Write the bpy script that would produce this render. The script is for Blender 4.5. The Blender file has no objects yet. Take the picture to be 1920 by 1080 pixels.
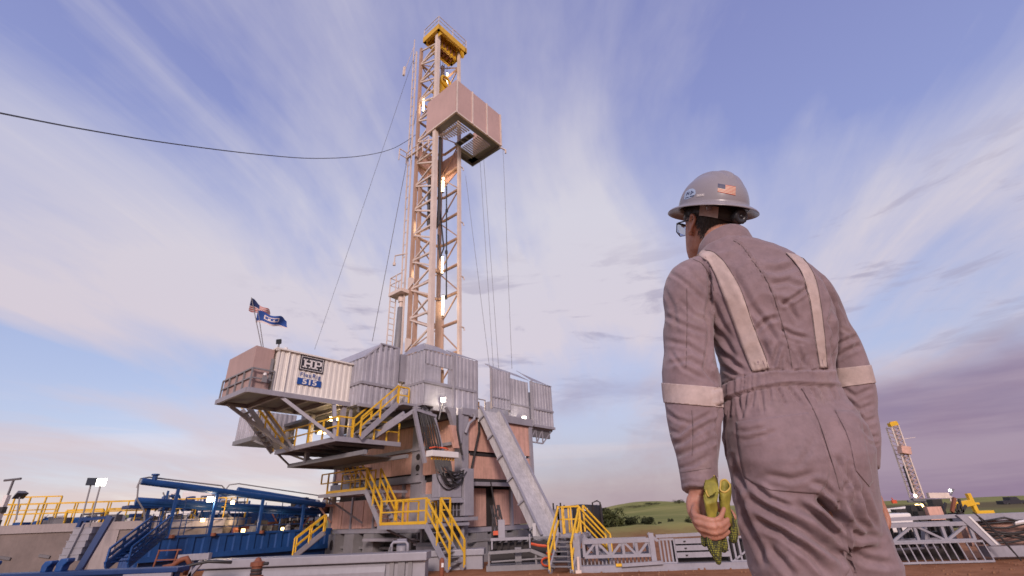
import bpy, bmesh, math, random
import numpy as np
from math import sin, cos, radians, pi, atan2, hypot, sqrt, exp
from mathutils import Vector, Matrix, noise
from mathutils.bvhtree import BVHTree
random.seed(7)
S = bpy.context.scene
COL = S.collection
# ------------------------------------------------------------------ camera
TH, PH, FPX = radians(25.4), radians(2.3), 896.0
CAM = Vector((0, 0, 1.9))
_r0, _u0 = Vector((1, 0, 0)), Vector((0, -sin(TH), cos(TH)))
CW = Vector((0, cos(TH), sin(TH)))
CR = _r0*cos(PH) - _u0*sin(PH)
CU = _u0*cos(PH) + _r0*sin(PH)
cd = bpy.data.cameras.new('camera'); cam = bpy.data.objects.new('camera', cd); COL.objects.link(cam)
M = Matrix((CR, CU, -CW)).transposed().to_4x4(); M.translation = CAM
cam.matrix_world = M
cd.sensor_width = 36; cd.lens = FPX/1920*36; cd.clip_start = .05; cd.clip_end = 6000
cd.dof.use_dof = True; cd.dof.focus_distance = 1.62; cd.dof.aperture_fstop = 6.5
S.camera = cam
S.view_settings.view_transform = 'Standard'; S.view_settings.look = 'None'
S.view_settings.exposure = 0; S.view_settings.gamma = 1; S.view_settings.use_curve_mapping = False
# ------------------------------------------------------------------ sky and sun
SUN_AZ, SUN_EL = atan2(.02, -.99), radians(22)
W = bpy.data.worlds.new('World'); S.world = W; W.use_nodes = True
class X:
    """tiny wrapper so that shader maths reads as arithmetic"""
    t = None
    def __init__(s, k): s.k = k
    def op(s, o, *a, clamp=False):
        n = X.t.nodes.new('ShaderNodeMath'); n.operation = o; n.use_clamp = clamp
        for i, q in enumerate((s,)+a):
            if isinstance(q, X): X.t.links.new(q.k, n.inputs[i])
            else: n.inputs[i].default_value = q
        return X(n.outputs[0])
    def __add__(s, o): return s.op('ADD', o)
    def __sub__(s, o): return s.op('SUBTRACT', o)
    def __mul__(s, o): return s.op('MULTIPLY', o)
    def __truediv__(s, o): return s.op('DIVIDE', o)
    def sm(s, a, b):
        n = X.t.nodes.new('ShaderNodeMapRange'); n.interpolation_type = 'SMOOTHSTEP'
        X.t.links.new(s.k, n.inputs[0]); n.inputs[1].default_value = a; n.inputs[2].default_value = b
        return X(n.outputs[0])
    def gauss(s, c, w):
        d = (s-c)/w; return (d*d*-1.0).op('EXPONENT')
def vec(x, y, z=0.):
    n = X.t.nodes.new('ShaderNodeCombineXYZ')
    for i, q in enumerate((x, y, z)):
        if isinstance(q, X): X.t.links.new(q.k, n.inputs[i])
        else: n.inputs[i].default_value = q
    return n.outputs[0]
def nz(v, scale, detail=5, rough=.55, dist=0., lac=2.):
    n = X.t.nodes.new('ShaderNodeTexNoise'); n.inputs['Scale'].default_value = scale
    n.inputs['Detail'].default_value = detail; n.inputs['Roughness'].default_value = rough
    n.inputs['Distortion'].default_value = dist; n.inputs['Lacunarity'].default_value = lac
    if v is not None: X.t.links.new(v, n.inputs['Vector'])
    return X(n.outputs['Fac'])
def mix(f, a, b):
    n = X.t.nodes.new('ShaderNodeMix'); n.data_type = 'RGBA'
    for i, q in ((0, f), (6, a), (7, b)):
        if isinstance(q, X): X.t.links.new(q.k, n.inputs[i])
        elif isinstance(q, (int, float)): n.inputs[i].default_value = q
        elif isinstance(q, tuple): n.inputs[i].default_value = tuple(q)+(1,)
        else: X.t.links.new(q, n.inputs[i])
    return n.outputs[2]
def ramp(f, stops):
    n = X.t.nodes.new('ShaderNodeValToRGB'); cr = n.color_ramp
    while len(cr.elements) < len(stops): cr.elements.new(.5)
    for e, (p, c) in zip(cr.elements, stops): e.position = p; e.color = tuple(c)+(1,)
    X.t.links.new(f.k, n.inputs[0]); return n.outputs[0]
def build_world():
    t = W.node_tree; X.t = t
    for n in list(t.nodes): t.nodes.remove(n)
    tc = t.nodes.new('ShaderNodeTexCoord'); sp = t.nodes.new('ShaderNodeSeparateXYZ')
    t.links.new(tc.outputs['Generated'], sp.inputs[0])
    x, y, z = (X(o) for o in sp.outputs)
    az = x.op('ARCTAN2', y)                               # 0 = straight ahead, + = right
    zz = z.op('MAXIMUM', 0.0)+.16
    px, py = x/zz, y/zz
    # cirrus sheet: streaks running away from the viewer, bent by a slow warp
    w1 = nz(vec(px*.35, py*.35, 3.1), 1.0, 2)
    a = radians(9)
    u = px*cos(a)-py*sin(a); v = px*sin(a)+py*cos(a)
    streak = nz(vec(u*1.15+w1*1.5, v*.28+w1*.5, 0.), 1.35, 9, .60, .25)
    puff = nz(vec(px*.9+5.0, py*.55, 1.7), 1.5, 6, .58, .3)
    big = nz(vec(px*.30+2.0, py*.30, 7.7), 1.0, 2)
    blue = ramp(z, [(0., (.44, .38, .48)), (.10, (.37, .36, .50)), (.25, (.32, .345, .53)), (.50, (.25, .275, .53)), (.75, (.205, .215, .46)), (1., (.17, .18, .40))])
    cl = ramp(z, [(0., (.55, .43, .48)), (.10, (.57, .45, .50)), (.30, (.65, .56, .61)), (.55, (.655, .62, .69)), (.85, (.52, .50, .64)), (1., (.42, .42, .58))])
    m = (streak*.62+puff*.38+(big-.5)*.45).sm(.36, .64)
    clear = az.gauss(-.62, .34)*z.gauss(.235, .055)+az.gauss(.78, .30)*z.gauss(.70, .14)*.8+az.gauss(-.95, .45)*z.gauss(.62, .16)*.7
    bank = az.gauss(-.45, .45)*z.gauss(.37, .07)+az.gauss(.22, .42)*z.gauss(.42, .20)*.85+az.gauss(.95, .22)*z.gauss(.44, .10)*.8
    fan = nz(vec(u*2.3+w1*1.1, v*.16+w1*.3, 4.), 1.5, 7, .55, .35).sm(.44, .74)*z.sm(.10, .35)
    m = (m+bank*.60+fan*.58-clear*.70).op('MULTIPLY', .92, clamp=True)
    c = mix(m, blue, cl)
    # grey-mauve scraps low down
    scr = nz(vec(az*3.2, z*15.0, .4), 1.5, 6, .6, .4).sm(.53, .66)*z.sm(.05, .16)*(z*-1.).sm(-.54, -.36)*az.sm(-.62, -.40)
    c = mix(scr*.62, c, (.33, .28, .38))
    # long flat bands near the horizon
    bandn = nz(vec(az*1.1, z*17.0, 9.0), 1.3, 5, .55, .3).sm(.45, .62)*(z*-1.).sm(-.22, -.10)
    c = mix(bandn*.55, c, (.60, .45, .47))
    hz = az.sm(-.35, .15)*z.gauss(0., .14)
    c = mix(hz*.85, c, (.36, .27, .335))
    lowc = nz(vec(az*4., z*16., 6.), 1.2, 5, .55, .3).sm(.36, .58)*az.gauss(.17, .20)*z.gauss(.205, .035)
    c = mix(lowc*.8, c, (.30, .245, .36))
    # dusky violet cloud bank low on the right
    edge = z+nz(vec(az*2.2, z*4., 2.), 1.6, 5)*.10-az*.055
    vio = (edge*-1.).sm(-.232, -.165)*az.sm(.34, .66)
    vt = nz(vec(az*1.5, z*14., 4.4), 1.6, 5, .55, .2)
    c = mix(vio*.86, c, mix(vt.sm(.35, .65), (.265, .185, .30), (.37, .275, .375)))
    # brighter afterglow behind the viewer, where the sun has just gone
    dx = x*sin(SUN_AZ)+y*cos(SUN_AZ)
    glow = dx.sm(.0, 1.0)*z.gauss(.05, .5)
    n = t.nodes.new('ShaderNodeMix'); n.data_type = 'RGBA'; n.blend_type = 'ADD'
    t.links.new((glow*.35).k, n.inputs[0]); t.links.new(c, n.inputs[6]); n.inputs[7].default_value = (1., .74, .62, 1)
    b1 = t.nodes.new('ShaderNodeBackground'); t.links.new(n.outputs[2], b1.inputs[0]); b1.inputs[1].default_value = .98
    sky = t.nodes.new('ShaderNodeTexSky'); sky.sky_type = 'NISHITA'; sky.sun_disc = False
    sky.sun_elevation = SUN_EL; sky.sun_rotation = SUN_AZ; sky.air_density = 1.; sky.dust_density = .4
    b2 = t.nodes.new('ShaderNodeBackground'); t.links.new(sky.outputs[0], b2.inputs[0]); t.links.new(((m*-.6+1.)*(vio*-.8+1.)*(az.sm(-.5, .1)*z.gauss(0., .13)*-.75+1.)*.05).k, b2.inputs[1])
    ad = t.nodes.new('ShaderNodeAddShader'); t.links.new(b1.outputs[0], ad.inputs[0]); t.links.new(b2.outputs[0], ad.inputs[1])
    o = t.nodes.new('ShaderNodeOutputWorld'); t.links.new(ad.outputs[0], o.inputs[0])
build_world()
sd = bpy.data.lights.new('sun', 'SUN'); sd.energy = 2.7; sd.angle = radians(11); sd.color = (1., .80, .74)
sun = bpy.data.objects.new('sun', sd); COL.objects.link(sun)
sun.rotation_euler = Vector((-sin(SUN_AZ)*cos(SUN_EL), -cos(SUN_AZ)*cos(SUN_EL), -sin(SUN_EL))).to_track_quat('-Z', 'Y').to_euler()
# ------------------------------------------------------------------ helpers
def ray(px, py): return CW + CR*((px-960)/FPX) + CU*((540-py)/FPX)
def at(px, py, Y): d = ray(px, py); return CAM + d*(Y/d.y)
class Frame:
    def __init__(s, o, rz): s.o = Vector(o); s.rz = rz; s.m = Matrix.Translation(s.o) @ Matrix.Rotation(rz, 4, 'Z')
WF = Frame((0, 0, 0), 0)
RIG = Frame((-2.8097, 24.8416, 0), radians(50))          # rig axes: a runs off to the right, b off to the left
FR = [WF]
BASE = {}
def thing(name, label, cat, base=(0, 0, 0), group=None):
    o = bpy.data.objects.new(name, None); COL.objects.link(o); f = FR[0]
    o.location = f.m @ Vector(base); o.rotation_euler = (0, 0, f.rz); o.empty_display_size = .2
    BASE[o.name] = Vector(base); return tag(o, label, cat, group)
def tag(o, label=None, cat=None, group=None, kind=None):
    for k, v in (('label', label), ('category', cat), ('group', group), ('kind', kind)):
        if v: o[k] = v
    return o
def V(*a): return Vector(a)
class MB:
    def __init__(s): s.v = []; s.f = []; s.m = []; s.mi = 0
    def add(s, vs, fs):
        n = len(s.v); s.v += [tuple(q) for q in vs]
        for f in fs: s.f.append([i+n for i in f]); s.m.append(s.mi)
        return s
    def box(s, lo, hi):
        x0, y0, z0 = lo; x1, y1, z1 = hi
        return s.add([(x0, y0, z0), (x1, y0, z0), (x1, y1, z0), (x0, y1, z0), (x0, y0, z1), (x1, y0, z1), (x1, y1, z1), (x0, y1, z1)],
                     [(0, 3, 2, 1), (4, 5, 6, 7), (0, 1, 5, 4), (1, 2, 6, 5), (2, 3, 7, 6), (3, 0, 4, 7)])
    def bar(s, p, q, w, h=None, up=(0, 0, 1)):
        p, q = Vector(p), Vector(q); h = h or w; d = (q-p).normalized(); up = Vector(up)
        if abs(d.dot(up)) > .97: up = Vector((1, 0, 0)) if abs(d.x) < .9 else Vector((0, 1, 0))
        r = d.cross(up).normalized()*(w/2); u = r.cross(d).normalized()*(h/2)
        vs = [p-r-u, p+r-u, p+r+u, p-r+u, q-r-u, q+r-u, q+r+u, q-r+u]
        return s.add(vs, [(0, 1, 2, 3), (7, 6, 5, 4), (1, 0, 4, 5), (2, 1, 5, 6), (3, 2, 6, 7), (0, 3, 7, 4)])
    def path(s, pts, r, n=8, closed=False):
        pts = [Vector(p) for p in pts]; k = len(pts); R = r if isinstance(r, (list, tuple)) else [r]*k
        ref = None; vs = []; fs = []
        for i, p in enumerate(pts):
            a = pts[i-1] if (i or closed) else p; b = pts[(i+1) % k] if (i < k-1 or closed) else p
            d = (b-a).normalized()
            if ref is None: ref = V(0, 0, 1) if abs(d.z) < .9 else V(1, 0, 0)
            x = d.cross(ref).normalized(); y = x.cross(d).normalized(); ref = y
            for j in range(n): t = 2*pi*j/n; vs.append(p+x*(cos(t)*R[i])+y*(sin(t)*R[i]))
        for i in range(k if closed else k-1):
            i2 = (i+1) % k
            for j in range(n): j2 = (j+1) % n; fs.append((i*n+j, i*n+j2, i2*n+j2, i2*n+j))
        if not closed: fs += [tuple(range(n-1, -1, -1)), tuple(range((k-1)*n, k*n))]
        return s.add(vs, fs)
    def tube(s, p, q, r, n=8, r2=None): return s.path([p, q], [r, r if r2 is None else r2], n)
    def prism(s, poly, ext):
        e = Vector(ext); n = len(poly); p = [Vector(q) for q in poly]
        return s.add(p+[q+e for q in p], [tuple(range(n-1, -1, -1)), tuple(range(n, 2*n))]+[(i, (i+1) % n, n+(i+1) % n, n+i) for i in range(n)])
    def lathe(s, c, prof, n=24):
        c = Vector(c); vs = []; fs = []; k = len(prof)
        for r, z in prof:
            for j in range(n): t = 2*pi*j/n; vs.append(c+V(cos(t)*r, sin(t)*r, z))
        for i in range(k-1):
            for j in range(n): j2 = (j+1) % n; fs.append((i*n+j, i*n+j2, (i+1)*n+j2, (i+1)*n+j))
        fs += [tuple(range(n-1, -1, -1)), tuple(range((k-1)*n, k*n))]
        return s.add(vs, fs)
    def corr(s, p, u, w, z0, z1, out, pitch=.28, dep=.045, thick=.05, top=None):
        """corrugated sheet: p start (z ignored), u unit direction, out unit normal; top(t) may slope the upper edge"""
        p, u, out = Vector(p), Vector(u), Vector(out); k = max(1, round(w/pitch)); pt = w/k; prof = []
        for i in range(k):
            for a, d in ((0, 0), (.42, 0), (.5, 1), (.92, 1)): prof.append(((i+a)*pt, d*dep))
        prof.append((w, 0)); vs = []; n = len(prof)
        for t, d in prof:
            q = p+u*t
            zt = z1 if top is None else top(t)
            vs += [V(q.x, q.y, z0)+out*d, V(q.x, q.y, zt)+out*d]
        bk = [V(p.x, p.y, z0)-out*thick, V(p.x, p.y, z1 if top is None else top(0))-out*thick, V(p.x, p.y, z0)+u*w-out*thick, V(p.x, p.y, z1 if top is None else top(w))+u*w-out*thick]
        m = len(vs); vs += bk
        fs = [(2*i, 2*i+2, 2*i+3, 2*i+1) for i in range(n-1)]
        fs += [(m, m+1, m+3, m+2), (0, 1, m+1, m), (2*n-1, 2*n-2, m+2, m+3)]
        fs += [tuple([m]+[m+2]+[2*i for i in range(n-1, -1, -1)]), tuple([m+3, m+1]+[2*i+1 for i in range(n)])]
        return s.add(vs, fs)
    def grid(s, fn, nu, nv, mf=None):
        vs = [fn(i/nu, j/nv) for j in range(nv+1) for i in range(nu+1)]; n = len(s.v); s.v += [tuple(q) for q in vs]
        for j in range(nv):
            for i in range(nu):
                a = n+j*(nu+1)+i; s.f.append([a, a+1, a+nu+2, a+nu+1]); s.m.append(mf(i, j) if mf else s.mi)
        return s
    def rail(s, pts, h=1.05, r=.028, gap=1.5, ends=True, mid=True, kick=False):
        pts = [Vector(p) for p in pts]; up = V(0, 0, h)
        for i in range(len(pts)-1):
            a, b = pts[i], pts[i+1]; k = max(1, round((b-a).length/gap))
            for j in range(k+1):
                if j == 0 and i > 0: continue
                q = a.lerp(b, j/k); s.bar(q, q+up, r*2, r*2)
            s.bar(a+up, b+up, r*2, r*2)
            if mid: s.bar(a+up*.53, b+up*.53, r*1.7, r*1.7)
            if kick: s.bar(a+V(0, 0, .07), b+V(0, 0, .07), .02, .12)
        return s
    def build(s, name, mat, parent=None, smooth=False, base=None, bevel=0, recalc=True):
        root = parent
        while root is not None and root.parent is not None: root = root.parent
        b = BASE[root.name] if root is not None else (Vector(base) if base is not None else V(0, 0, 0))
        me = bpy.data.meshes.new(name); me.from_pydata([tuple(Vector(q)-b) for q in s.v], [], s.f)
        for m in (mat if isinstance(mat, (list, tuple)) else [mat]): me.materials.append(m)
        if any(s.m): me.polygons.foreach_set('material_index', s.m)
        if recalc or bevel:
            bm = bmesh.new(); bm.from_mesh(me)
            if bevel: bmesh.ops.bevel(bm, geom=bm.edges[:], offset=bevel, segments=2, affect='EDGES', profile=.6, clamp_overlap=True)
            bmesh.ops.recalc_face_normals(bm, faces=bm.faces); bm.to_mesh(me); bm.free()
        if smooth: me.polygons.foreach_set('use_smooth', [True]*len(me.polygons))
        o = bpy.data.objects.new(name, me); COL.objects.link(o)
        if parent is not None: o.parent = parent
        else:
            f = FR[0]; o.location = f.m @ b; o.rotation_euler = (0, 0, f.rz); BASE[o.name] = b
        return o
def dup(o, label=None, parent=None, world_off=None):
    c = o.copy(); COL.objects.link(c)
    if parent: c.parent = parent
    if label: c['label'] = label
    if o.name in BASE: BASE[c.name] = BASE[o.name]
    for ch in list(o.children): dup(ch, None, c)
    return c
def textmesh(txt, size=1., ext=0.):
    cu = bpy.data.curves.new('txt', 'FONT'); cu.body = txt; cu.size = size; cu.align_x = 'CENTER'; cu.align_y = 'CENTER'; cu.resolution_u = 3; cu.offset = ext; cu.space_character = 1.0+(.18 if len(txt) > 4 else 0)
    o = bpy.data.objects.new('txt', cu); COL.objects.link(o); dg = bpy.context.evaluated_depsgraph_get()
    me = bpy.data.meshes.new_from_object(o.evaluated_get(dg)); vs = [v.co.copy() for v in me.vertices]; fs = [list(p.vertices) for p in me.polygons]
    bpy.data.objects.remove(o); bpy.data.curves.remove(cu); bpy.data.meshes.remove(me)
    return vs, fs
# ------------------------------------------------------------------ materials
def pbsdf(name):
    m = bpy.data.materials.new(name); m.use_nodes = True; t = m.node_tree; X.t = t
    return m, t, t.nodes['Principled BSDF']
def objco():
    n = X.t.nodes.new('ShaderNodeTexCoord'); return n.outputs['Object']
def mapv(v, sc):
    n = X.t.nodes.new('ShaderNodeMapping'); X.t.links.new(v, n.inputs[0]); n.inputs['Scale'].default_value = sc; return n.outputs[0]
def bumpn(b, h, strength=.3, dist=.01):
    n = X.t.nodes.new('ShaderNodeBump'); n.inputs['Strength'].default_value = strength; n.inputs['Distance'].default_value = dist
    X.t.links.new(h.k, n.inputs['Height']); X.t.links.new(n.outputs[0], b.inputs['Normal'])
def paint(name, c, rough=.5, var=.22, scale=1.2, streak=.35, rust=0., metal=0., rustc=(.16, .07, .035), bump=0., spec=.4):
    m, t, b = pbsdf(name); v = objco()
    n1 = nz(v, scale, 6, .6); n2 = nz(mapv(v, (5, 5, .35)), 2.0, 4, .6); n3 = nz(v, scale*9, 4, .65)
    f = (n1-.5)*(2*var)+(n2-.5)*(2*streak*var)+(n3-.5)*var
    dk = tuple(q*.55 for q in c); lt = tuple(min(.95, q*1.35) for q in c)
    cc = mix((f+.5).sm(.0, 1.), dk, lt)
    if rust: cc = mix(((nz(mapv(v, (1, 1, .5)), scale*3.1, 7, .7)+(n2-.5)*.3).sm(.72-.25*rust, .80-.2*rust))*.8, cc, rustc)
    t.links.new(cc, b.inputs['Base Color']); b.inputs['Metallic'].default_value = metal
    t.links.new((n3*.25+(rough-.12)).k, b.inputs['Roughness']); b.inputs['Specular IOR Level'].default_value = spec
    if bump: bumpn(b, n3*.5+n1, bump, .01)
    return m
def glow(name, c, s):
    m, t, b = pbsdf(name); b.inputs['Base Color'].default_value = (.8, .8, .8, 1)
    b.inputs['Emission Color'].default_value = tuple(c)+(1,); b.inputs['Emission Strength'].default_value = s
    return m
G_WALL = paint('galvanised wall sheet', (.37, .362, .405), .55, .32, .8, 1.0, .22, bump=.2)
G_DARK = paint('dark grey steel', (.135, .13, .14), .55, .25, 1.5, .4, .15)
G_STEEL = paint('grey painted steel', (.29, .28, .315), .5, .22, 1.4, .6, .12)
G_MID = paint('mid grey painted steel', (.21, .205, .215), .5, .24, 1.3, .5, .22)
TAN = paint('weathered tan sheet', (.58, .34, .27), .6, .36, .55, 1.0, .22)
TAN_D = paint('dusty tan sheet', (.50, .30, .24), .65, .36, .5, 1.0, .22)
CREAM = paint('cream container paint', (.80, .69, .635), .5, .10, .7, .6, .03)
TANBOX = paint('beige house paint', (.40, .275, .25), .6, .16, .6, .8, .03)
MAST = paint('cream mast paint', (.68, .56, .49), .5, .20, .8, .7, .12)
MASTW = paint('rusty mast steel with lamp glow tint', (.42, .27, .20), .55, .28, .9, .7, .3)  # warm tint stands for lamplight inside the mast, rust blotches on top
BOARD = paint('pinkish board sheet', (.52, .35, .315), .6, .16, .5, .5, .03)
YEL = paint('safety yellow paint', (.76, .42, .025), .5, .24, 1.8, .5, .12)
YEL_R = paint('yellow machine paint', (.70, .40, .02), .45, .28, 1.4, .5, .14)
BLUE = paint('deep blue paint', (.010, .058, .205), .45, .34, 1.0, .6, .06)
BLUE_D = paint('dark blue steel', (.008, .035, .13), .45, .25, 1.0, .5, .08)
BLACK = paint('black rubber', (.034, .031, .031), .45, .3, 3, .1)
DARK = paint('dark steel and painted shade', (.035, .030, .030), .75, .3, 1, .3)  # dark steel parts, and blocks that stand for shade in gaps
TANK = paint('dark tank coating', (.022, .021, .025), .6, .25, .8, .8)
SKID = paint('pale grey skid paint', (.29, .285, .315), .4, .16, .7, .4, .06)
RAMP = paint('worn galvanised plate', (.46, .445, .45), .75, .34, 1.3, .9, .04, 0., bump=.2, spec=.25)
RUSTY = paint('rust red steel', (.22, .075, .04), .7, .35, 2, .3, .3)
ORANGE = paint('orange cable jacket', (.60, .09, .03), .5, .2, 3)
WHITE = paint('off white paint', (.72, .68, .66), .5, .08, 1, .4, .03)
INNER_WARM = paint('inner wall with painted warm light', (.55, .36, .22), .6, .25, 1.2, .4)  # orange warmth of the lit interior is put into this colour
SIGN_K = paint('sign black', (.028, .026, .034), .5, .1, 3)
SIGN_B = paint('sign blue', (.012, .07, .30), .45, .1, 3)
SIGN_W = paint('sign white', (.74, .68, .66), .5, .06, 3)
LAMP = glow('lit lamp', (1., .93, .78), 14.)
LAMPW = glow('warm lit lamp', (1., .66, .24), 9.)
TUBE = glow('lit tube lamp', (1., .86, .58), 7.)
AMBER = glow('amber beacon', (1., .55, .06), 6.)
GLASS, _t, _b = pbsdf('dark window glass'); _b.inputs['Base Color'].default_value = (.03, .035, .045, 1); _b.inputs['Roughness'].default_value = .08
# ------------------------------------------------------------------ ground
def sst(a, b, x): t = min(1, max(0, (x-a)/(b-a))); return t*t*(3-2*t)
def gz(x, y):
    z = 1.05*(1-sst(3.2, 8.5, hypot(x-.5, y-.8)))
    z += 5.4*exp(-((x-66)/26)**2-((y-300)/80)**2) + 1.6*exp(-((x-100)/50)**2-((y-260)/60)**2)
    z += 11*exp(-((x+250)/75)**2-((y-330)/80)**2) + 5*exp(-((x+120)/60)**2-((y-360)/70)**2)
    z += .75*exp(-((x-14)/11)**2-((y-47)/4)**2)*(1+.5*noise.noise((x*.4, y*.4, 0)))
    d = hypot(x, y)
    z += sst(12, 60, d)*.12*noise.noise((x*.15, y*.15, 0)) + sst(2, 12, d)*(1-sst(60, 90, d))*.03*noise.noise((x*.9, y*.9, 3))
    z += sst(200, 900, d)*2.0*noise.noise((x*.004, y*.004, 5)) - sst(250, 1500, d)*4.0
    return z
def ground():
    X0 = [math.sinh(t)*k for t, k in []]
    def axis(n, k, lim): return [k*math.sinh(t*math.asinh(lim/k)) for t in np.linspace(-1, 1, n)]
    xs, ys = axis(231, 9, 3500), axis(231, 9, 3500)
    me = bpy.data.meshes.new('ground'); nx = len(xs)
    me.from_pydata([(x, y, gz(x, y)) for y in ys for x in xs], [], [(j*nx+i, j*nx+i+1, (j+1)*nx+i+1, (j+1)*nx+i) for j in range(nx-1) for i in range(nx-1)])
    me.polygons.foreach_set('use_smooth', [True]*len(me.polygons))
    m, t, b = pbsdf('pad dirt and prairie grass'); v = objco()
    sp = t.nodes.new('ShaderNodeSeparateXYZ'); t.links.new(v, sp.inputs[0]); x, y, z = (X(o) for o in sp.outputs)
    r = (x*x+y*y).op('SQRT')
    n1 = nz(v, .35, 6, .65); n2 = nz(v, 2.2, 6, .7); n3 = nz(v, .02, 5, .6); n4 = nz(mapv(v, (1, 2.5, 1)), .05, 5, .6)
    dirt = mix((n1*.6+n2*.5).sm(.35, .75), (.19, .075, .032), (.37, .17, .085))
    dirt = mix(nz(v, 14., 3, .6).sm(.60, .70)*.6, dirt, (.30, .22, .17))
    grass = mix((n3*.6+n4*.5).sm(.38, .70), (.150, .168, .042), (.31, .285, .095))
    grass = mix(x.sm(50, 95)*(y*-1.).sm(-220, -150)*.75, grass, (.11, .075, .045))
    f = (r+(n1-.5)*14.).sm(38, 50)
    t.links.new(mix(f, dirt, grass), b.inputs['Base Color']); b.inputs['Roughness'].default_value = .95; b.inputs['Specular IOR Level'].default_value = .1
    bumpn(b, n2+n1*.6, .6, .05)
    me.materials.append(m); o = bpy.data.objects.new('ground', me); COL.objects.link(o); tag(o, kind='structure')
ground()
def clods():
    rr = random.Random(3); m = MB()
    for k in range(700):
        y = rr.uniform(11.5, 19.5); x = rr.uniform(-3, 17); r = rr.choice((.012, .02, .03, .03, .05)); p = V(x, y, gz(x, y)+r*.3)
        q = [p+V(rr.uniform(.7, 1.2)*r*cos(t), rr.uniform(.7, 1.2)*r*sin(t), -r*.4) for t in np.linspace(0, 2*pi, 6)[:-1]]; top = [p+(c-p)*.55+V(0, 0, rr.uniform(.6, 1.0)*r) for c in q]
        m.add(q+top, [(0, 1, 6, 5), (1, 2, 7, 6), (2, 3, 8, 7), (3, 4, 9, 8), (4, 0, 5, 9), (5, 6, 7, 8, 9)])
    o = m.build('dirt_clods', paint('dirt clods', (.24, .12, .065), .95, .35, 4, .1), None); tag(o, 'loose clods and stones scattered over the brown dirt pad', 'stones', kind='stuff')
clods()
# ================================================================== the drilling rig
FR[0] = RIG
A_, B_, Z_ = V(1, 0, 0), V(0, 1, 0), V(0, 0, 1)
# ---- substructure: a tall box of bolted sheets on a steel base
sub = thing('rig_substructure', 'tall tan and grey steel box base carrying the drill floor of the nearest rig', 'rig base', (0, 0, 0))
m = MB()
m.box((.35, .35, 3.3), (5.2, 11.3, 6.6)); m.box((.35, .8, .3), (5.2, 11.3, 3.3))
m.box((5.2, 3.5, .3), (8.2, 11.3, 6.6))
m.build('core', DARK, sub)
def sheets(m, face, lo, hi, z0, z1, n, th=.06, gap=.03, off=.0):
    """upright rectangular sheets side by side on face a=off ('a') or b=off ('b')"""
    w = (hi-lo)/n
    for i in range(n):
        p, q = lo+i*w+gap, lo+(i+1)*w-gap
        if face == 'a': m.box((off-th, p, z0), (off, q, z1))
        else: m.box((p, off-th, z0), (q, off, z1))
m = MB(); sheets(m, 'a', 7.2, 11.65, 1.52, 3.0, 4, .06, .03, .20); sheets(m, 'a', 4.7, 7.2, 1.60, 3.6, 2, .06, .03, .20); sheets(m, 'a', .5, 4.6, 1.52, 3.6, 3, .06, .03, .26)
sheets(m, 'a', 3.9, 11.65, 4.10, 5.25, 4, .06, .02, .16); sheets(m, 'a', .55, 3.1, 3.95, 6.55, 2, .06, .02, .16)
sheets(m, 'a', 3.9, 11.65, 5.35, 6.6, 3, .06, .02, .22)
m.build('left_sheet', TAN, sub)
m = MB(); sheets(m, 'b', .35, 5.45, 4.92, 6.55, 2, .06, .01, .10); sheets(m, 'b', .35, 5.5, 3.62, 4.78, 1, .06, .01, .12)
m.build('right_sheet', TAN, sub)
m = MB(); sheets(m, 'b', .5, 2.28, 1.45, 3.2, 1, .05, .0, .62); sheets(m, 'b', 2.75, 5.4, 1.45, 3.15, 2, .05, .02, .50)
m.build('recessed_sheet', TAN_D, sub)
m = MB()   # rails, columns, base frames of the left face
m.box((-.02, 3.12, .9), (.28, 3.9, 6.6)); m.box((-.06, -.1, .2), (.36, .45, 6.9)); m.box((0, 11.62, .9), (.3, 11.8, 6.6))
m.box((-.14, 3.0, 3.62), (.2, 11.75, 3.98)); m.box((-.10, -.06, 1.28), (.24, 11.8, 1.50)); m.box((-.10, -.06, 5.22), (.22, 11.75, 5.38)); m.box((-.18, -.2, 6.62), (.4, 11.9, 6.95))
for b in (4.6, 7.15, 9.4): m.box((.06, b, 1.5), (.24, b+.12, 3.62))
m.box((-.02, 2.9, 1.5), (.22, 3.1, 3.7))
m.build('left_frame', G_STEEL, sub)
m = MB()
m.box((-.06, -.1, 3.28), (5.6, .24, 3.46)); m.box((.3, -.14, 6.58), (5.6, .3, 6.98)); m.box((5.38, -.06, 1.4), (5.62, .3, 6.6)); m.box((3.95, .3, 1.4), (4.1, .44, 3.3))
m.box((-.1, -.12, 1.22), (5.7, .5, 1.42)); m.box((.3, .2, 3.46), (5.5, .34, 3.62))
m.build('right_frame', G_STEEL, sub)
m = MB(); m.box((.6, .03, 4.70), (3.3, .14, 4.84)); m.box((.3, .06, 3.5), (5.4, .2, 3.6)); m.build('seam_strip', DARK, sub)
m = MB()
for b in (.1, 1.6, 3.2, 6.4, 8.3, 10.2): m.box((-.35, b, 0), (.5, b+.95, 1.26))
m.box((-.05, 0, 0), (.3, 11.6, .35)); m.box((.05, 0, .5), (.25, 11.6, .62))
for a in (.6, 2.0, 3.6, 5.0): m.box((a, -.4, 0), (a+.75, .4, 1.2))
m.box((.3, -.1, .3), (5.6, .3, 1.1)); m.box((0, -.55, 0), (5.9, -.35, .28)); m.box((0, -.45, .85), (5.6, -.36, .95))
m.build('base_frame', G_MID, sub)
m = MB()
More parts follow.
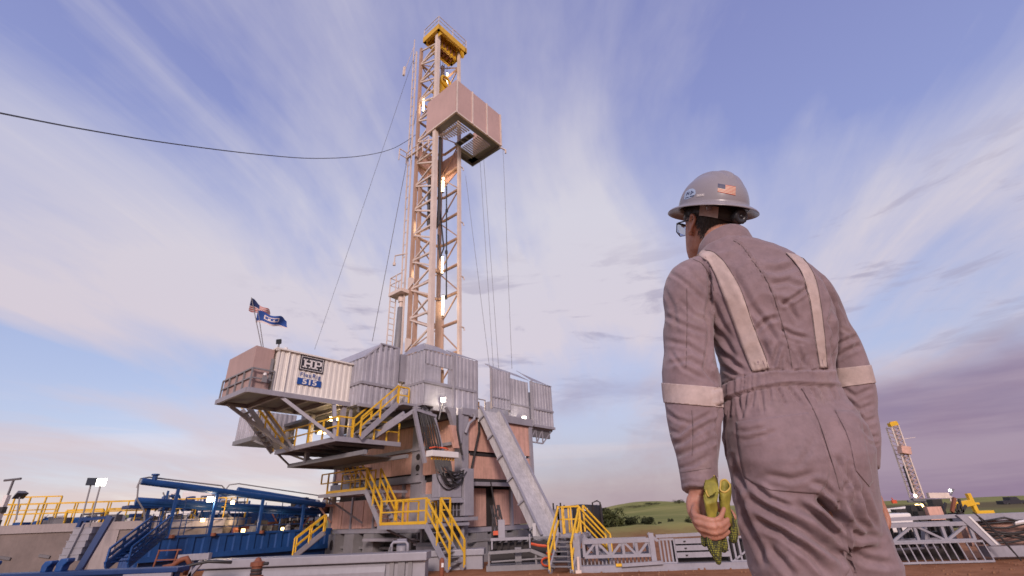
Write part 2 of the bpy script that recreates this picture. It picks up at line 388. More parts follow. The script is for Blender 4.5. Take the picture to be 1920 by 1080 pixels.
for b, z in ((3.35, 4.35), (3.35, 4.9), (3.35, 3.9), (.35, .75), (1.95, .75), (10.5, .7)):
    a = -.03 if z > 3 else -.36
    m.path([(a-.004, b+.14*cos(t), z+.14*(1 if z > 3 else 1.7)*sin(t)) for t in np.linspace(0, 2*pi, 13)[:-1]], .03, 5, True)
    m.add([(a-.006, b+.13*cos(t), z+.13*(1 if z > 3 else 1.7)*sin(t)) for t in np.linspace(0, 2*pi, 13)[:-1]], [tuple(range(12))])
m.build('lightening_hole', DARK, sub)
m = MB()
for k in range(7): m.bar((-.25-.06*k, 2.0+.1*k, .9+.02*k), (-.3, 3.3+.4*k, 1.02), .05, .05)
m.box((-.9, 3.9, .93), (-.1, 6.6, 1.06)); m.box((-1.0, .6, 0), (-.4, 2.0, .75)); m.box((-.85, .2, .75), (-.5, 2.4, .88))
m.build('pipe_bundle', G_STEEL, sub)
# ---- drill floor deck
m = MB(); m.box((-2.1, .75, 6.82), (8.4, 9.5, 6.98)); 
for a in (-1.9, -.4, 1.2, 3.0, 4.6, 6.2, 7.9): m.box((a, .8, 6.5), (a+.14, 9.3, 6.82))
m.box((-4.7, 2.1, 6.82), (-2.1, 9.5, 6.98)); m.box((-4.6, 2.2, 6.55), (-2.1, 2.36, 6.82)); m.box((5.3, .7, 6.2), (8.4, .86, 6.82))
deck = m.build('drill_floor', G_DARK); tag(deck, 'dark steel deck with beams under it, level with the foot of the grey windwalls', 'deck')
# ---- wind walls
def wall_thing(label, base, fn):
    t = thing('windwall', label, 'windwall', base, 'corrugated windwalls round the drill floor'); fn(t); return t
def w_left(t):
    m = MB()
    m.corr((-4.75, 1.95, 0), A_, 1.95, 7.95, 0, -B_, .3, .04, .05, top=lambda s: 9.15+min(1, s/.85)*.85 if s < .85 else 10.0)
    m.build('front_sheet', G_WALL, t)
    m = MB(); m.corr((-4.75, 1.95, 0), A_, 1.95, 6.88, 7.84, -B_, .3, .04); m.build('skirt_sheet', G_WALL, t)
    m = MB(); m.corr((-4.75, 7.5, 0), -B_, 5.54, 6.88, 9.15, -A_, .3, .04); m.build('side_sheet', G_WALL, t)
    m = MB(); m.prism([(-4.82, 1.9, 9.14), (-3.88, 1.9, 10.03), (-3.80, 1.9, 9.99), (-4.72, 1.9, 9.1)], (0, 5.6, 0)); m.build('roof_slope', G_WALL, t)
    m = MB(); m.box((-4.80, 1.86, 7.83), (-2.74, 1.95, 7.96)); m.box((-4.83, 1.92, 7.83), (-4.75, 7.5, 7.96)); m.box((-2.86, 1.85, 6.86), (-2.74, 1.97, 10.0)); m.bar((-3.9, 1.93, 10.02), (-2.74, 1.93, 10.02), .1, .08); m.box((-4.84, 1.86, 6.75), (-2.74, 2.0, 6.9))
    m.build('trim', G_STEEL, t)
wall_thing('tall grey corrugated windwall with a sloped top, next to the cream container', (-4.75, 1.95, 6.9), w_left)
def w_drill(t):
    m = MB(); m.corr((-2.23, .40, 0), A_, 1.9, 9.0, 9.74, -B_, .29, .04); m.box((-2.18, .41, 8.02), (-1.15, .47, 9.0)); m.box((-.62, .41, 8.02), (-.34, .47, 9.0)); m.box((-1.15, .41, 8.02), (-.62, .47, 8.18)); m.build('front_sheet', G_WALL, t)
    m = MB(); m.corr((-.30, .33, 0), A_, 1.66, 8.12, 9.80, -B_, .29, .045); m.corr((-.30, .33, 0), A_, 1.66, 7.0, 8.02, -B_, .415, .03); m.build('end_sheet', G_WALL, t)
    m = MB(); m.corr((-2.23, 2.3, 0), -B_, 1.9, 8.13, 9.74, -A_, .29, .04); m.corr((-2.23, 2.3, 0), -B_, 1.9, 7.0, 8.03, -A_, .29, .04); m.build('side_sheet', G_WALL, t)
    m = MB(); m.box((-2.22, .40, 7.0), (-.34, .46, 8.0)); m.build('skirt_sheet', G_WALL, t)
    m = MB(); m.prism([(-2.30, .34, 9.72), (-.32, .34, 9.76), (-.7, 1.15, 10.32), (-1.75, 1.15, 10.32)], (0, .02, .05)); m.prism([(-2.30, .34, 9.72), (-1.75, 1.15, 10.32), (-1.75, 2.2, 10.32), (-2.30, 2.35, 9.76)], (.02, 0, .05)); m.prism([(-.34, .30, 9.80), (1.40, .30, 9.84), (1.0, .95, 10.15), (-.34, .95, 10.2)], (0, .02, .05)); m.build('roof_slope', G_STEEL, t)
    m = MB(); m.box((-2.28, .34, 8.0), (-.32, .42, 8.12)); m.box((-.34, .27, 8.0), (1.40, .34, 8.11)); m.box((-2.28, .36, 8.0), (-2.2, 2.3, 8.12)); m.box((-.37, .26, 6.98), (-.29, .44, 9.86)); m.box((-2.27, .34, 6.9), (1.4, .5, 7.0)); m.box((-2.27, .5, 6.9), (-2.15, 2.3, 7.0)); m.box((1.34, .25, 6.95), (1.42, .6, 9.84)); m.box((-2.62, 1.9, 8.3), (-2.2, 2.3, 9.75)); m.box((-1.62,.35,6.72),(-.35,.6,6.9)); m.box((.1,.3,6.5),(1.36,.6,6.9))
    m.build('trim', G_STEEL, t)
    m = MB(); m.box((-1.12, .75, 8.2), (-.64, .8, 9.0)); m.build('window_lining', INNER_WARM, t)
wall_thing('grey corrugated windwall corner house with a small window hole, right below the mast', (-2.23, .4, 6.9), w_drill)
def w_right(t):
    m = MB(); m.corr((2.9, .6, 0), A_, 1.55, 7.48, 9.76, -B_, .27, .045); m.build('door_sheet', G_WALL, t)
    m = MB(); m.corr((4.5, .72, 0), A_, 1.9, 7.95, 9.5, -B_, .3, .03); m.box((4.5, .70, 6.95), (6.4, .76, 7.93)); m.build('middle_sheet', G_WALL, t)
    m = MB(); m.box((2.82, .52, 7.4), (2.9, .66, 9.82)); m.box((4.44, .54, 7.45), (4.5, .7, 9.8)); m.box((4.5, .66, 7.9), (6.42, .72, 7.98)); m.box((4.5, .66, 6.75), (6.42, .8, 6.95)); m.box((2.9, .54, 8.05), (4.44, .58, 8.12))
    m.prism([(2.82, .56, 9.78), (6.45, .66, 9.62), (6.1, 1.3, 10.05), (3.1, 1.3, 10.2)], (0, .03, .05)); m.build('trim', G_STEEL, t)
wall_thing('grey corrugated windwall panels between the slide ramp and the far right end house', (2.9, .6, 7), w_right)
def w_end(t):
    m = MB(); m.corr((6.5, .5, 0), A_, 2.07, 7.9, 9.55, -B_, .29, .045); m.build('front_sheet', G_WALL, t)
    m = MB(); m.corr((6.5, .5, 0), A_, 2.07, 6.9, 7.82, -B_, .29, .045); m.build('skirt_sheet', G_WALL, t)
    m = MB(); m.corr((8.57, .5, 0), B_, 6., 6.9, 9.5, A_, .3, .04); m.build('side_sheet', G_WALL, t)
    m = MB(); m.prism([(6.42, .42, 9.58), (8.62, .42, 9.52), (7.9, 1.5, 10.05), (6.3, 1.5, 10.4)], (0, .03, .06)); m.box((6.46, .42, 7.8), (8.6, .5, 7.92)); m.box((6.43, .4, 6.8), (6.5, .6, 9.6)); m.box((6.5, .42, 6.75), (8.65, .62, 6.9)); m.build('trim', G_STEEL, t)
    m = MB(); L = [(6.2, .62, 6.7), (8.6, .62, 6.7)]; m.bar((6.2, .7, 6.72), (8.65, .7, 6.72), .1, .1); m.bar((6.25, .7, 5.88), (7.6, .7, 5.85), .07, .07)
    for p, q in (((6.25, 6.7), (6.25, 5.88)), ((6.3, 5.88), (6.95, 6.7)), ((6.95, 6.7), (7.0, 5.86)), ((7.0, 5.86), (7.6, 6.7)), ((7.6, 5.86), (7.6, 6.7)), ((7.6, 5.86), (8.6, 6.7))): m.bar((p[0], .7, p[1]), (q[0], .7, q[1]), .06, .06)
    m.build('truss_bracket', G_STEEL, t)
wall_thing('grey corrugated end windwall with a truss bracket under it, rightmost on the rig', (6.5, .5, 6.9), w_end)
t = thing('drill_floor_wall', 'warm lit inner wall seen through the gap above the slide ramp', 'inner wall', (1.5, 2.6, 7)); FLW = t
m = MB(); m.corr((1.3, 2.6, 0), A_, 2.6, 7.0, 8.25, -B_, .3, .04); m.build('wall_sheet', INNER_WARM, t)
m = MB(); m.rail([(1.45, 1.1, 7.0), (2.85, 1.1, 7.0)], .95, .025, .7); m.build('gate_rail', G_STEEL, t)
m = MB()
for k in range(6): m.tube((1.6+k*.22, 2.3, 7.0), (1.6+k*.24, 2.45, 7.7+.1*(k % 3)), .06, 8)
m.build('pipe_rack', RUSTY, t)
m = MB(); m.box((2.2, 2.50, 7.25), (2.45, 2.54, 7.55)); m.build('lamp', LAMPW, t)
# small lit room seen through the door gap above the upper stair
t = thing('door_gap_panel', 'pale lit panel in the gap between the two left windwalls', 'panel', (-2.6, 3.4, 7))
m = MB(); m.box((-3.3, 3.4, 7.0), (-1.9, 3.46, 8.3)); m.build('sheet', WHITE, t); m = MB(); m.box((-2.7, 3.34, 7.9), (-2.3, 3.4, 8.2)); m.build('lamp', LAMPW, t)
# ---- doghouse container and its platform
pf = thing('doghouse_platform', 'grey steel platform on braces that carries the cream container', 'platform', (-9.5, 2.8, 6.9))
m = MB(); m.box((-9.5, 2.7, 6.86), (-4.75, 2.82, 7.06)); m.box((-9.56, 2.82, 6.86), (-9.44, 6.0, 7.06)); m.box((-9.44, 5.9, 6.86), (-4.75, 6.02, 7.06))
for a in (-8.2, -6.9, -5.9, -4.9): m.box((a, 2.82, 6.84), (a+.12, 5.9, 7.0))
m.build('edge_beam', G_STEEL, pf)
m = MB(); m.box((-9.44, 2.82, 7.0), (-4.75, 5.9, 7.04)); m.build('deck_plate', G_DARK, pf)
m = MB()
m.bar((-8.05, 2.9, 6.9), (-5.95, 1.7, 5.2), .14, .14); m.bar((-5.55, 2.85, 6.9), (-5.92, 1.75, 5.25), .16, .16); m.bar((-9.2, 5.6, 6.9), (-6.0, 5.7, 5.1), .13, .13); m.bar((-7.6, 5.6, 6.9), (-6.0, 5.2, 5.1), .1, .1)
m.bar((-5.0, 2.9, 6.9), (-5.0, 2.9, 5.2), .2, .2); m.bar((-4.6, 2.9, 6.9), (-4.6, 2.9, 5.2), .12, .12); m.bar((-5.0, 5.8, 6.9), (-5.0, 5.8, 4.6), .2, .2)
m.build('brace', G_STEEL, pf)
m = MB(); m.rail([(-8.5, 2.86, 7.06), (-9.42, 2.86, 7.06), (-9.44, 5.9, 7.06)], .85, .03, .75); m.build('guard_rail', G_MID, pf)
dh = thing('doghouse', 'cream corrugated container with a black, white and blue sign, high on the rig', 'container', (-8.45, 2.9, 7.06))
m = MB(); m.corr((-8.45, 2.9, 0), A_, 3.66, 7.07, 8.92, -B_, .26, .03); m.corr((-8.45, 5.3, 0), -B_, 2.4, 7.07, 8.92, -A_, .26, .03); m.box((-4.86, 2.95, 7.07), (-4.79, 5.3, 8.92)); m.build('wall', CREAM, dh)
m = MB(); m.box((-8.62, 2.78, 8.92), (-4.76, 5.4, 8.99)); m.box((-8.6, 2.80, 8.86), (-8.45, 2.9, 8.95)); m.build('roof', CREAM, dh)
m = MB(); m.box((-8.5, 2.84, 7.06), (-4.76, 2.93, 7.12)); m.tube((-8.0, 2.84, 7.1), (-8.0, 2.84, 8.9), .03, 6); m.box((-8.50, 2.84, 7.1), (-8.42, 2.92, 8.9)); m.build('frame', CREAM, dh)
m = MB(); m.lathe((-8.15, 2.95, 8.99), [(.0, 0), (.09, 0), (.09, .06), (.06, .12), (0, .14)], 12); m.build('roof_dome', WHITE, dh)
sg = MB(); sg.box((-7.47, 2.838, 8.20), (-6.30, 2.852, 8.89)); sg = sg.build('logo_panel', SIGN_K, dh)
def flat(m, vs, fs, cx, cz, b, sx=1, sz=1): m.add([(cx+v.x*sx, b, cz+v.y*sz) for v in vs], fs)
m = MB()   # frame line and slab-serif H and P
for x0, z0, x1, z1 in ((-7.42, 8.83, -6.35, 8.85), (-7.42, 8.24, -6.35, 8.26), (-7.42, 8.26, -7.40, 8.83), (-6.37, 8.26, -6.35, 8.83),
    (-7.26, 8.34, -7.17, 8.74), (-6.97, 8.34, -6.88, 8.74), (-7.17, 8.50, -6.97, 8.58), (-7.32, 8.34, -7.11, 8.40), (-7.32, 8.68, -7.11, 8.74), (-7.03, 8.34, -6.84, 8.40), (-7.03, 8.68, -6.84, 8.74),
    (-6.76, 8.34, -6.66, 8.74), (-6.82, 8.34, -6.59, 8.40), (-6.82, 8.68, -6.50, 8.74), (-6.50, 8.53, -6.41, 8.72), (-6.66, 8.49, -6.48, 8.55), (-6.48, 8.34, -6.42, 8.40)):
    m.box((x0, 2.822, z0), (x1, 2.836, z1))
m.build('logo_letters', SIGN_W, sg)
m = MB(); vs, fs = textmesh('FlexRig', .25, .002); flat(m, vs, fs, -6.88, 8.01, 2.846, 1.16, 1.05); m.build('name_letters', SIGN_B, dh, recalc=False)
nb = MB(); nb.box((-7.46, 2.838, 7.55), (-6.31, 2.852, 7.84)); nb = nb.build('number_panel', SIGN_B, dh)
m = MB(); vs, fs = textmesh('515', .33, .010); flat(m, vs, fs, -6.88, 7.69, 2.833, 1.45, .95); m.build('number', SIGN_W, nb, recalc=False)
tb = thing('beige_house', 'plain beige box house on the outer end of the container platform, behind a grey rail', 'shelter', (-9.35, 3.1, 7.06))
m = MB(); m.prism([(-9.38, 3.05, 7.06), (-8.56, 3.05, 7.06), (-8.56, 3.05, 8.92), (-9.38, 3.05, 8.96)], (0, 2.85, 0)); m.build('body', TANBOX, tb, bevel=.02)
m = MB(); m.box((-8.66, 2.98, 7.4), (-8.56, 3.05, 8.5)); m.build('corner_post', G_MID, tb)
t = thing('electric_box', 'small grey electric box with a lit lens hanging on the platform rail', 'box', (-8.95, 2.8, 7.3)); m = MB(); m.box((-9.0, 2.74, 7.35), (-8.8, 2.82, 7.62)); m.build('case', G_MID, t, bevel=.015); m = MB(); m.lathe((-8.92, 2.76, 7.64), [(0, 0), (.07, 0), (.07, .1), (0, .14)], 10); m.build('lens', WHITE, t)
# ---- flags
def flagthing(label, p0, p1, cloth, mats, mf):
    t = thing('flag', label, 'flag', p0, 'flags on the container roof'); m = MB(); m.tube(p0, p1, .018, 6); m.build('pole', G_MID, t)
    m = MB(); m.grid(cloth, 26, 13, mf); m.build('cloth', mats, t, True, recalc=False); return t
FR_ = paint('flag red', (.50, .10, .07), .7, .1); FW_ = paint('flag white', (.70, .60, .56), .7, .08); FB_ = paint('flag navy', (.025, .04, .13), .7, .1); FBL = paint('flag royal blue', (.02, .07, .28), .7, .15)
p1 = V(-9.95, 3.2, 11.1)
def cl1(u, v): return p1+V(1.1*u, .2*sin(u*7+v)*u+.3*u, -.02-.55*v*(1-.2*u)-.34*u+.06*sin(u*9-v*2))
flagthing('striped red and white flag with a navy corner, on the outer pole', (-9.1, 3.2, 8.95), p1, cl1, [FR_, FW_, FB_], lambda i, j: 2 if (i < 11 and j < 7) else (j % 2))
p2 = V(-9.55, 3.25, 10.62)
def cl2(u, v): return p2+V(1.32*u, .18*sin(u*8+v*1.5)*u-.25*u, -.02-.58*v*(1-.32*u)-.16*u+.06*sin(u*10))
def mf2(i, j):
    if j > 10: return 1
    if 6 <= i <= 17 and 3 <= j <= 7 and (i in (6, 17) or j == 3 or (j >= 5 and i in (9, 10, 13)) or (j == 7)): return 1
    return 0
flagthing('royal blue flag with white markings, in front of the striped flag', (-9.0, 3.25, 8.95), p2, cl2, [FBL, FW_], mf2)
# ---- floodlights
def flood(label, p, d, lit=True, stem=None, sz=.26, lens=LAMP):
    t = thing('floodlight', label, 'floodlight', p, 'floodlights round the rig'); d = Vector(d).normalized(); p = Vector(p)
    r = d.cross(Z_).normalized(); u = r.cross(d); f = sz/2
    m = MB(); c = [p+r*(sx*f*1.15)+u*(sy*f) for sx, sy in ((-1, -1), (1, -1), (1, 1), (-1, 1))]; b = [p-d*(sz*.5)+r*(sx*f*.7)+u*(sy*f*.6) for sx, sy in ((-1, -1), (1, -1), (1, 1), (-1, 1))]
    m.add(c+b, [(4, 5, 6, 7), (0, 1, 5, 4), (1, 2, 6, 5), (2, 3, 7, 6), (3, 0, 4, 7)]); m.build('housing', G_DARK, t, recalc=False)
    m = MB(); c = [p+d*.012+r*(sx*f*1.05)+u*(sy*f*.9) for sx, sy in ((-1, -1), (1, -1), (1, 1), (-1, 1))]; m.add(c+[q-d*.01 for q in c], [(0, 1, 2, 3), (7, 6, 5, 4), (0, 4, 5, 1), (1, 5, 6, 2), (2, 6, 7, 3), (3, 7, 4, 0)]); m.build('lens', lens if lit else GLASS, t)
    if stem: m = MB(); m.path([p-d*(sz*.3)]+[Vector(q) for q in stem], .035, 6); m.build('stem', G_MID, t)
    return t
TC = RIG.m.inverted() @ CAM
def tocam(p, dz=0): q = (TC-Vector(p)).normalized(); return (q.x, q.y, q.z-.15+dz)
flood('lit square floodlight on a stem in front of the corner windwall', (-1.2, .12, 7.25), tocam((-1.2, .12, 7.25)), True, [(-1.25, .2, 6.8), (-1.3, .3, 6.3)], .22)
flood('lit square floodlight on a stem right of the slide ramp', (5.3, .25, 7.1), tocam((5.3, .25, 7.1)), True, [(5.15, .3, 6.7), (5.05, .35, 6.0)], .21)
flood('unlit floodlight on the roof of the cream container', (-8.55, 2.9, 9.28), (-.8, -.5, -.2), False, [(-8.5, 2.95, 9.0)], .22)
def tubelamp(label, p, q, r=.07, mat=None, grp='tube lamps'):
    t = thing('tube_lamp', label, 'tube lamp', p, grp); m = MB(); m.tube(p, q, r, 8); m.build('lit_tube', mat or TUBE, t)
    d = (Vector(q)-Vector(p)).normalized(); m = MB(); m.tube(Vector(p)-d*.08, p, r*1.15, 8); m.tube(q, Vector(q)+d*.08, r*1.15, 8); m.build('end_cap', G_MID, t); return t
tubelamp('lit tube lamp under the container platform, upper one', (-5.15, 3.9, 6.42), (-4.55, 3.9, 6.5), .10, LAMPW)
tubelamp('lit tube lamp under the container platform, lower one behind the yellow rail', (-4.9, 5.3, 6.0), (-4.4, 5.3, 6.05), .09, LAMPW)
# ---- grey low house behind, under the container
t = thing('hanging_house', 'small grey corrugated house hung behind the container platform', 'shelter', (-6.2, 9.5, 6.0)); m = MB(); m.corr((-6.2, 9.6, 0), A_, 2.2, 6.2, 7.55, -B_, .28, .04); m.corr((-6.2, 12, 0), -B_, 2.4, 6.2, 7.55, -A_, .28, .04); m.build('wall', G_WALL, t)
m = MB(); m.box((-6.3, 9.5, 5.98), (-3.9, 12, 6.2)); m.bar((-6.2, 9.6, 6.0), (-3.5, 8.2, 4.9), .1, .1); m.bar((-4.6, 9.6, 6.0), (-3.5, 7.6, 4.8), .1, .1); m.build('base_beam', G_MID, t)
# ---- middle platform (P3), the one under it, and the stair up to the floor
t = thing('middle_platform', 'grey grated platform with a yellow rail, under the cream container', 'platform', (-5.9, 1.6, 5.15))
m = MB(); m.box((-5.9, 1.5, 5.05), (-2.6, 1.62, 5.25)); m.box((-6.0, 1.5, 5.05), (-5.88, 7.2, 5.25)); m.box((-5.88, 7.1, 5.05), (-2.6, 7.2, 5.25))
for b in (2.8, 4.2, 5.6): m.box((-5.88, b, 5.07), (-2.6, b+.1, 5.2))
m.bar((-5.9, 2.8, 5.1), (-2.6, 5.6, 5.1), .08, .08); m.build('edge_beam', G_STEEL, t)
m = MB(); m.box((-5.88, 1.62, 5.2), (-2.6, 7.1, 5.24)); m.build('deck_plate', G_DARK, t)
m = MB(); m.rail([(-5.2, 1.56, 5.25), (-5.94, 1.56, 5.25), (-5.94, 6.6, 5.25)], .85, .032, 1.25); m.rail([(-4.1, 1.56, 5.25), (-2.7, 1.56, 5.25)], .85, .03, .9); m.build('guard_rail', YEL, t)
t = thing('lower_platform', 'grey platform slung lowest under the cream container, with dark underside', 'platform', (-5., .8, 4.5)); m = MB(); m.box((-5.05, .75, 4.5), (-4.9, 7.6, 4.68)); m.box((-4.9, 7.45, 4.5), (-.1, 7.6, 4.7)); m.box((-2.6, 1.05, 4.5), (-2.45, 7.45, 4.66)); m.build('edge_beam', G_MID, t)
m = MB(); m.box((-4.9, 2.2, 4.62), (-2.2, 7.45, 4.66)); m.build('deck_plate', G_DARK, t); m = MB(); m.bar((-4.98, 7.5, 4.6), (-5.9, 7.1, 5.1), .07, .07); m.bar((-4.95, 7.4, 4.5), (-6.8, 8.4, 6.6), .06, .06); m.build('hanger', G_MID, t)
def flight(t, p, q, w, wd, n=10, h=1.0, rails=(0, 1), post_ext=0.):
    """stair flight: p foot, q head (centre of one side), wd = unit vector to the other side"""
    p, q, wd = Vector(p), Vector(q), Vector(wd); o = wd*w
    m = MB(); m.bar(p, q, .06, .24); m.bar(p+o, q+o, .06, .24); m.build('stringer', G_STEEL, t)
    m = MB(); run = (q-p); hd = V(run.x, run.y, 0).normalized()
    for i in range(1, n): c = p.lerp(q, i/n)+V(0, 0, .06); m.bar(c+wd*.03, c+o-wd*.03, .22, .035)
    m.build('tread', G_MID, t)
    for k in rails:
        m = MB(); m.rail([p+o*k+V(0, 0, .05), q+o*k+V(0, 0, .05)], h, .033, 1.15); m.build('stair_rail', YEL, t)
t = thing('upper_stair', 'yellow railed steel stair climbing right from the middle platform to the drill floor', 'stair', (-5., 1.5, 5.2))
flight(t, (-4.95, 1.35, 5.25), (-3.05, 1.35, 7.0), .7, B_, 8, .85)
m = MB(); m.box((-3.05, .9, 6.9), (-2.3, 2.3, 7.0)); m.build('top_landing', G_STEEL, t); m = MB(); m.rail([(-3.0, 1.35, 7), (-2.4, 1.35, 7.)], .85, .03, .6); m.build('landing_rail', YEL, t)
t = thing('back_stair', 'yellow railed steel stair behind the low grey house and the braces', 'stair', (-6., 6.5, 5.2)); flight(t, (-5.7, 7.3, 5.25), (-7.6, 7.3, 7.2), .8, B_, 9, .9)
# ---- stair tower in front of the substructure
t = thing('front_stair_tower', 'yellow railed stair zigzagging from the ground up the left face of the rig base', 'stair', (-2.85, -2.4, 0))
an = -2.85
flight(t, (an, -2.35, .05), (an, -.85, 1.66), .80, A_, 9, .98)
flight(t, (an, 2.35, 1.72), (an, 3.75, 3.24), .80, A_, 8, .98)
m = MB(); m.box((an-.04, -.9, 1.52), (an+.06, 2.5, 1.68)); m.box((an+.06, -.9, 1.56), (-.35, -.82, 1.68)); m.box((an+.06, 2.42, 1.56), (-.35, 2.5, 1.68)); m.box((an+.06, -.82, 1.62), (-.35, 2.42, 1.66)); m.build('lower_landing', G_STEEL, t)
m = MB(); m.box((an-.04, 3.7, 3.1), (an+.06, 8.1, 3.26)); m.box((an+.06, 3.7, 3.14), (-.35, 3.78, 3.26)); m.box((an+.06, 8., 3.14), (-.35, 8.1, 3.26)); m.box((an+.06, 3.78, 3.2), (-.35, 8., 3.24)); m.build('upper_landing', G_STEEL, t)
m = MB(); m.rail([(an, -.88, 1.68), (an, 2.3, 1.68)], 1.0, .034, 1.6, kick=True); m.rail([(an+.86, 2.3, 1.68), (-.7, 2.3, 1.68)], 1.0, .03, .8); m.rail([(-1.4, .2, 1.68), (-.9, 1.2, 1.68)], .9, .03, .6); m.rail([(an+.86, -.86, 1.68), (-1.5, -.86, 1.68)], 1.0, .03, .5); m.build('lower_landing_rail', YEL, t)
m = MB(); m.rail([(an, 3.75, 3.26), (an, 7.3, 3.26)], 1.0, .034, 3.2, kick=True); m.bar((an, 7.3, 3.79), (an, 8.0, 3.79), .06, .06); m.bar((an, 7.3, 4.26), (an, 8.0, 4.26), .06, .06); m.bar((an, 8, 3.79), (an, 8, 4.26), .06, .06); m.rail([(-1.9, 4.4, 3.26), (-1.9, 5.0, 3.26)], 1.0, .03, .5); m.rail([(an+.4, 4.9, 3.26), (an+.4, 6.6, 3.26)], .9, .03, .8); m.build('upper_landing_rail', YEL, t)
flight(t, (-2.1, 5.9, 3.26), (-2.1, 8.0, 5.1), .7, A_, 9, .9)
m = MB()
for b in (-.6, 2.2): m.bar((-.5, b, 0), (-.5, b, 1.56), .12, .12)
m.bar((an+.3, 2.2, 1.5), (-.4, 2.2, .7), .08, .08); m.bar((an+.3, 7.8, 3.1), (-.2, 7.8, 1.8), .08, .08); m.bar((an+.3, 4., 3.1), (-.2, 4., 1.8), .08, .08); m.build('support_leg', G_STEEL, t)
t = thing('left_stair', 'short yellow railed stair at the left corner of the rig base, by the blue tank', 'stair', (-1.2, 9, 0)); BASE[t.name] = V(0, 0, 0); t.location = (0, 0, 0); t.rotation_euler = (0, 0, 0); FR[0] = WF
flight(t, at(548, 1046, 28.), at(606, 999, 29.2), .75, V(-.25, .97, 0), 8, .85); FR[0] = RIG
# ---- equipment cabinets on the corner
t = thing('corner_cabinet', 'grey steel electrical cabinet under the hose bundle at the near corner of the rig base', 'cabinet', (-1.7, -.6, 2.6))
m = MB(); m.box((-1.95, -.65, 2.72), (-.62, -.1, 3.72)); m.build('cabinet_body', G_STEEL, t, bevel=.03)
m = MB(); m.box((-.5, -.72, 1.95), (.12, -.45, 3.98)); m.build('tall_post', G_STEEL, t, bevel=.02)
m = MB(); m.box((-1.3, -.7, 2.5), (-.5, -.1, 2.62)); m.box((-2.0, -.66, 2.62), (-.55, -.08, 2.71)); m.box((-1.4, -.9, 1.75), (.2, -.2, 1.9)); m.build('shelf', G_STEEL, t)
m = MB(); m.box((-1.25, -.5, 1.95), (-.55, -.1, 2.5)); m.build('meter_cage', DARK, t)
m = MB()
for k in range(4): m.bar((-1.22+.22*k, -.52, 1.95), (-1.22+.22*k, -.52, 2.5), .025, .025)
m.bar((-1.25, -.52, 2.2), (-.5, -.52, 2.2), .025, .025); m.build('cage_bar', G_STEEL, t)
t = thing('grey_locker', 'upright grey locker standing on the lower stair landing', 'locker', (-.9, .9, 1.66)); m = MB(); m.box((-1.1, .95, 1.7), (-.4, 1.75, 2.95)); m.build('locker_body', G_STEEL, t, bevel=.02)
m = MB(); m.box((-1.7, -.3, 2.62), (-.5, .5, 2.7)); m.build('yellow_shelf', YEL, t)
t = thing('hose_frame', 'grey open steel frame carrying thick black hoses down the corner of the rig', 'hose frame', (-2.3, -.3, 4.4))
m = MB(); m.bar((-2.35, 1.0, 6.9), (-2.35, -.35, 6.35), .13, .16); m.bar((-3.3, -.3, 6.4), (-2.6, -.35, 4.15), .14, .16); m.bar((-2.1, -.3, 6.2), (-1.55, -.35, 4.6), .12, .12)
m.bar((-3.3, -.3, 6.45), (-2.0, -.3, 6.28), .12, .12)
for q in range(2): m.bar((-3.25, -.25-q*-.75, 6.4), (-3.9, 2.0+q*.6, 5.35), .10, .18)
for k in range(5): s = k/5+.08; m.bar(V(-3.25, -.25, 6.4).lerp(V(-3.9, 2.0, 5.35), s), V(-3.25, .5, 6.4).lerp(V(-3.9, 2.6, 5.35), s), .05, .05)
m.build('frame', G_STEEL, t)
m = MB()
for k in range(11):
    f = k/10+random.uniform(-.03, .03); ph = random.uniform(-.16, .16)
    m.path([V(-2.6+.7*f, .9, 6.5+ph), V(-2.9+.65*f, .1, 6.62+ph), V(-3.0+.75*f, -.32, 6.35+ph*.5), V(-2.9+.85*f, -.38+ph*.4, 5.7), V(-2.72+.85*f, -.40+ph*.5, 5.1), V(-2.55+.8*f, -.42, 4.65)], .030, 6)
m.build('hose', BLACK, t)
m = MB(); m.path([V(-2.5+1.1*s, -.5-.1*sin(s*9), 4.78+.08*sin(s*pi)) for s in np.linspace(0, 1, 12)], .035, 6); m.build('orange_cable', ORANGE, t)
t = thing('junction_box', 'white junction box with many black cables drooping under it', 'junction box', (-2.1, -.6, 4.4))
m = MB(); m.box((-2.62, -.85, 4.40), (-1.0, -.42, 4.66)); m.build('case', WHITE, t, bevel=.02)
m = MB()
for k in range(9): m.lathe((-2.45+k*.16, -.64, 4.28), [(0, 0), (.045, 0), (.045, .12), (0, .12)], 8)
m.build('gland', YEL_R, t)
m = MB()
for k in range(17):
    f = k/16; x0 = -2.3+.95*f; x1 = -.75+.5*random.random(); sag = 3.0+.75*random.random(); yb = -.72-.30*random.random(); sag -= .25*(k % 4 == 0)
    m.path([V(x0, -.64, 4.3), V(x0+.03, -.70, 4.0)]+[V(x0+(x1-x0)*s**1.25, yb+.25*s*s, 3.85-(3.85-sag)*sin(pi*min(1, s*.93))**.7+.12*s) for s in np.linspace(.08, 1, 9)], .024+.012*random.random(), 5)
m.build('cable', BLACK, t)
t = thing('corner_bracket', 'grey gusset bracket and hook under the corner windwall', 'bracket', (-.6, -.1, 5.2))
m = MB(); m.prism([(-1.15, .1, 6.85), (.0, .1, 6.85), (-.15, .1, 5.2), (-.35, .1, 5.2), (-.95, .1, 6.6)], (0, -.25, 0)); m.build('gusset', G_STEEL, t)
m = MB(); m.prism([(-.95, .0, 6.0), (-.5, .0, 6.0), (-.3, .0, 4.95), (-.62, .0, 4.95)], (0, -.2, 0)); m.build('tan_flap', TAN, t)
m = MB(); m.path([V(.62, -.15, 6.75), V(.72, -.18, 6.62), V(.66, -.2, 6.45), V(.3, -.2, 6.2), V(.05, -.2, 5.7)], .07, 7); m.build('hook', G_STEEL, t)
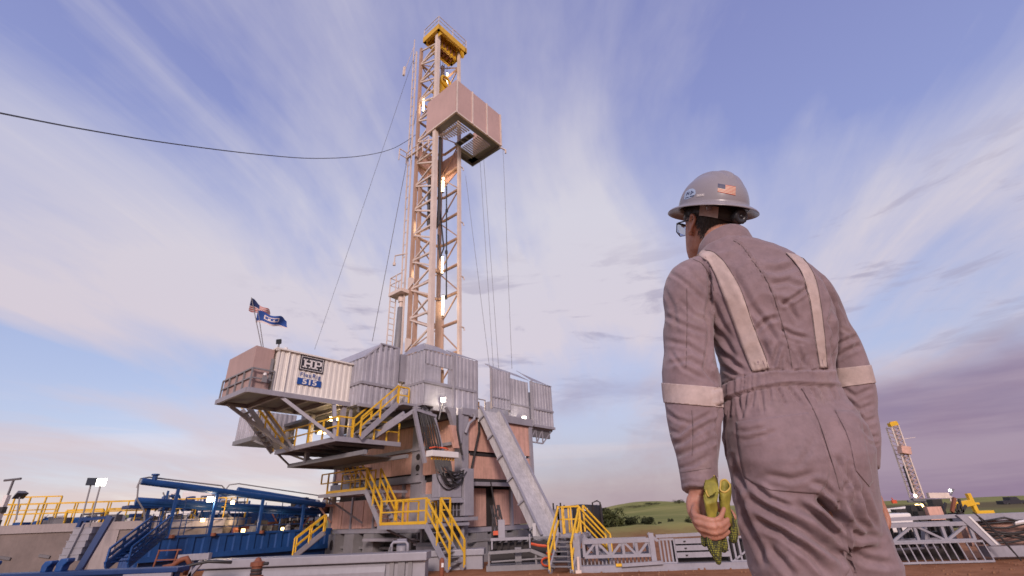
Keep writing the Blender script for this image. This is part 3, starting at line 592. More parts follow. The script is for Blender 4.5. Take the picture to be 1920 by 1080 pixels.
m = MB(); m.path([V(-.62, -.3, 6.5), V(-.62, -.32, 5.8), V(-.5, -.36, 5.2), V(-.35, -.4, 4.6)], .055, 7); m.path([V(1.15, -.05, 6.4), V(1.15, -.08, 5.9), V(.85, -.1, 5.0), V(.55, -.14, 4.1), V(.5, -.2, 3.9)], .06, 7); m.build('hose', BLACK, t)
m = MB(); m.tube((1.15, -.05, 6.62), (1.15, -.05, 6.1), .055, 8); m.tube((-.62, -.3, 6.85), (-.62, -.3, 6.5), .05, 8); m.build('coupling', WHITE, t)
# ---- slide ramp
t = thing('slide_ramp', 'long worn grey steel slide ramp sloping from the drill floor down to the right', 'ramp', (1.8, -3.7, 0))
T0, T1 = V(1.08, -.15, 7.0), V(1.08, -3.75, .95); dn = (T1-T0).normalized(); nrm = V(1, 0, 0).cross(dn).normalized()
if nrm.z < 0: nrm = -nrm
w = V(1.36, 0, 0)
m = MB(); m.prism([T0, T0+w, T1+w, T1], nrm*-.05); m.build('plate', RAMP, t)
m = MB()
for o in (V(-.05, 0, 0), w): m.prism([T0+o+nrm*.28, T1+o+nrm*.28, T1+o-nrm*.22, T0+o-nrm*.22], (.05, 0, 0))
m.build('side_cheek', RAMP, t)
m = MB()
for o in (V(-.12, 0, 0), w+V(.05, 0, 0)):
    m.bar(T0+o+nrm*.27, T1+o+nrm*.27, .14, .05, nrm)
    for k in range(6): q = T0.lerp(T1, .08+k*.17)+o; m.bar(q-nrm*.2, q+nrm*.25, .09, .07, dn)
for k in range(7): q = T0.lerp(T1, .05+k*.15)-nrm*.12; m.bar(q, q+w, .1, .12, nrm)
m.build('flange', G_STEEL, t)
m = MB(); m.box((.75, -4.3, 0), (2.8, -3.6, .9)); m.build('foot', G_MID, t)
m = MB(); m.bar((.82, -1.15, 3.4), (.82, -1.6, 1.4), .05, .05); m.build('tie_rod', DARK, t)
m = MB(); m.box((.66, -3.78, 1.05), (.82, -3.73, 1.55)); m.build('notice', WHITE, t)
# ---- right-hand stair by the ramp foot
t = thing('ramp_stair', 'small yellow railed stair beside the foot of the slide ramp', 'stair', (-.9, -5.9, 0))
FR[0] = WF; BASE[t.name] = V(0, 0, 0); t.location = (0, 0, 0); t.rotation_euler = (0, 0, 0)
wd = V(.92, -.38, 0).normalized()
flight(t, (.92, 19.4, .0), (1.45, 20.7, 1.15), .85, wd, 8, .85)
m = MB(); m.prism([(1.45, 20.7, 1.05), (2.25, 20.37, 1.05), (2.75, 21.5, 1.05), (1.95, 21.83, 1.05)], (0, 0, .12)); m.build('landing', G_STEEL, t)
m = MB(); m.rail([(1.45, 20.7, 1.17), (1.95, 21.83, 1.17)], .95, .033, .7); m.rail([(1.6, 20.64, 1.17), (2.25, 20.37, 1.17)], .95, .03, .4); m.build('landing_rail', YEL, t)
flight(t, (3.25, 21.0, .05), (2.2, 20.55, 1.15), .8, V(.38, .92, 0).normalized(), 7, .95)
m = MB(); m.box((1.7, 20.9, 0), (1.85, 21.05, 1.05)); m.box((2.4, 21.1, 0), (2.5, 21.2, 1.05)); m.build('support_leg', G_STEEL, t)
FR[0] = RIG
# ---- mast
def mast():
    t = thing('rig_mast', 'tall cream lattice mast with a yellow crown rising from the middle of the rig', 'mast', (1.85, 4.5, 7))
    ln = -.0175
    def L(a, b, z): return V(a+ln*(z-11), b, z)
    a0, a1, b0, b1, z0, z1 = .63, 3.05, 3.5, 5.65, 7.0, 38.9
    for nm, a, b, w in (('leg', a0, b0, .31), ('leg', a1, b0, .22), ('leg', a0, b1, .22), ('leg', a1, b1, .22)):
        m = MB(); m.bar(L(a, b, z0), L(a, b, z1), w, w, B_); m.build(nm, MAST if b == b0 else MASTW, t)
    m = MB()       # dark guide beam inside the front left leg
    m.bar(L(a0+.28, b0+.25, z0), L(a0+.28, b0+.25, 26), .2, .2, B_); m.bar(L(a0+.1, b1-.45, z0), L(a0+.1, b1-.45, 24), .25, .2, B_); m.build('guide_rail', MASTW, t)
    zs = [9.4+2.12*i for i in range(14)]+[38.6]
    m = MB()
    for i, z in enumerate(zs[:-1]):
        zn = zs[i+1]; zm = (z+zn)/2
        m.bar(L(a0, b0, z), L(a0, b1, z+.05), .13, .13); m.bar(L(a0, b1, z), L(a0, b0, zm), .11, .11); m.bar(L(a0, b0, zm), L(a0, b1, zn), .11, .11)
    for z in (11.9, 16.2): m.prism([L(a0-.16, b1-.5, z-.05), L(a0-.16, b1+.15, z-.45), L(a0-.16, b1+.15, z+.5), L(a0-.16, b1-.5, z+.25)], (.04, 0, 0))
    m.build('left_bracing', MAST, t)
    m = MB()
    for i, z in enumerate(zs[:-1]):
        zn = zs[i+1]; pts = [L(a0, b1, z), L(a1-.55, b1, z), L(a1-.2, b1-.12, z), L(a1, b1-.5, z), L(a1, b0, z)]
        m.path(pts, .11, 6)
        if i % 2: m.bar(L(a0, b1, z), L(a1, b1, zn), .07, .07); m.bar(L(a1, b0, z), L(a1, b1, zn), .08, .08)
        else: m.bar(L(a1, b1, z), L(a0, b1, zn), .07, .07); m.bar(L(a1, b1, z), L(a1, b0, zn), .08, .08)
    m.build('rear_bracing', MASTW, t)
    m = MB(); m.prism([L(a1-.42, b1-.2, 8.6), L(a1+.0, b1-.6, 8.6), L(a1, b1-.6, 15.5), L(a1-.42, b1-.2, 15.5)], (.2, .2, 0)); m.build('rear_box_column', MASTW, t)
    m = MB(); za, zb = 25.0, 28.1
    m.prism([L(a0+.1, b1+.05, zb), L(a1, b1+.05, zb), L(a1, b1+.05, za+.6), L(a1-.9, b1+.05, za), L(a0+.1, b1+.05, za+1.0)], (0, .06, 0))
    m.prism([L(a1+.15, b1, zb), L(a1+.15, b0+.2, zb), L(a1+.15, b0+.2, za+1.2), L(a1+.15, b1, za+.3)], (.06, 0, 0)); m.build('wind_apron', TAN_D, t)
    # crown
    cr = MB(); ca = lambda a: a+ln*28
    cr.box((ca(.3), 3.0, 38.75), (ca(3.5), 3.25, 39.35)); cr.box((ca(.3), 4.75, 38.75), (ca(3.5), 5.0, 39.35)); cr.box((ca(.25), 3.0, 38.75), (ca(.5), 5.0, 39.35)); cr.box((ca(3.3), 3.0, 38.75), (ca(3.55), 5.0, 39.35))
    cr.box((ca(.3), 3.1, 39.15), (ca(3.5), 4.9, 39.3)); cr.box((ca(.9), 3.7, 38.0), (ca(2.9), 3.9, 39.1)); cr.box((ca(.9), 4.4, 37.8), (ca(2.9), 4.6, 39.1))
    cr.prism([(ca(.5), 3.1, 38.9), (ca(.5), 3.1, 38.2), (ca(.9), 3.1, 38.9)], (0, .2, 0)); cr.prism([(ca(3.3), 3.1, 38.9), (ca(3.3), 3.1, 38.1), (ca(2.8), 3.1, 38.9)], (0, .2, 0))
    cr = cr.build('crown', YEL_R, t)
    m = MB()
    for k in range(5): m.path([V(ca(1.1+k*.38), 4.15+.5*cos(q), 38.5+.55*sin(q)) for q in np.linspace(0, 2*pi, 15)[:-1]], .09, 6, True)
    m.box((ca(1.0), 4.0, 38.35), (ca(2.8), 4.3, 38.65)); m.build('sheave', RUSTY, cr)
    m = MB(); m.rail([(ca(.3), 4.95, 39.35), (ca(.3), 3.05, 39.35), (ca(3.5), 3.05, 39.35), (ca(3.5), 4.95, 39.35)], 1.0, .022, 1.3); m.build('crown_rail', MAST, cr)
    m = MB()
    for k in range(7): m.tube((ca(1.05+k*.28), 4.6+.08*(k % 2), 38.4), (1.35+k*.12, 4.55, 34.4), .022, 5)
    m.build('drilling_line', G_DARK, t)
    m = MB(); m.bar(L(a0-.25, b1+.35, 9), L(a0-.25, b1+.35, 38.6), .10, .10, B_); m.bar(L(a0-.25, b1+.75, 9.0), L(a0-.25, b1+.75, 38.3), .07, .07, B_)
    for i in range(30): z = 9.4+i; m.bar(L(a0-.25, b1+.35, z), L(a0-.25, b1+.75, z), .04, .04)
    m.build('ladder', MAST, t)
    m = MB(); m.path([L(a1, b0, z) for z in (10.2,)]+[L(a1+.35, b0, 10.15), L(a1+.4, b0, 9.9)], .07, 6)
    for z in (13.2, 16.9, 21.3, 26.3): m.path([L(a1, b0-.1, z), L(a1+.3, b0-.1, z-.02), L(a1+.36, b0-.1, z-.2)], .05, 6)
    m.build('lug', MAST, t)
    m = MB(); m.path([L(a0-.2, b1+.3, 18.6), L(a0-.5, b1+1.3, 18.7), L(a0-.5, b1+1.35, 18.2)], .05, 6); m.lathe(L(a0-.5, b1+1.35, 17.9), [(0, 0), (.1, .05), (.1, .25), (0, .3)], 8); m.build('davit', MAST, t)
    m = MB(); m.path([L(a0+.55, b0+.1, 28), L(a0+.57, b0+.1, 22), L(a0+.55, b0+.15, 20.3), L(a0+.3, b0+.4, 19.6), L(a0+.15, b0+.7, 20.3), L(a0+.12, b0+.7, 24.5)], .115, 6)
    m.build('drag_chain', BLACK, t)
    m = MB(); m.path([L(a1-.55, b0+.8, 24.6), L(a1-.5, b0+.8, 20), L(a1-.45, b0+.8, 15.4)], .05, 6); m.path([L(a0+.7, b0+.3, 19.6), L(a0+1.0, b0+.4, 17.9), L(a0+1.5, b0+.6, 19), L(a1-.7, b0+1.4, 23)], .06, 6)
    for z in (22.4, 18.9, 15.4): m.tube(L(a1-.5, b0+.8, z-.12), L(a1-.5, b0+.8, z+.12), .10, 8)
    m.build('rotary_hose', BLACK, t)
    return t, L
mt, ML = mast()
def tl(a, b, z0, h, k): tubelamp('lit white tube lamp %s' % k, (a, b, z0), (a, b, z0+h), .07, TUBE, 'tube lamps up the mast')
tl(2.62, 5.05, 35.7, 1.9, 'just below the yellow crown of the mast'); tl(2.90, 5.45, 25.0, 1.5, 'below the pinkish board box on the mast'); tl(2.85, 5.2, 17.7, 1.35, 'half way up the right rear corner of the mast'); tl(2.75, 4.9, 14.35, 1.45, 'lowest on the right rear corner of the mast')
tl(.35, 5.2, 31.4, 1.3, 'behind the left bracing level with the board box'); tl(.55, 5.3, 19.9, 1.2, 'behind the left bracing in the middle of the mast'); tl(.62, 5.3, 16.4, .8, 'lowest behind the left bracing of the mast')
t = thing('top_drive', 'yellow top drive block hanging inside the mast above the board box', 'top drive', (1.5, 4.5, 32))
m = MB(); m.box((.95, 4.1, 33.6), (2.3, 4.9, 34.6)); m.box((1.1, 4.0, 32.6), (1.9, 5.0, 33.7)); m.prism([(1.1, 4.2, 34.6), (2.2, 4.2, 34.6), (1.9, 4.2, 35.4), (1.3, 4.2, 35.4)], (0, .6, 0)); m.build('body', YEL_R, t, bevel=.08)
m = MB(); m.path([V(1.65+.5*cos(q), 4.05, 34.9+.5*sin(q)) for q in np.linspace(0, 2*pi, 17)[:-1]], .12, 6, True); m.lathe((1.3, 4.3, 31.4), [(0, 0), (.3, 0), (.35, 1.0), (.2, 1.3), (0, 1.3)], 12); m.build('block', YEL_R, t)
m = MB(); m.box((1.9, 4.0, 33.4), (2.35, 4.1, 33.9)); m.box((1.2, 3.95, 33.2), (1.5, 4.0, 33.5)); m.tube((1.35, 4.5, 29.2), (1.35, 4.5, 31.5), .11, 8); m.build('fitting', RUSTY, t)
# ---- monkey board box
t = thing('racking_board', 'pinkish sheet sided box with an open fingered floor, hung high on the mast', 'board box', (.1, 1.0, 28.3))
x0, x1, y0, y1, zb, zt = .10, 4.98, 1.0, 4.15, 28.35, 31.5
m = MB()
for i in range(3): q0 = x0+.04+i*(x1-x0-.1)/3; m.box((q0+.05, y0, zb), (q0+(x1-x0)/3-.04, y0+.05, zt))
m.build('front_panel', BOARD, t)
m = MB(); m.box((x0, y0+.05, zb), (x0+.05, y1+.2, zt)); m.build('left_panel', BOARD, t); m = MB(); m.box((x1-.05, y0+.1, zb), (x1, y1, zt+.05)); m.build('right_panel', BOARD, t)
m = MB()
for i in range(4): q = x0+.06+i*(x1-x0-.12)/3; m.box((q-.06, y0-.06, zb-.1), (q+.06, y0, zt+.02))
m.box((x0, y0-.03, zb-.12), (x1, y0+.1, zb)); m.box((x0-.02, y0, zb-.12), (x0+.1, y1+.2, zb)); m.build('corner_post', MAST, t)
m = MB()
m.box((x0+.1, y0+.08, zb-.06), (x1-.05, y0+.55, zb-.02)); m.box((x0+.1, y0+.55, zb-.06), (x0+.7, y1+.1, zb-.02)); m.box((x1-.65, y0+.55, zb-.06), (x1-.05, y1, zb-.02)); m.box((x0+2.9, y1-.7, zb-.06), (x1-.05, y1, zb-.02)); m.box((x1-.12, y0+.1, zb-.3), (x1, y1+.1, zb-.02)); m.box((x0+3.0, y1, zb-.28), (x1, y1+.1, zb-.02))
m.box((2.3, y0+.8, zb-.12), (2.75, y1-.6, zb-.02)); m.build('floor_frame', G_MID, t)
m = MB()
for k in range(11): q = y0+.7+k*.2; m.bar((x0+.7, q, zb-.05), (2.1-.06*k, q, zb-.05), .07, .09); m.bar((2.95, q, zb-.05), (x1-.6, q, zb-.05), .07, .09)
m.build('finger', WHITE, t)
m = MB()
for k in range(3): m.box((2.32, y0+.95+k*.5, zb-.15), (2.73, y0+1.3+k*.5, zb-.12))
m.build('hatch', DARK, t)
m = MB(); m.bar((x1-.1, y0+.1, zb-.2), (x1+.35, y0-.1, zb-.35), .08, .08); m.tube((x1+.35, y0-.1, zb-.65), (x1+.35, y0-.1, zb-.3), .07, 6); m.build('sheave_arm', MAST, t)
# under-floor basket by the left leg
t = thing('mast_walkway', 'small open walkway cage on the left of the mast under the board box', 'walkway', (0, 5, 27)); m = MB(); m.box((-.1, 3.7, 27.0), (.05, 6.4, 27.1)); m.rail([(-.12, 3.7, 26.4), (-.12, 6.3, 26.4)], 1.1, .03, .6); m.rail([(-.8, 6.3, 26.4), (-.12, 6.3, 26.4)], 1.1, .03, .6); m.build('cage', MAST, t)
t = thing('mast_platform', 'small railed platform sticking out low on the left of the mast', 'platform', (.4, 6.4, 15.6)); m = MB(); m.box((-.2, 5.7, 15.5), (.6, 7.1, 15.75)); m.build('deck', MAST, t, bevel=.02); m = MB(); m.rail([(-.15, 5.75, 15.75), (-.15, 7.05, 15.75), (.55, 7.05, 15.75)], 1.15, .028, .7); m.build('platform_rail', MAST, t)
m = MB(); m.bar((-.1, 7.0, 15.5), (-.1, 7.0, 9), .06, .06); m.bar((.35, 7.0, 15.5), (.35, 7.0, 9), .06, .06)
for k in range(16): m.bar((-.1, 7., 9.2+k*.4), (.35, 7., 9.2+k*.4), .04, .04)
m.build('ladder', MAST, t)
t = thing('standpipe_cylinder', 'thick grey hydraulic cylinder standing beside the mast foot', 'cylinder', (.2, 6.2, 9)); m = MB(); m.tube((.2, 6.35, 9.0), (.3, 6.3, 14.6), .21, 12); m.build('barrel', G_MID, t, True); m = MB(); m.tube((.3, 6.3, 14.6), (.31, 6.3, 15.1), .12, 10); m.lathe((.31, 6.3, 15.0), [(0, 0), (.2, .0), (.24, .2), (.2, .42), (0, .42)], 12); m.build('rod_end', MAST, t)
t = thing('crown_instrument', 'thin instrument pole with a hanging weight on the left of the crown', 'instrument', (-.3, 6.2, 38)); m = MB(); m.bar((-.25, 6.2, 37.5), (-.25, 6.2, 40.2), .06, .06); m.bar((-.5, 6.9, 36.8), (-.25, 6.2, 39.4), .03, .03); m.bar((-.6, 6.9, 36.0), (-.6, 6.9, 37.0), .16, .16); m.build('pole', MAST, t)
# ---- lines and cables
def line(label, pts, r, mat=G_DARK, nm='guy_wire', g='wires from the mast'):
    b = Vector(pts[0]); m = MB(); m.path(pts, r, 5); o = m.build(nm, mat, None, False, base=b); tag(o, label, 'wire' if nm == 'guy_wire' else 'cable', g); return o
RI = RIG.m.inverted()
def rp(px, py, Y): return RI @ at(px, py, Y)
line('steel guy wire running from the mast down to the left, the clearer of the two', [V(.3, 6., 32), rp(698, 640, 33)], .022)
line('faint guy wire running from the crown far down to the left', [V(-.2, 6.2, 38), rp(590, 655, 38)], .014)
for k, (pt, pb, lab) in enumerate((((873, 330), (918, 690), 'leftmost'), ((900, 300), (925, 690), 'second from the left'), ((907, 300), (935, 690), 'third from the left'), ((943, 275), (960, 692), 'rightmost'))):
    line('thin wire from the board box down to the rig, %s of four' % lab, [rp(*pt, 30.5), rp(*pb, 29.5)], .013)
P0, P1, P2 = RI @ at(-160, 178, 7.5), RI @ at(300, 268, 14), RI @ at(775, 258, 29)
cps = [(-160, 178, 6.5), (0, 212, 8), (160, 243, 10.5), (320, 269, 13.5), (480, 289, 17), (590, 297, 20.5), (680, 292, 24), (740, 277, 27), (785, 249, 29.6)]
cp = [RI @ at(*q) for q in cps]; fin = []
for i in range(len(cp)-1):
    p0, p1, p2, p3 = cp[max(0, i-1)], cp[i], cp[i+1], cp[min(len(cp)-1, i+2)]
    for s in np.linspace(0, 1, 6)[:-1]:
        fin.append((p1*2+(p2-p0)*s+(p0*2-p1*5+p2*4-p3)*s*s+(p1*3-p0-p2*3+p3)*s**3)/2)
fin.append(cp[-1]); line('black power cable sagging across the sky from the left to the mast', fin, .021, BLACK, 'power_cable', 'hanging cables')
# ================================================================== blue tank plant on the left (rig axes)
t = thing('blue_tank_rig', 'deep blue ribbed steel tank wall with posts and big blue pipes overhead', 'tank plant', (-9.4, 11, 0)); BT = t
m = MB(); m.corr((-9.6, 11, 0), A_, 9.4, .75, 1.52, -B_, .72, .07, .1); m.box((-9.65, 10.9, .55), (-.2, 11.1, .78)); m.box((-9.65, 10.9, 1.5), (-.2, 11.05, 1.6)); m.corr((-9.7, 11, 0), B_, 2.4, 0, 1.5, -A_, .5, .07, .1); m.build('tank_wall', BLUE, t)
m = MB(); m.box((-9.5, 11.2, 0), (-.2, 11.3, .6)); m.box((-5.8, 14.5, .3), (0, 14.6, 2.6)); m.box((-9.4, 11.3, 1.3), (-.3, 15.0, 1.42)); m.build('dark_back', BLUE_D, t)
pipe = [V(-10.3, 11.05, 3.98), V(-8.7, 11.05, 3.80), V(-.6, 11.4, 2.86)]
m = MB()
for a, zt in ((-8.7, 3.7), (-6.88, 3.45), (-4.5, 3.2), (-2.1, 2.9)): m.bar((a, 11, 1.5), (a, 11, zt), .13, .13); m.bar((a+.2, 13.2, 1.4), (a+.2, 13.2, zt), .09, .09)
m.build('post', BLUE, t)
m = MB(); m.path(pipe, [.15, .16, .15], 12); m.path([V(-10.0, 12.4, 3.2), V(-.4, 12.2, 2.55)], .16, 12); m.path([V(-5.0, 13.4, 3.75), V(0, 13.4, 3.05)], .2, 12); m.tube((-9.8, 11.05, 3.9), (-9.8, 11.05, 4.25), .11, 10); m.lathe((-9.8, 11.05, 4.25), [(0, 0), (.17, 0), (.17, .07), (0, .07)], 12); m.path([V(-10, 12.4, 3.05), V(-.5, 12.3, 2.35)], .08, 8); m.build('overhead_pipe', BLUE, t)
m = MB()
for a, zt in ((-8.7, 1.55), (-6.88, 1.55), (-4.5, 1.55)): m.lathe((a+.15, 10.84, zt-.05), [(0, 0), (.12, 0), (.12, .14), (0, .14)], 10)
m.build('cap', RUSTY, t)
m = MB()
m.path([V(-10.25, 11.05, 3.95), V(-10.4, 11.0, 3.85), V(-10.3, 10.95, 3.2), V(-9.9, 10.95, 2.7), V(-9.6, 10.95, 1.6)], .035, 6); m.path([V(-10.4, 11.1, 3.7), V(-10.35, 11.1, 4.1), V(-10.0, 11.2, 4.18), V(-6.6, 11.4, 3.86), V(-6.3, 11.4, 3.6)], .035, 6); m.path([V(-5.8, 13.4, 3.5), V(-5.5, 13.4, 4.05), V(-5.0, 13.4, 4.12), V(0, 13.4, 3.5)], .035, 6); m.build('thin_pipe', G_MID, t)
m = MB()
for k in range(22): a = -9.2+k*.42; m.bar((a, 12.0+.6*(k % 3), 1.5), (a, 12.0+.6*(k % 3), 2.6+.25*(k % 4)), .035, .035)
for z in (1.9, 2.25): m.bar((-9.2, 12.0, z), (-.5, 12.0, z), .035, .035); m.bar((-9.2, 12.9, z), (-.5, 12.9, z), .04, .04)
m.build('catwalk_rail', BLUE_D, t)
def clutter(label, base, n, sp, mats, seed, nm='machinery', cat='machinery', hb=(.25, .9)):
    """a skid of pump bodies, pipes, valves and boxes"""
    rr = random.Random(seed); t = thing(nm, label, cat, base); b = Vector(base)
    for j, mt_ in enumerate(mats):
        m = MB()
        for i in range(n):
            p = b+V(rr.uniform(0, sp[0]), rr.uniform(0, sp[1]), 0); k = rr.random(); h = rr.uniform(*hb)
            if k < .35: m.box(p, p+V(rr.uniform(.2, .7), rr.uniform(.2, .6), h))
            elif k < .6: m.lathe(p, [(0, 0), (.2, 0), (.2, h*.7), (.12, h), (0, h)], 10)
            elif k < .8: m.path([p, p+V(0, 0, h), p+V(rr.uniform(.4, 1.2), 0, h*1.05), p+V(rr.uniform(.4, 1.2), .2, 0)], .06, 6)
            else: m.bar(p, p+V(rr.uniform(-.8, .8), .1, h*1.4), .06, .06)
        m.build(['casing', 'pipework', 'fitting'][j], mt_, t)
    return t
clutter('jumble of dark pumps and pipes inside the blue tank plant', (-6.5, 12.3, 1.4), 22, (6.2, 2.0), (DARK, RUSTY, G_MID), 3)
clutter('pale grey shaker boxes above the blue pipes', (-8.8, 13.4, 2.75), 7, (3.6, 1.0), (G_MID, G_STEEL, BLUE), 5, 'shaker_unit', 'machine', (.3, .75))
m = MB(); m.box((-9.9, 13.6, 2.9), (-6.4, 15, 3.05)); m.bar((-9, 13.8, 0), (-9, 13.8, 2.9), .15, .15); m.bar((-6.8, 13.8, 0), (-6.8, 13.8, 2.9), .15, .15); m.build('shaker_stand', BLUE_D, BT)
clutter('row of dark rusty valves where the blue pipes meet the rig base', (-1.7, 12.6, 2.5), 10, (2.2, .8), (RUSTY, DARK, BLUE_D), 8, 'valve_group', 'valves', (.4, .9))
m = MB(); m.bar((-1.5, 12.9, 0), (-1.5, 12.9, 2.5), .2, .2); m.bar((.2, 12.9, 0), (.2, 12.9, 2.5), .2, .2); m.box((-1.8, 12.4, 2.4), (.6, 13.6, 2.5)); m.build('valve_stand', BLUE_D, BT)
t = thing('corner_shelf', 'small tan shelf bracket with two pale lamps at the left corner of the rig base', 'shelf', (-.6, 11.9, 2.9)); m = MB(); m.box((-1.2, 11.4, 2.78), (.1, 12.2, 2.9)); m.bar((-.9, 11.5, 2.8), (0, 11.5, 1.9), .08, .08); m.build('shelf', TAN, t); m = MB()
for k in range(2): m.lathe((-.95+k*.5, 11.6, 2.9), [(0, 0), (.13, 0), (.16, .15), (.1, .26), (0, .28)], 10)
m.build('white_pot', WHITE, t); m = MB(); m.lathe((-.2, 11.5, 3.3), [(0, 0), (.08, .02), (.08, .12), (0, .15)], 8); m.build('beacon', AMBER, t); m = MB(); m.bar((-.2, 11.5, 2.9), (-.2, 11.5, 3.3), .04, .04); m.build('beacon_stem', G_DARK, t)
for lab, p, mat_, s in (('bright lit lamp under the high blue pipe', (-7.1, 11.2, 3.20), LAMP, .26), ('lit lamp right of the brightest one under the blue pipe', (-5.9, 11.4, 3.05), LAMPW, .17), ('lit round lamp low at the left inside the blue plant', (-7.0, 11.9, 2.25), LAMPW, .17), ('warm lit lamp low on the deck of the blue plant', (-5.2, 11.15, 1.68), LAMPW, .17), ('small warm lit lamp low at the right of the blue plant', (-3.1, 11.15, 1.68), LAMPW, .14)):
    flood(lab, p, tocam(p), True, None, s, mat_)
t = thing('blue_stair', 'blue steel stair with blue rails climbing right to the blue tank deck', 'stair', (-14, 10, 0))
FR[0] = WF; BASE[t.name] = V(0, 0, 0); t.location = (0, 0, 0); t.rotation_euler = (0, 0, 0)
p, q = at(197, 1062, 21.5), at(278, 998, 23.5); m = MB(); o = V(.3, .8, 0)
m.bar(p, q, .08, .34); m.bar(p+o, q+o, .08, .34); m.build('stringer', BLUE, t)
m = MB()
for k in range(1, 9): c = p.lerp(q, k/9); m.bar(c, c+o, .22, .04)
m.build('tread', BLUE_D, t)
for oo in (V(0, 0, 0), o): m = MB(); m.rail([p+oo, q+oo], .62, .035, .9); m.rail([p+oo+V(0, 0, .18), q+oo+V(0, 0, .18)], .22, .02, .9, mid=False); m.build('stair_rail', BLUE, t)
# ---- grey mud tank wall, far left
t = thing('mud_tank', 'long low grey tank wall with brown stained panels, at the far left', 'tank', (-26, 26, 0))
def tw(x, z, off=0.): return V(-30+x*.985, 25.6+x*.17+off, z)
m = MB(); m.prism([tw(0, 0), tw(14.4, 0), tw(14.4, 2.1), tw(0, 2.1)], (0, 2.5, 0)); m.build('panel', paint('stained tank wall', (.185, .15, .138), .75, .40, .45, .25, .15), t)
m = MB(); m.prism([tw(0, 1.96, -.1), tw(14.5, 1.96, -.1), tw(14.5, 2.34, -.1), tw(0, 2.34, -.1)], (0, 2.7, 0))
for x in (.2, 8.55): m.prism([tw(x, 0, -.08), tw(x+.95, 0, -.08), tw(x+.95, 1.96, -.08), tw(x, 1.96, -.08)], (0, .1, 0))
m.build('top_beam', paint('dusty grey beam', (.30, .26, .255), .6, .2, .6, .8, .1), t)
m = MB(); 
for x in (1.5, 3, 4.5, 6.2, 7.7, 10): m.bar(tw(x, .95, -.05), tw(x+.5, .85, -.05), .08, .12)
m.build('hook', G_DARK, t)
t = thing('tank_guard_rail', 'yellow guard rail with several gates along the top of the grey tank', 'railing', (-26, 26, 2.3))
m = MB(); m.rail([tw(0, 2.34), tw(14.3, 2.34)], .98, .022, 1.5); m.build('front_rail', YEL, t)
m = MB(); m.rail([tw(0, 2.34, 2.2), tw(14.3, 2.34, 2.2)], 1.05, .025, .9); m.build('rear_rail', YEL, t)
m = MB()
for x0, x1 in ((6.3, 8.0), (8.2, 10.0), (10.2, 12.4)): m.rail([tw(x0, 2.34, .6), tw(x1, 2.34, .6)], .62, .05, 1.7, mid=False)
m.rail([tw(3.4, 2.34, .9), tw(5.6, 2.34, .9)], 1.35, .03, .7); m.build('gate', YEL, t)
t = clutter('small white and dark pieces of gear lying on the grey tank behind the yellow rail', (-27, 27.2, 2.3), 20, (10.5, 2.2), (G_DARK, WHITE, BLUE), 12, 'deck_gear', 'gear', (.15, .45))
t = thing('white_trailer', 'low white trailer with a blue stripe behind the yellow rail, beside the blue plant', 'trailer', (-22, 34, 0)); m = MB(); m.box((-24.5, 34, 2.0), (-13.8, 36, 2.75)); m.box((-22.4, 34.1, 2.75), (-20.4, 36, 4.1)); m.prism([(-20.4, 34.1, 2.75), (-19.2, 34.1, 2.75), (-20.4, 34.1, 3.7)], (0, 1.8, 0)); m.build('body', WHITE, t, bevel=.08); m = MB(); m.box((-22, 33.95, 1.3), (-13.8, 34, 2.2)); m.build('stripe', BLUE, t); m = MB(); m.bar((-26.2, 34, 2.0), (-22.6, 34, 4.2), .16, .16); m.build('boom', WHITE, t)
for lab, px, yb, yt, lit in (('unlit square floodlight on a tall thin pole above the grey tank', 172, 998, 903, False), ('lit square floodlight on a tall thin pole above the grey tank', 190, 996, 904, True)):
    q = at(px, yt, 25.6); f = at(px-25, yb, 25.6); d = (CAM-q).normalized(); t = flood(lab, q, (d.x, d.y, d.z+(0.0 if lit else .25)), lit, [f], .36, LAMP)
q = at(38, 930, 25.9); t = flood('unlit floodlight turned up on a short pole at the far left', q, (.5, -.2, -.7), False, [at(30, 975, 25.9)], .42)
t = thing('striped_barrier_post', 'black and white post with a blurred lamp at the far left edge', 'post', at(-14, 992, 22)); b = BASE[t.name]; m = MB()
for k in range(6): m.box(b+V(-.14+.02*k, -.1, -1.9+k*.5), b+V(.1+.02*k, .1, -1.66+k*.5))
m.build('dark_band', BLACK, t); m = MB(); m.bar(b+V(-.05, 0, -2.2), b+V(.1, 0, 1.3), .18, .16); m.build('pole', WHITE, t); m = MB(); m.tube(b+V(-.3, 0, 1.9), b+V(.4, 0, 1.95), .05, 6); m.bar(b+V(.1, 0, 1.2), b+V(.1, 0, 1.95), .06, .06); m.build('arm', G_DARK, t)
# ---- blue foreground skid
t = thing('blue_skid', 'low blue steel skid beam with lifting ears in the left foreground', 'skid', (-10, 13, 0))
m = MB(); m.box((-15, 12.6, 0), (-8.0, 12.8, 1.08)); m.box((-15, 12.5, 1.0), (-7.9, 12.95, 1.10)); m.build('beam', BLUE_D, t, bevel=.02)
m = MB()
for x, s in ((-12.6, .42), (-11.2, .36), (-10.85, .42)): m.prism([(x-.18*s, 12.7, 1.08), (x+.16*s, 12.7, 1.08), (x+.2*s, 12.7, 1.08+.3*s), (x+.42*s, 12.7, 1.08+.5*s), (x+.40*s, 12.7, 1.08+.68*s), (x-.05*s, 12.7, 1.08+.66*s), (x-.2*s, 12.7, 1.08+.4*s)], (0, .22, 0))
m.build('lifting_ear', BLUE, t, bevel=.03)
m = MB(); m.box((-9.1, 12.46, .72), (-8.0, 12.52, 1.0)); m.build('name_plate', G_STEEL, t)
t = thing('white_cage_stack', 'stack of white grating frames in a blue holder standing on the blue skid', 'frame stack', (-11, 13.2, 1.1)); m = MB()
pb = at(118, 1062, 13.6); 
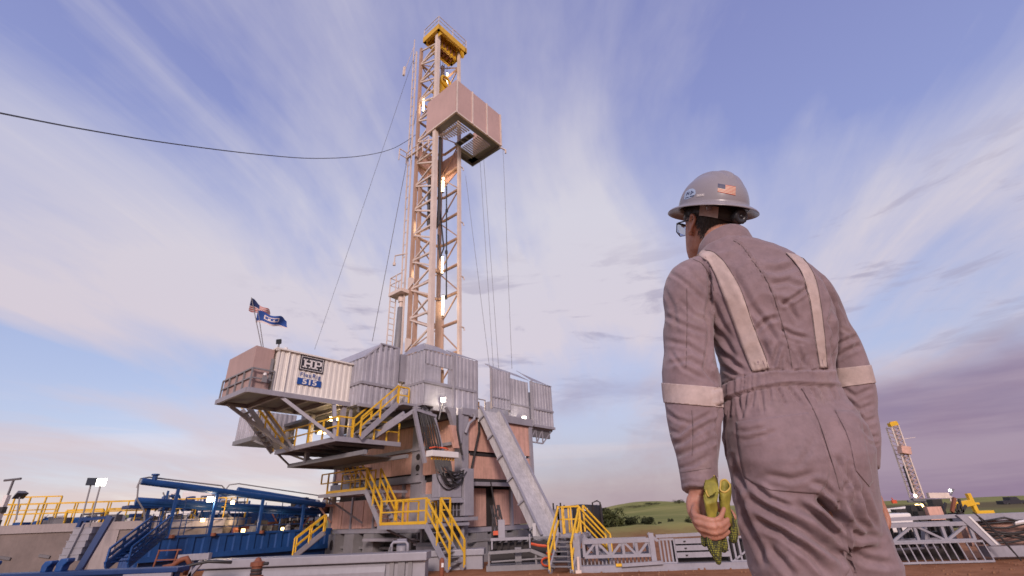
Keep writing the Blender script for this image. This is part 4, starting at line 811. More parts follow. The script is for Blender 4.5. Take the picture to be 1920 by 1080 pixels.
for k in range(5): z = pb.z+.12+k*.15; o = .035*k; m.box((pb.x+o, 13.4, z), (pb.x+.48+o, 13.75, z+.135)); m.box((pb.x-.01+o, 13.385, z+.135), (pb.x+.49+o, 13.76, z+.15))
m.bar((pb.x+.2, 13.36, pb.z), (pb.x+.40, 13.36, pb.z+.95), .06, .03); m.build('grating', SKID, t); m = MB(); m.bar((pb.x+.52, 13.5, pb.z-.1), (pb.x+.85, 13.6, pb.z+1.1), .14, .14); m.bar((pb.x-.12, 13.6, pb.z-.1), (pb.x+.12, 13.6, pb.z+1.1), .08, .08); m.bar((pb.x+.1, 13.6, pb.z+1.05), (pb.x+.85, 13.6, pb.z+1.08), .07, .07); m.build('holder', BLUE_D, t)
t = thing('scaffold_frame', 'thin brown scaffold frame with rungs in front of the blue plant', 'scaffold', (-9, 15, 0)); p = at(292, 1040, 15.5); m = MB()
for x in (0, .55): m.bar(p+V(x-.1, 0, -1.2), p+V(x+.08, 0, .12), .035, .035)
for k in range(6): m.bar(p+V(-.1+.03*k, 0, -1.1+k*.24), p+V(.62+.02*k, 0, -1.1+k*.24), .03, .03)
m.build('frame', RUSTY, t)
t = thing('red_hose_pile', 'red hose loop lying beside the scaffold frame', 'hose', p+V(.9, -.3, -.3)); b = BASE[t.name]; m = MB(); m.path([b+V(-.4, 0, -.02), b+V(-.15, 0, .02), b+V(.05, 0, .16), b+V(.2, 0, .20), b+V(.3, .05, .05), b+V(.2, .1, -.2)], .07, 8); m.build('red_hose', RUSTY, t, True); m = MB(); m.path([b+V(-.5, -.4, -.75), b+V(-.1, -.3, -.3), b+V(.4, -.2, .02), b+V(.9, -.1, .1), b+V(1.5, 0, .05)], .045, 6); m.build('black_hose', BLACK, t, True)
t = thing('small_stand', 'small grey welded stand at the left end of the grey skid', 'stand', (-11.9, 19, 0)); m = MB(); p = at(352, 1052, 17.5); m.bar(p+V(-.3, 0, .1), p+V(.7, 0, .12), .18, .18); m.bar(p+V(.3, 0, -1.), p+V(.1, 0, .1), .1, .1); m.bar(p+V(-.3, 0, -1.), p+V(.5, 0, .0), .1, .1); m.build('frame', G_STEEL, t)
# ---- grey skid in front of the rig
t = thing('grey_skid_tank', 'long pale grey steel tank with a rounded shiny side in front of the rig', 'tank', (-6, 19.5, 0))
m = MB(); m.box((-11.6, 19.40, .56), (-3.42, 20.4, .83)); m.build('top_flange', SKID, t, bevel=.03)
m = MB(); vs = [(-.0, 0), (-.02, .25), (.03, .42), (.08, .5), (.14, .56)]; m.prism([(-11.4, 19.50+y, z) for y, z in vs]+[(-11.4, 20.3, .56), (-11.4, 20.3, 0)], (6.5, 0, 0)); m.box((-4.9, 19.62, 0), (-3.5, 20.3, .56)); m.build('side_plate', SKID, t)
m = MB(); m.box((-4.75, 19.54, .0), (-4.6, 19.64, .55)); m.box((-4.1, 19.54, 0), (-3.95, 19.64, .55)); m.box((-4.45, 19.5, 0), (-4.2, 19.62, .52)); m.build('rib', G_MID, t)
m = MB(); m.bar((-4.9, 19.9, .83), (-4.85, 19.9, 1.0), .07, .07); m.build('lug', G_DARK, t)
t = thing('grey_skid_box', 'low grey steel box behind the foot of the yellow stair tower', 'skid box', (-2, 20.2, 0)); m = MB(); m.box((-4.6, 22.0, .0), (-1.62, 22.8, .5)); m.build('box_body', SKID, t); m = MB(); m.box((-4.7, 21.9, .5), (-1.55, 22.9, .72)); m.build('box_top', SKID, t, bevel=.02)
t = thing('pipe_stand', 'grey bent pipe stand on top of the skid left of the stair tower', 'pipe stand', (-3.9, 20.6, .9)); m = MB(); m.path([V(-5.15, 21.3, .2), V(-5.15, 21.3, 1.02), V(-5.08, 21.3, 1.1), V(-4.6, 21.3, 1.1), V(-4.52, 21.3, 1.02), V(-4.52, 21.3, .2)], .06, 8); m.box((-5.0, 21.5, .2), (-4.65, 21.8, 1.2)); m.build('pipe', G_STEEL, t, True)
def valve(label, p, s=1.):
    t = thing('wellhead_valve', label, 'valve', p, 'rusty red valves'); p = Vector(p); m = MB()
    m.lathe(p, [(0, 0), (.24*s, 0), (.24*s, .14*s), (.17*s, .16*s), (.16*s, .40*s), (.22*s, .42*s), (.22*s, .54*s), (.12*s, .56*s), (.07*s, .66*s), (0, .68*s)], 12); m.build('valve_body', RUSTY, t)
    m = MB(); m.lathe(p+V(0, 0, .15*s), [(.165*s, 0), (.185*s, .05*s), (.165*s, .1*s), (.185*s, .15*s), (.165*s, .2*s)], 12); m.tube(p+V(.2*s, 0, .48*s), p+V(.36*s, 0, .48*s), .05*s, 8); m.build('bolt_ring', DARK, t)
q = at(479, 1081, 15.5); valve('rusty red valve stub poking up in front of the long grey tank', (q.x, q.y, q.z-.1), .85)
m = MB(); m.tube(q-V(0, 0, q.z), q-V(0, 0, .1), .14, 10); o = m.build('pipe_riser', RUSTY, bpy.data.objects[[k for k in BASE if k.startswith('wellhead_valve')][-1]])
t = thing('red_bollard', 'red bollard with a white tag left of the stair tower foot', 'bollard', at(828, 1078, 17.8)); b = BASE[t.name]; m = MB(); m.lathe(b+V(0, 0, -.35), [(0, 0), (.08, 0), (.08, .75), (.05, .82), (0, .84)], 12); m.build('post', RUSTY, t, True); m = MB(); m.box(b+V(0, -.1, .22), b+V(.07, -.08, .34)); m.build('tag', WHITE, t)
t = thing('pipe_rack_skid', 'grey skid of pipe racks and red handled valves between the two yellow stairs', 'skid', (0, 21, 0))
m = MB(); m.box((-1.4, 20.9, 0), (1.2, 22.4, .18)); m.bar((-1.3, 20.9, .62), (.3, 20.9, .66), .14, .1); m.bar((.3, 20.9, .66), (.95, 20.9, .4), .14, .12); m.box((-.3, 21.2, .15), (-.05, 21.5, .75))
for x in (-1.3, .5, .95): m.bar((x, 20.95, .1), (x, 20.95, .62), .07, .07)
m.bar((-1.2, 20.9, .32), (.9, 20.9, .38), .05, .05); m.build('skid_frame', G_MID, t)
m = MB(); m.box((-1.25, 21.4, 1.0), (.25, 21.5, 1.1)); m.box((-.95, 21.6, 1.05), (-.68, 21.7, 1.75)); m.bar((.3, 21.45, .7), (.3, 21.45, 1.2), .06, .06); m.bar((-1.2, 21.45, .7), (-1.2, 21.45, 1.), .06, .06); m.build('header', G_STEEL, t)
m = MB(); 
for k in range(6): x = -1.1+k*.27; m.path([V(x, 21.6, .7), V(x+.02, 21.6, .92), V(x+.2, 21.6, 1.0+.05*(k % 2))], .05, 6)
for k in range(10): m.path([V(-1.3+.3*random.random(), 21.8, .7), V(-1.2+.5*random.random(), 21.9, 1.6), V(-1.4+.5*random.random(), 22.2, 2.3)], .03, 5)
m.box((-1.3, 21.9, .1), (1.0, 22.2, .9)); m.build('hose', DARK, t)
m = MB(); m.path([V(.35, 21.3, .86), V(.6, 21.2, .8), V(.95, 21.2, .76)], .05, 6); m.path([V(.9+.2*cos(q), 20.8, .26+.14*sin(q)) for q in np.linspace(0, 2*pi, 11)[:-1]], .035, 6, True); m.path([V(.9, 20.8, .55), V(1.3, 20.8, .45)], .04, 6); m.box((-1.15, 21.5, 1.2), (-.95, 21.6, 1.35)); m.build('red_cable', ORANGE, t)
t = thing('arched_rail', 'low dark grey beam with two arched holes in front of the rig base', 'beam', (1.2, 22.3, 0)); m = MB()
m.box((.1, 22.5, .95), (2.6, 22.62, 1.05))
for x in (.1, .75, 1.4, 2.0, 2.5): m.box((x, 22.5, .3), (x+.16, 22.6, .95))
m.box((.1, 22.5, .2), (2.6, 22.62, .55)); m.build('frame', G_MID, t); m = MB()
for x in (.9, 1.6): m.path([V(x+.3*cos(q), 22.48, .62+.34*sin(q)) for q in np.linspace(0, pi, 9)], .06, 6)
m.build('arch', G_DARK, t)
# ---- racks to the right
RK = Frame((1.94, 19.45, 0), radians(-6.8)); FR[0] = RK
def truss(t, x0, x1, z0, z1, y=0., bays=4, w=.12, mat=G_STEEL, nm='truss'):
    m = MB(); m.bar((x0, y, z1), (x1, y, z1), w*1.3, w*1.3); m.bar((x0, y, z0), (x1, y, z0), w, w); m.bar((x0, y+.9, z1), (x1, y+.9, z1), w*1.2, w*1.2); m.bar((x0, y+.9, z0), (x1, y+.9, z0), w, w)
    for i in range(bays+1): x = x0+(x1-x0)*i/bays; m.bar((x, y, z0), (x, y, z1), w*.8, w*.8); m.bar((x, y+.9, z0), (x, y+.9, z1), w*.7, w*.7)
    for i in range(bays):
        xa, xb = x0+(x1-x0)*i/bays, x0+(x1-x0)*(i+1)/bays
        m.bar((xa, y, z0 if i % 2 == 0 else z1), (xb, y, z1 if i % 2 == 0 else z0), w*.7, w*.7)
    m.build(nm, mat, t)
def slats(t, x0, x1, z0, z1, n, y, r=.04, mat=G_STEEL, nm='bar_panel', lean=0.):
    m = MB()
    for i in range(n+1): x = x0+(x1-x0)*i/n; m.bar((x, y, z0), (x+lean, y, z1), r, r)
    m.bar((x0, y, z0), (x1, y, z0), .07, .07); m.bar((x0+lean, y, z1), (x1+lean, y, z1), .07, .07); m.build(nm, mat, t)
t = thing('truss_section', 'grey lattice truss section lying on a beam between the ramp stair and the worker', 'truss', (.2, 0, 0))
truss(t, .25, 2.55, .55, 1.10, 0, 5); slats(t, .2, 2.6, .18, .55, 18, .25)
m = MB(); m.box((-.12, -.12, .2), (.12, .15, 1.2)); m.lathe((0, 0, 1.15), [(0, 0), (.14, 0), (.14, .2), (.08, .28), (0, .3)], 10); m.box((2.55, -.1, .25), (2.72, .1, 1.35)); m.bar((2.55, 0, 1.35), (2.85, 0, 1.05), .1, .1); m.build('end_post', G_STEEL, t)
m = MB(); m.bar((1.5, -.25, .24), (2.9, -.25, .30), .14, .12); m.build('loose_pole', G_STEEL, t)
m = MB(); m.tube((0, -.35, .05), (0.02, -.35, .6), .05, 8); m.box((-.1, -.4, 0), (.1, -.3, .12)); m.build('jack_pin', MAST, t)
m = MB(); m.box((1.3, -.28, .2), (1.5, -.2, .3)); m.build('yellow_clamp', YEL_R, t)
t = thing('slat_rack', 'grey rack with three wide bolted horizontal planks, right next to the hand with the gloves', 'rack', (3, 0, 0))
slats(t, 2.9, 3.4, .25, 1.1, 4, 0, .06); slats(t, 5.2, 6.6, .25, 1.1, 8, 0, .06)
m = MB(); m.bar((2.8, 0, 1.22), (5.3, 0, 1.26), .12, .12); m.bar((5.2, 0, .2), (6.5, 0, 1.15), .06, .06); m.build('top_rail', G_STEEL, t)
m = MB()
for z in (.42, .67, .92): m.box((3.42, -.06, z), (5.2, .02, z+.19))
m.build('plank', G_STEEL, t)
m = MB()
for z in (.51, .76, 1.01):
    for x in (3.75, 4.85): m.lathe((x, -.07, z-.02), [(0, 0), (.04, 0), (.04, .04), (0, .04)], 8)
m.build('bolt', DARK, t)
m = MB(); m.box((3.4, .3, .2), (6.6, .8, 1.0)); m.build('gap_shade', DARK, t)  # solid block coloured dark for the shade behind the planks
t = thing('base_beam', 'long grey ground beam lying on the dirt under the racks', 'beam', (.2, 0, 0)); m = MB(); m.box((-.3, -.2, .0), (9.6, .25, .20)); m.box((-.3, -.25, .0), (9.6, .3, .05)); m.build('web', G_STEEL, t)
t = thing('gate_truss', 'grey truss gate with a ladder of thin bars below, right of the worker', 'gate', (9.6, -.3, 0))
truss(t, 8.6, 12.75, .75, 1.32, -.3, 5, .11); slats(t, 9.3, 13.0, .06, .72, 15, -.42, .035, lean=-.12)
m = MB(); m.bar((8.6, -.25, 1.5), (12.5, -.25, 1.58), .13, .13); m.prism([(12.45, -.4, 1.62), (12.75, -.4, 1.62), (13.4, -.4, .55), (13.1, -.4, .55)], (0, .1, 0)); m.build('end_plate', G_STEEL, t)
m = MB(); m.prism([(12.76, -.42, 1.55), (12.83, -.42, 1.55), (13.32, -.42, .58), (13.25, -.42, .58)], (0, .02, 0)); m.build('scale_strip', WHITE, t)
m = MB(); m.path([V(12.9, -.5, 1.7), V(13.2, -.5, 1.3), V(13.5, -.5, .6), V(13.7, -.5, .05)], .022, 6); m.path([V(13.0, -.5, 1.5), V(13.35, -.5, .9), V(13.6, -.5, .3)], .02, 6); m.build('chain', DARK, t)
t = thing('dark_bar_frame', 'bar frames coloured dark for shade, stacked behind the grey truss gate', 'frame stack', (9, .6, 0))
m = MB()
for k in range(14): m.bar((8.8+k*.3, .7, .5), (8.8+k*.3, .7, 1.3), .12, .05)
m.box((8.4, .9, .0), (13.0, 1.2, 1.0)); m.build('slat', DARK, t); m = MB(); m.bar((9.6, .4, .42), (12.0, .4, .48), .07, .07); m.bar((9.6, .4, .45), (9.4, .4, 1.3), .07, .07); m.bar((11.6, .4, .5), (11.8, .4, 1.2), .22, .08); m.build('frame', G_STEEL, t)  # slats and the box behind them carry shade in their dark colour
t = thing('rig_mast_bundle', 'long grey beam section full of black hoses lying at the right edge', 'beam section', (14, 0, 0))
m = MB(); m.box((12.9, .2, 1.36), (17.5, .6, 1.60)); m.box((13.3, .1, .12), (17.5, .5, .48)); m.build('beam', G_STEEL, t)
m = MB(); m.box((13.2, .6, .45), (17.5, .9, 1.45)); m.build('dark_box', TAN_D, t)
m = MB()
for k in range(9): z = .6+.09*k; m.path([V(13.2+.1*(k % 3), .15, z), V(14.0, .1-.03*k, z+.14*sin(k)), V(14.8, .12, z+.12*cos(k*2)), V(15.7, .15, z+.06), V(17.3, .15, z+.1*sin(k*3))], .04, 6)
m.build('hose', BLACK, t, True)
m = MB(); m.box((14.9, .0, .62), (15.6, .04, 1.0)); m.path([V(14.3, 0, 1.25), V(14.8, 0, 1.32), V(15.2, 0, 1.2), V(15.5, 0, 1.05)], .07, 6); m.build('white_plate', WHITE, t); m = MB(); m.box((14.9, -.01, .93), (15.6, .0, 1.0)); m.build('red_edge', RUSTY, t)
for k_ in BASE:
    if k_.split('.')[0] in ('truss_section', 'slat_rack', 'gate_truss', 'dark_bar_frame', 'rig_mast_bundle'): bpy.data.objects[k_].scale = (1, 1, .85)
FR[0] = WF
# ---- yellow lifting frame, machinery and the distant rig on the right
def A(x, y, Y): return at(x, y, Y)
t = thing('yellow_lifting_frame', 'bright yellow steel frame with a leaning upright and two flat feet, on the right', 'frame', A(1825, 950, 38))
m = MB(); m.bar(A(1789, 948, 38), A(1822, 942, 38), .4, .4); m.bar(A(1814, 925, 38), A(1832, 962, 38), .26, .26); m.bar(A(1829, 962, 38), A(1862, 961, 38), .3, .3); m.bar(A(1820, 944, 38), A(1836, 944, 38), .1, .14); m.build('frame', YEL, t, bevel=.03)
t = thing('dark_machinery', 'dark pile of machinery with a tan box behind the grey gate on the right', 'machinery', A(1700, 960, 34)); b = A(1695, 972, 34)
m = MB(); rr = random.Random(4)
for k in range(26): p = b+V(rr.uniform(-.2, 4.2), rr.uniform(0, 1), rr.uniform(-1.2, -.2)); m.box(p, p+V(rr.uniform(.2, .8), .5, rr.uniform(.4, 1.3)))
for k in range(8): p = b+V(rr.uniform(1.6, 4), 0, .2); m.bar(p, p+V(rr.uniform(-.5, .5), 0, rr.uniform(.2, .8)), .12, .12)
m.build('machine_body', BLACK, t); m = MB(); p = A(1742, 962, 33.8); m.box(p+V(0, 0, -.4), p+V(.9, .3, .35)); m.build('tan_case', TAN, t); m = MB(); p = A(1785, 960, 33.7); m.bar(p, p+V(.5, 0, .8), .16, .16); m.build('brown_strut', RUSTY, t)
t = thing('white_tank_trailer', 'low white tank trailer behind the grey gate, just right of the worker', 'trailer', A(1660, 972, 33)); p = A(1640, 990, 33); m = MB(); m.box(p+V(0, 0, -.3), p+V(2.5, 1.5, .75)); m.build('body', WHITE, t, bevel=.12); m = MB(); m.bar(A(1655, 958, 36), A(1720, 950, 36), .22, .2); m.bar(A(1690, 960, 36), A(1712, 958, 36), .4, .35); m.build('pale_boom', WHITE, t)
t = thing('truck_headlights', 'pair of lit yellow headlights on the far pad', 'headlights', A(1725, 951, 40)); m = MB()
for px in (1721, 1730): p = A(px, 951, 40); m.lathe(p, [(0, 0), (.12, .02), (.12, .2), (0, .22)], 8)
m.build('headlight', LAMPW, t); m = MB(); m.box(A(1716, 954, 40.2), A(1736, 948, 40.2)+V(0, .5, 0)); m.build('front_bar', G_DARK, t)
t = thing('distant_rig', 'distant drilling rig with a cream mast leaning left and a yellow crown', 'drilling rig', A(1725, 935, 140)); Y = 140
def pt(x, y, d=0.): return A(x, y, Y)+V(0, d, 0)
m = MB(); e0, e1, f0, f1 = pt(1718, 936), pt(1671, 800), pt(1733, 934), pt(1684, 797)
dd = V(0, 2.0, 0)
for p, q in ((e0, e1), (f0, f1), (e0+dd, e1+dd), (f0+dd, f1+dd)): m.bar(p, q, .28, .28)
m.build('mast_leg', MAST, t)
m = MB()
for k in range(16):
    s, s2 = k/16, (k+1)/16; m.bar(e0.lerp(e1, s), f0.lerp(f1, s2), .14, .14); m.bar(f0.lerp(f1, s), e0.lerp(e1, s), .14, .14); m.bar((e0+dd).lerp(e1+dd, s2), (f0+dd).lerp(f1+dd, s), .14, .14); m.bar(f0.lerp(f1, s), (f0+dd).lerp(f1+dd, s2), .14, .14)
m.build('lattice', MASTW, t)
m = MB(); m.bar(e0.lerp(e1, .08)+V(.6, 1, 0), e0.lerp(e1, .45)+V(.7, 1, 0), .9, .5); m.build('inner_block', DARK, t)
m = MB(); m.bar(pt(1667, 797), pt(1681, 794), 1.2, 1.0); m.bar(pt(1669, 793), pt(1680, 791), .5, .5); m.build('crown', YEL_R, t)
m = MB(); m.bar(pt(1684, 843, -.5), pt(1702, 846, -.5), 1.8, 2.0); m.build('board_box', TAN, t); m = MB(); m.bar(pt(1702, 846, .2), pt(1703, 848, .2), 1.4, 1.2); m.build('cage', BLACK, t)
m = MB(); m.bar(pt(1710, 937), pt(1752, 938), 1.0, .7); m.bar(pt(1702, 940), pt(1755, 941), .5, .5); m.build('base', G_DARK, t)
m = MB(); m.bar(pt(1740, 929), pt(1778, 929), .9, 1.3); m.bar(pt(1775, 928), pt(1802, 941), .25, .3); m.bar(pt(1780, 931), pt(1783, 940), .3, .3); m.build('boom', MAST, t)
m = MB()
for x, y in ((1714, 932), (1779, 922)): m.lathe(pt(x, y, -.6), [(0, 0), (.28, .1), (.28, .5), (0, .6)], 8)
m.build('lamp', LAMP, t); m = MB(); m.bar(pt(1783, 928), pt(1788, 917), .25, .25); m.build('light_stand', G_DARK, t); m = MB(); m.bar(pt(1695, 823), pt(1716, 820), .12, .12); m.build('arm', MAST, t)
t = thing('dark_pickup', 'tiny dark pickup parked on the skyline at the right edge', 'pickup', A(1910, 942, 120)); b = A(1905, 946, 120); b.z -= .3
m = MB(); m.prism([b+V(-2.6, 0, .45), b+V(2.6, 0, .45), b+V(2.6, 0, 1.1), b+V(1.4, 0, 1.2), b+V(.8, 0, 1.9), b+V(-.7, 0, 1.9), b+V(-.8, 0, 1.2), b+V(-2.6, 0, 1.15)], (0, 1.8, 0)); m.build('body', SIGN_K, t); m = MB()
for x in (-1.6, 1.6): m.path([b+V(x+.3*cos(q), -.05, .4+.3*sin(q)) for q in np.linspace(0, 2*pi, 9)[:-1]], .15, 6, True)
m.build('wheel', BLACK, t)
t = thing('red_marker', 'tiny red marker flag on the ridge left of the distant rig', 'marker', A(1678, 940, 120)); b = A(1678, 942, 120); m = MB(); m.box(b+V(-.5, 0, -.2), b+V(.5, .4, .5)); m.bar(b+V(0, .2, .3), b+V(-.3, .2, 1.0), .15, .15); m.build('flag', ORANGE, t)
# ---- dark round tank beyond the ramp
t = thing('dark_round_tank', 'big dark round tank behind the ramp stair', 'tank', (4.6, 38.5, 0)); m = MB(); m.lathe((4.5, 39.5, 0), [(0, 0), (1.55, 0), (1.55, 2.25), (1.5, 2.33), (0, 2.45)], 40); m.build('shell', TANK, t, True, recalc=True)
m = MB(); m.path([V(5.2, 38.1, 0.1), V(5.2, 38.1, 2.5), V(5.55, 38.1, 2.62), V(5.75, 38.1, 2.5), V(5.75, 38.1, 0.1)], .06, 6)
for k in range(6): m.bar((4.3+.3*k, 38.0, 2.3), (4.3+.3*k, 38.0, 2.36), .05, .05)
m.build('ladder', DARK, t); m = MB(); m.box((4.55, 37.93, 2.0), (4.8, 38.0, 2.15)); m.build('label_plate', WHITE, t)
t = thing('grey_tank_top', 'pale tank top with small valves seen behind the yellow ramp stair', 'tank', (2.6, 36, 0)); m = MB(); m.lathe((2.6, 37, 0), [(0, 0), (1.0, 0), (1.0, 2.1), (0, 2.2)], 24); m.build('shell', G_MID, t, True); m = MB()
for k in range(5): m.tube((2.0+.25*k, 36.4, 2.1), (2.0+.25*k, 36.4, 2.4+.15*(k % 2)), .06, 6)
m.build('valve', DARK, t)
# ---- bushes, trees and vegetation
def leafmat(n, c):
    m, t, b = pbsdf(n); v = objco(); f = nz(v, .6, 4, .6)*.6+nz(v, 4., 3)*.5
    t.links.new(mix(f.sm(.35, .75), tuple(q*.55 for q in c), tuple(q*1.5 for q in c)), b.inputs['Base Color']); b.inputs['Roughness'].default_value = .8; b.inputs['Specular IOR Level'].default_value = .15; return m
LEAF = leafmat('olive bush leaves', (.052, .060, .022)); LEAF2 = leafmat('dark bush leaves', (.032, .038, .018)); BARK = paint('bark', (.10, .07, .05), .9, .3, 3)
def bush(label, p, w, h, mt_, seed, g='bushes on the far field'):
    rr = random.Random(seed); t = thing('bush', label, 'bush', p, g); p = Vector(p)
    lobes = [(V(rr.uniform(-.36, .36)*w, rr.uniform(-.3, .3)*w, rr.uniform(.25, .72)*h), rr.uniform(.16, .34)) for _ in range(11)]
    m = MB()
    for c, r in lobes:
        for k in range(110):
            d = V(rr.gauss(0, 1), rr.gauss(0, 1), rr.gauss(0, 1)).normalized(); q = p+c+V(d.x*r*w, d.y*r*w, d.z*r*h)*rr.uniform(.55, 1.05)
            if q.z < p.z: continue
            s = rr.uniform(.04, .085)*h; a = V(rr.gauss(0, 1), rr.gauss(0, 1), rr.gauss(0, 1)).normalized(); b = a.cross(d).normalized() if abs(a.dot(d)) < .95 else V(1, 0, 0)
            m.add([q-a*s, q+b*s*.6, q+a*s, q-b*s*.6], [(0, 1, 2, 3)])
    m.build('crown', mt_, t, recalc=False)
    m = MB()
    for c, r in lobes[:7]: m.path([p, p+V(c.x*.4, c.y*.4, c.z*.6), p+c], [.05*h, .035*h, .015*h], 5)
    m.build('stem', BARK, t); return t
for k, (px, pb, wpx, hpx, mt_, lab) in enumerate(((1152, 994, 36, 30, LEAF, 'largest olive green bush on the field right of the dark tank'), (1187, 988, 26, 16, LEAF2, 'dark bush in the middle of the bush line right of the dark tank'), (1215, 986, 20, 14, LEAF2, 'round dark bush at the right end of the bush line'), (1170, 997, 50, 9, LEAF2, 'low scrubby bush along the foot of the bush line'), (1143, 1000, 22, 10, LEAF2, 'low dark bush against the edge of the dark tank'), (1240, 996, 6, 9, LEAF2, 'small thin bush standing alone on the green field'), (1260, 993, 7, 12, LEAF2, 'small upright bush just left of the worker'), (1302, 988, 24, 12, LEAF2, 'dark bush on the field beside the worker, next to his sleeve'), (1135, 956, 16, 6, LEAF2, 'far scrub clump at the left foot of the hill'), (1190, 955, 50, 5, LEAF2, 'long far scrub strip on the flank of the hill'), (1162, 961, 20, 5, LEAF, 'olive scrub patch low on the hill above the bush line'), (1226, 962, 26, 5, LEAF2, 'dark scrub patch half way up the hill'), (1278, 970, 16, 6, LEAF, 'olive scrub patch on the hill close to the worker'))):
    Y = 50 if pb > 970 else 240; q = at(px, pb, Y); s = Y/FPX*1.12; bush(lab, (q.x, Y, gz(q.x, Y)-.05), wpx*s, hpx*s+max(0, q.z-gz(q.x, Y)), mt_, 20+k)
# ================================================================== the worker in the foreground
FR[0] = WF
ZC = 1.9
def loft(secs, n=28, cap=True):
    """closed tube through sections (centre, half-axis 1, half-axis 2, squareness)"""
    vs, fs = [], []
    for c, ax, ay, e in secs:
        for j in range(n):
            t = 2*pi*j/n; ct, st = cos(t), sin(t)
            vs.append(Vector(c)+Vector(ax)*(math.copysign(abs(ct)**(2/e), ct))+Vector(ay)*(math.copysign(abs(st)**(2/e), st)))
    k = len(secs)
    for i in range(k-1):
        for j in range(n): j2 = (j+1) % n; fs.append((i*n+j, i*n+j2, (i+1)*n+j2, (i+1)*n+j))
    if cap: fs += [tuple(range(n-1, -1, -1)), tuple(range((k-1)*n, k*n))]
    return vs, fs
def spline(pts, k=5):
    pts = [np.array(p, float) for p in pts]; out = []
    for i in range(len(pts)-1):
        p0, p1, p2, p3 = pts[max(0, i-1)], pts[i], pts[i+1], pts[min(len(pts)-1, i+2)]
        for s in np.linspace(0, 1, k+1)[:-1]:
            out.append((p1*2+(p2-p0)*s+(p0*2-p1*5+p2*4-p3)*s*s+(p1*3-p0-p2*3+p3)*s**3)/2)
    out.append(pts[-1]); return out
def limb(rows, k=5, n=20, flat=False):
    """rows of x,y,z,r1,r2 -> a smooth tapering tube with round ends"""
    R = spline(rows, k); secs = []; m = len(R)
    for i, q in enumerate(R):
        c = Vector(q[:3]); d = Vector(R[min(m-1, i+1)][:3])-Vector(R[max(0, i-1)][:3]); d.normalize()
        x = V(1, 0, 0)-d*d.x
        if x.length < .2: x = V(0, 1, 0)-d*d.y
        x.normalize(); y = d.cross(x); secs.append((c, x*q[3], y*q[4], 2.0))
    c0, x0, y0, _ = secs[0]; c1, x1, y1, _ = secs[-1]; d0 = (c0-secs[1][0]).normalized(); d1 = (c1-secs[-2][0]).normalized()
    r0, r1 = (x0.length+y0.length)/2, (x1.length+y1.length)/2
    pre = [(c0+d0*r0*sin(a), x0*cos(a), y0*cos(a), 2.) for a in (1.45, 1.1, .6)]; post = [(c1+d1*r1*sin(a), x1*cos(a), y1*cos(a), 2.) for a in (.6, 1.1, 1.45)]
    return loft(pre+secs+([] if flat else post), n)
def fuse(parts, voxel, smooth, name):
    """join overlapping closed shapes into one continuous surface"""
    m = MB()
    for vs, fs in parts: m.add(vs, fs)
    me = bpy.data.meshes.new(name); me.from_pydata(m.v, [], m.f)
    o = bpy.data.objects.new(name+'_tmp', me); COL.objects.link(o)
    md = o.modifiers.new('r', 'REMESH'); md.mode = 'VOXEL'; md.voxel_size = voxel; md.use_smooth_shade = True
    if smooth: sm = o.modifiers.new('s', 'SMOOTH'); sm.iterations = smooth; sm.factor = .5
    dg = bpy.context.evaluated_depsgraph_get(); out = bpy.data.meshes.new_from_object(o.evaluated_get(dg))
    bpy.data.objects.remove(o); bpy.data.meshes.remove(me); out.name = name
    return out
def coords(me):
    a = np.empty(len(me.vertices)*3, np.float32); me.vertices.foreach_get('co', a); n = np.empty(len(me.vertices)*3, np.float32); me.vertices.foreach_get('normal', n)
    return a.reshape(-1, 3).astype(float), n.reshape(-1, 3).astype(float)
def setco(me, a): me.vertices.foreach_set('co', a.astype(np.float32).ravel()); me.update()
cR, cU, cW, cC = (np.array(v) for v in (CR, CU, CW, CAM))
def pix(a): d = a-cC; z = d@cW; return np.stack([960+FPX*(d@cR)/z, 540-FPX*(d@cU)/z], 1)
def segdist(P, line):
    best = np.full(len(P), 1e9); tt = np.zeros(len(P)); L = np.array(line, float); n = len(L)-1
    for i in range(n):
        a, b = L[i], L[i+1]; ab = b-a; t = np.clip(((P-a)@ab)/(ab@ab+1e-9), 0, 1); d = np.hypot(*(P-(a+t[:, None]*ab)).T)
        k = d < best; best[k] = d[k]; tt[k] = (i+t[k])/n
    return best, tt
def c7(*p): return [(1200+x/2.454, 280+y/2.454) for x, y in p]
def c8(*p): return [(1200+x/2.7, 680+y/2.7) for x, y in p]
def z(v): return ZC+v
TYAW, HYAW = radians(10), radians(2)
def sec(x, y, zz, hw, hd, yaw, e=2.25): return (V(x, y, z(zz)), V(cos(yaw)*hw, -sin(yaw)*hw, 0), V(sin(yaw)*hd, cos(yaw)*hd, 0), e)
TROWS = [(.765, 1.42, -.10, .145, .105, 0), (.767, 1.415, -.02, .166, .130, 0), (.767, 1.41, .06, .175, .145, 0), (.766, 1.405, .13, .184, .145, .1), (.769, 1.405, .20, .178, .134, .3), (.763, 1.405, .28, .156, .112, .6), (.772, 1.40, .345, .154, .110, .7),
    (.783, 1.395, .40, .161, .118, .8), (.788, 1.39, .487, .174, .126, 1), (.776, 1.385, .56, .184, .126, 1), (.762, 1.385, .63, .186, .118, 1), (.752, 1.39, .69, .170, .104, 1), (.742, 1.395, .735, .135, .092, 1), (.732, 1.40, .765, .098, .084, 1), (.726, 1.41, .79, .074, .076, 1), (.724, 1.415, .81, .066, .070, 1)]
def torso(k=1., kd=1.): return loft([sec(q[0], q[1], q[2], q[3]*k, q[4]*kd, HYAW+(TYAW-HYAW)*q[5]) for q in spline(TROWS, 3)], 36)
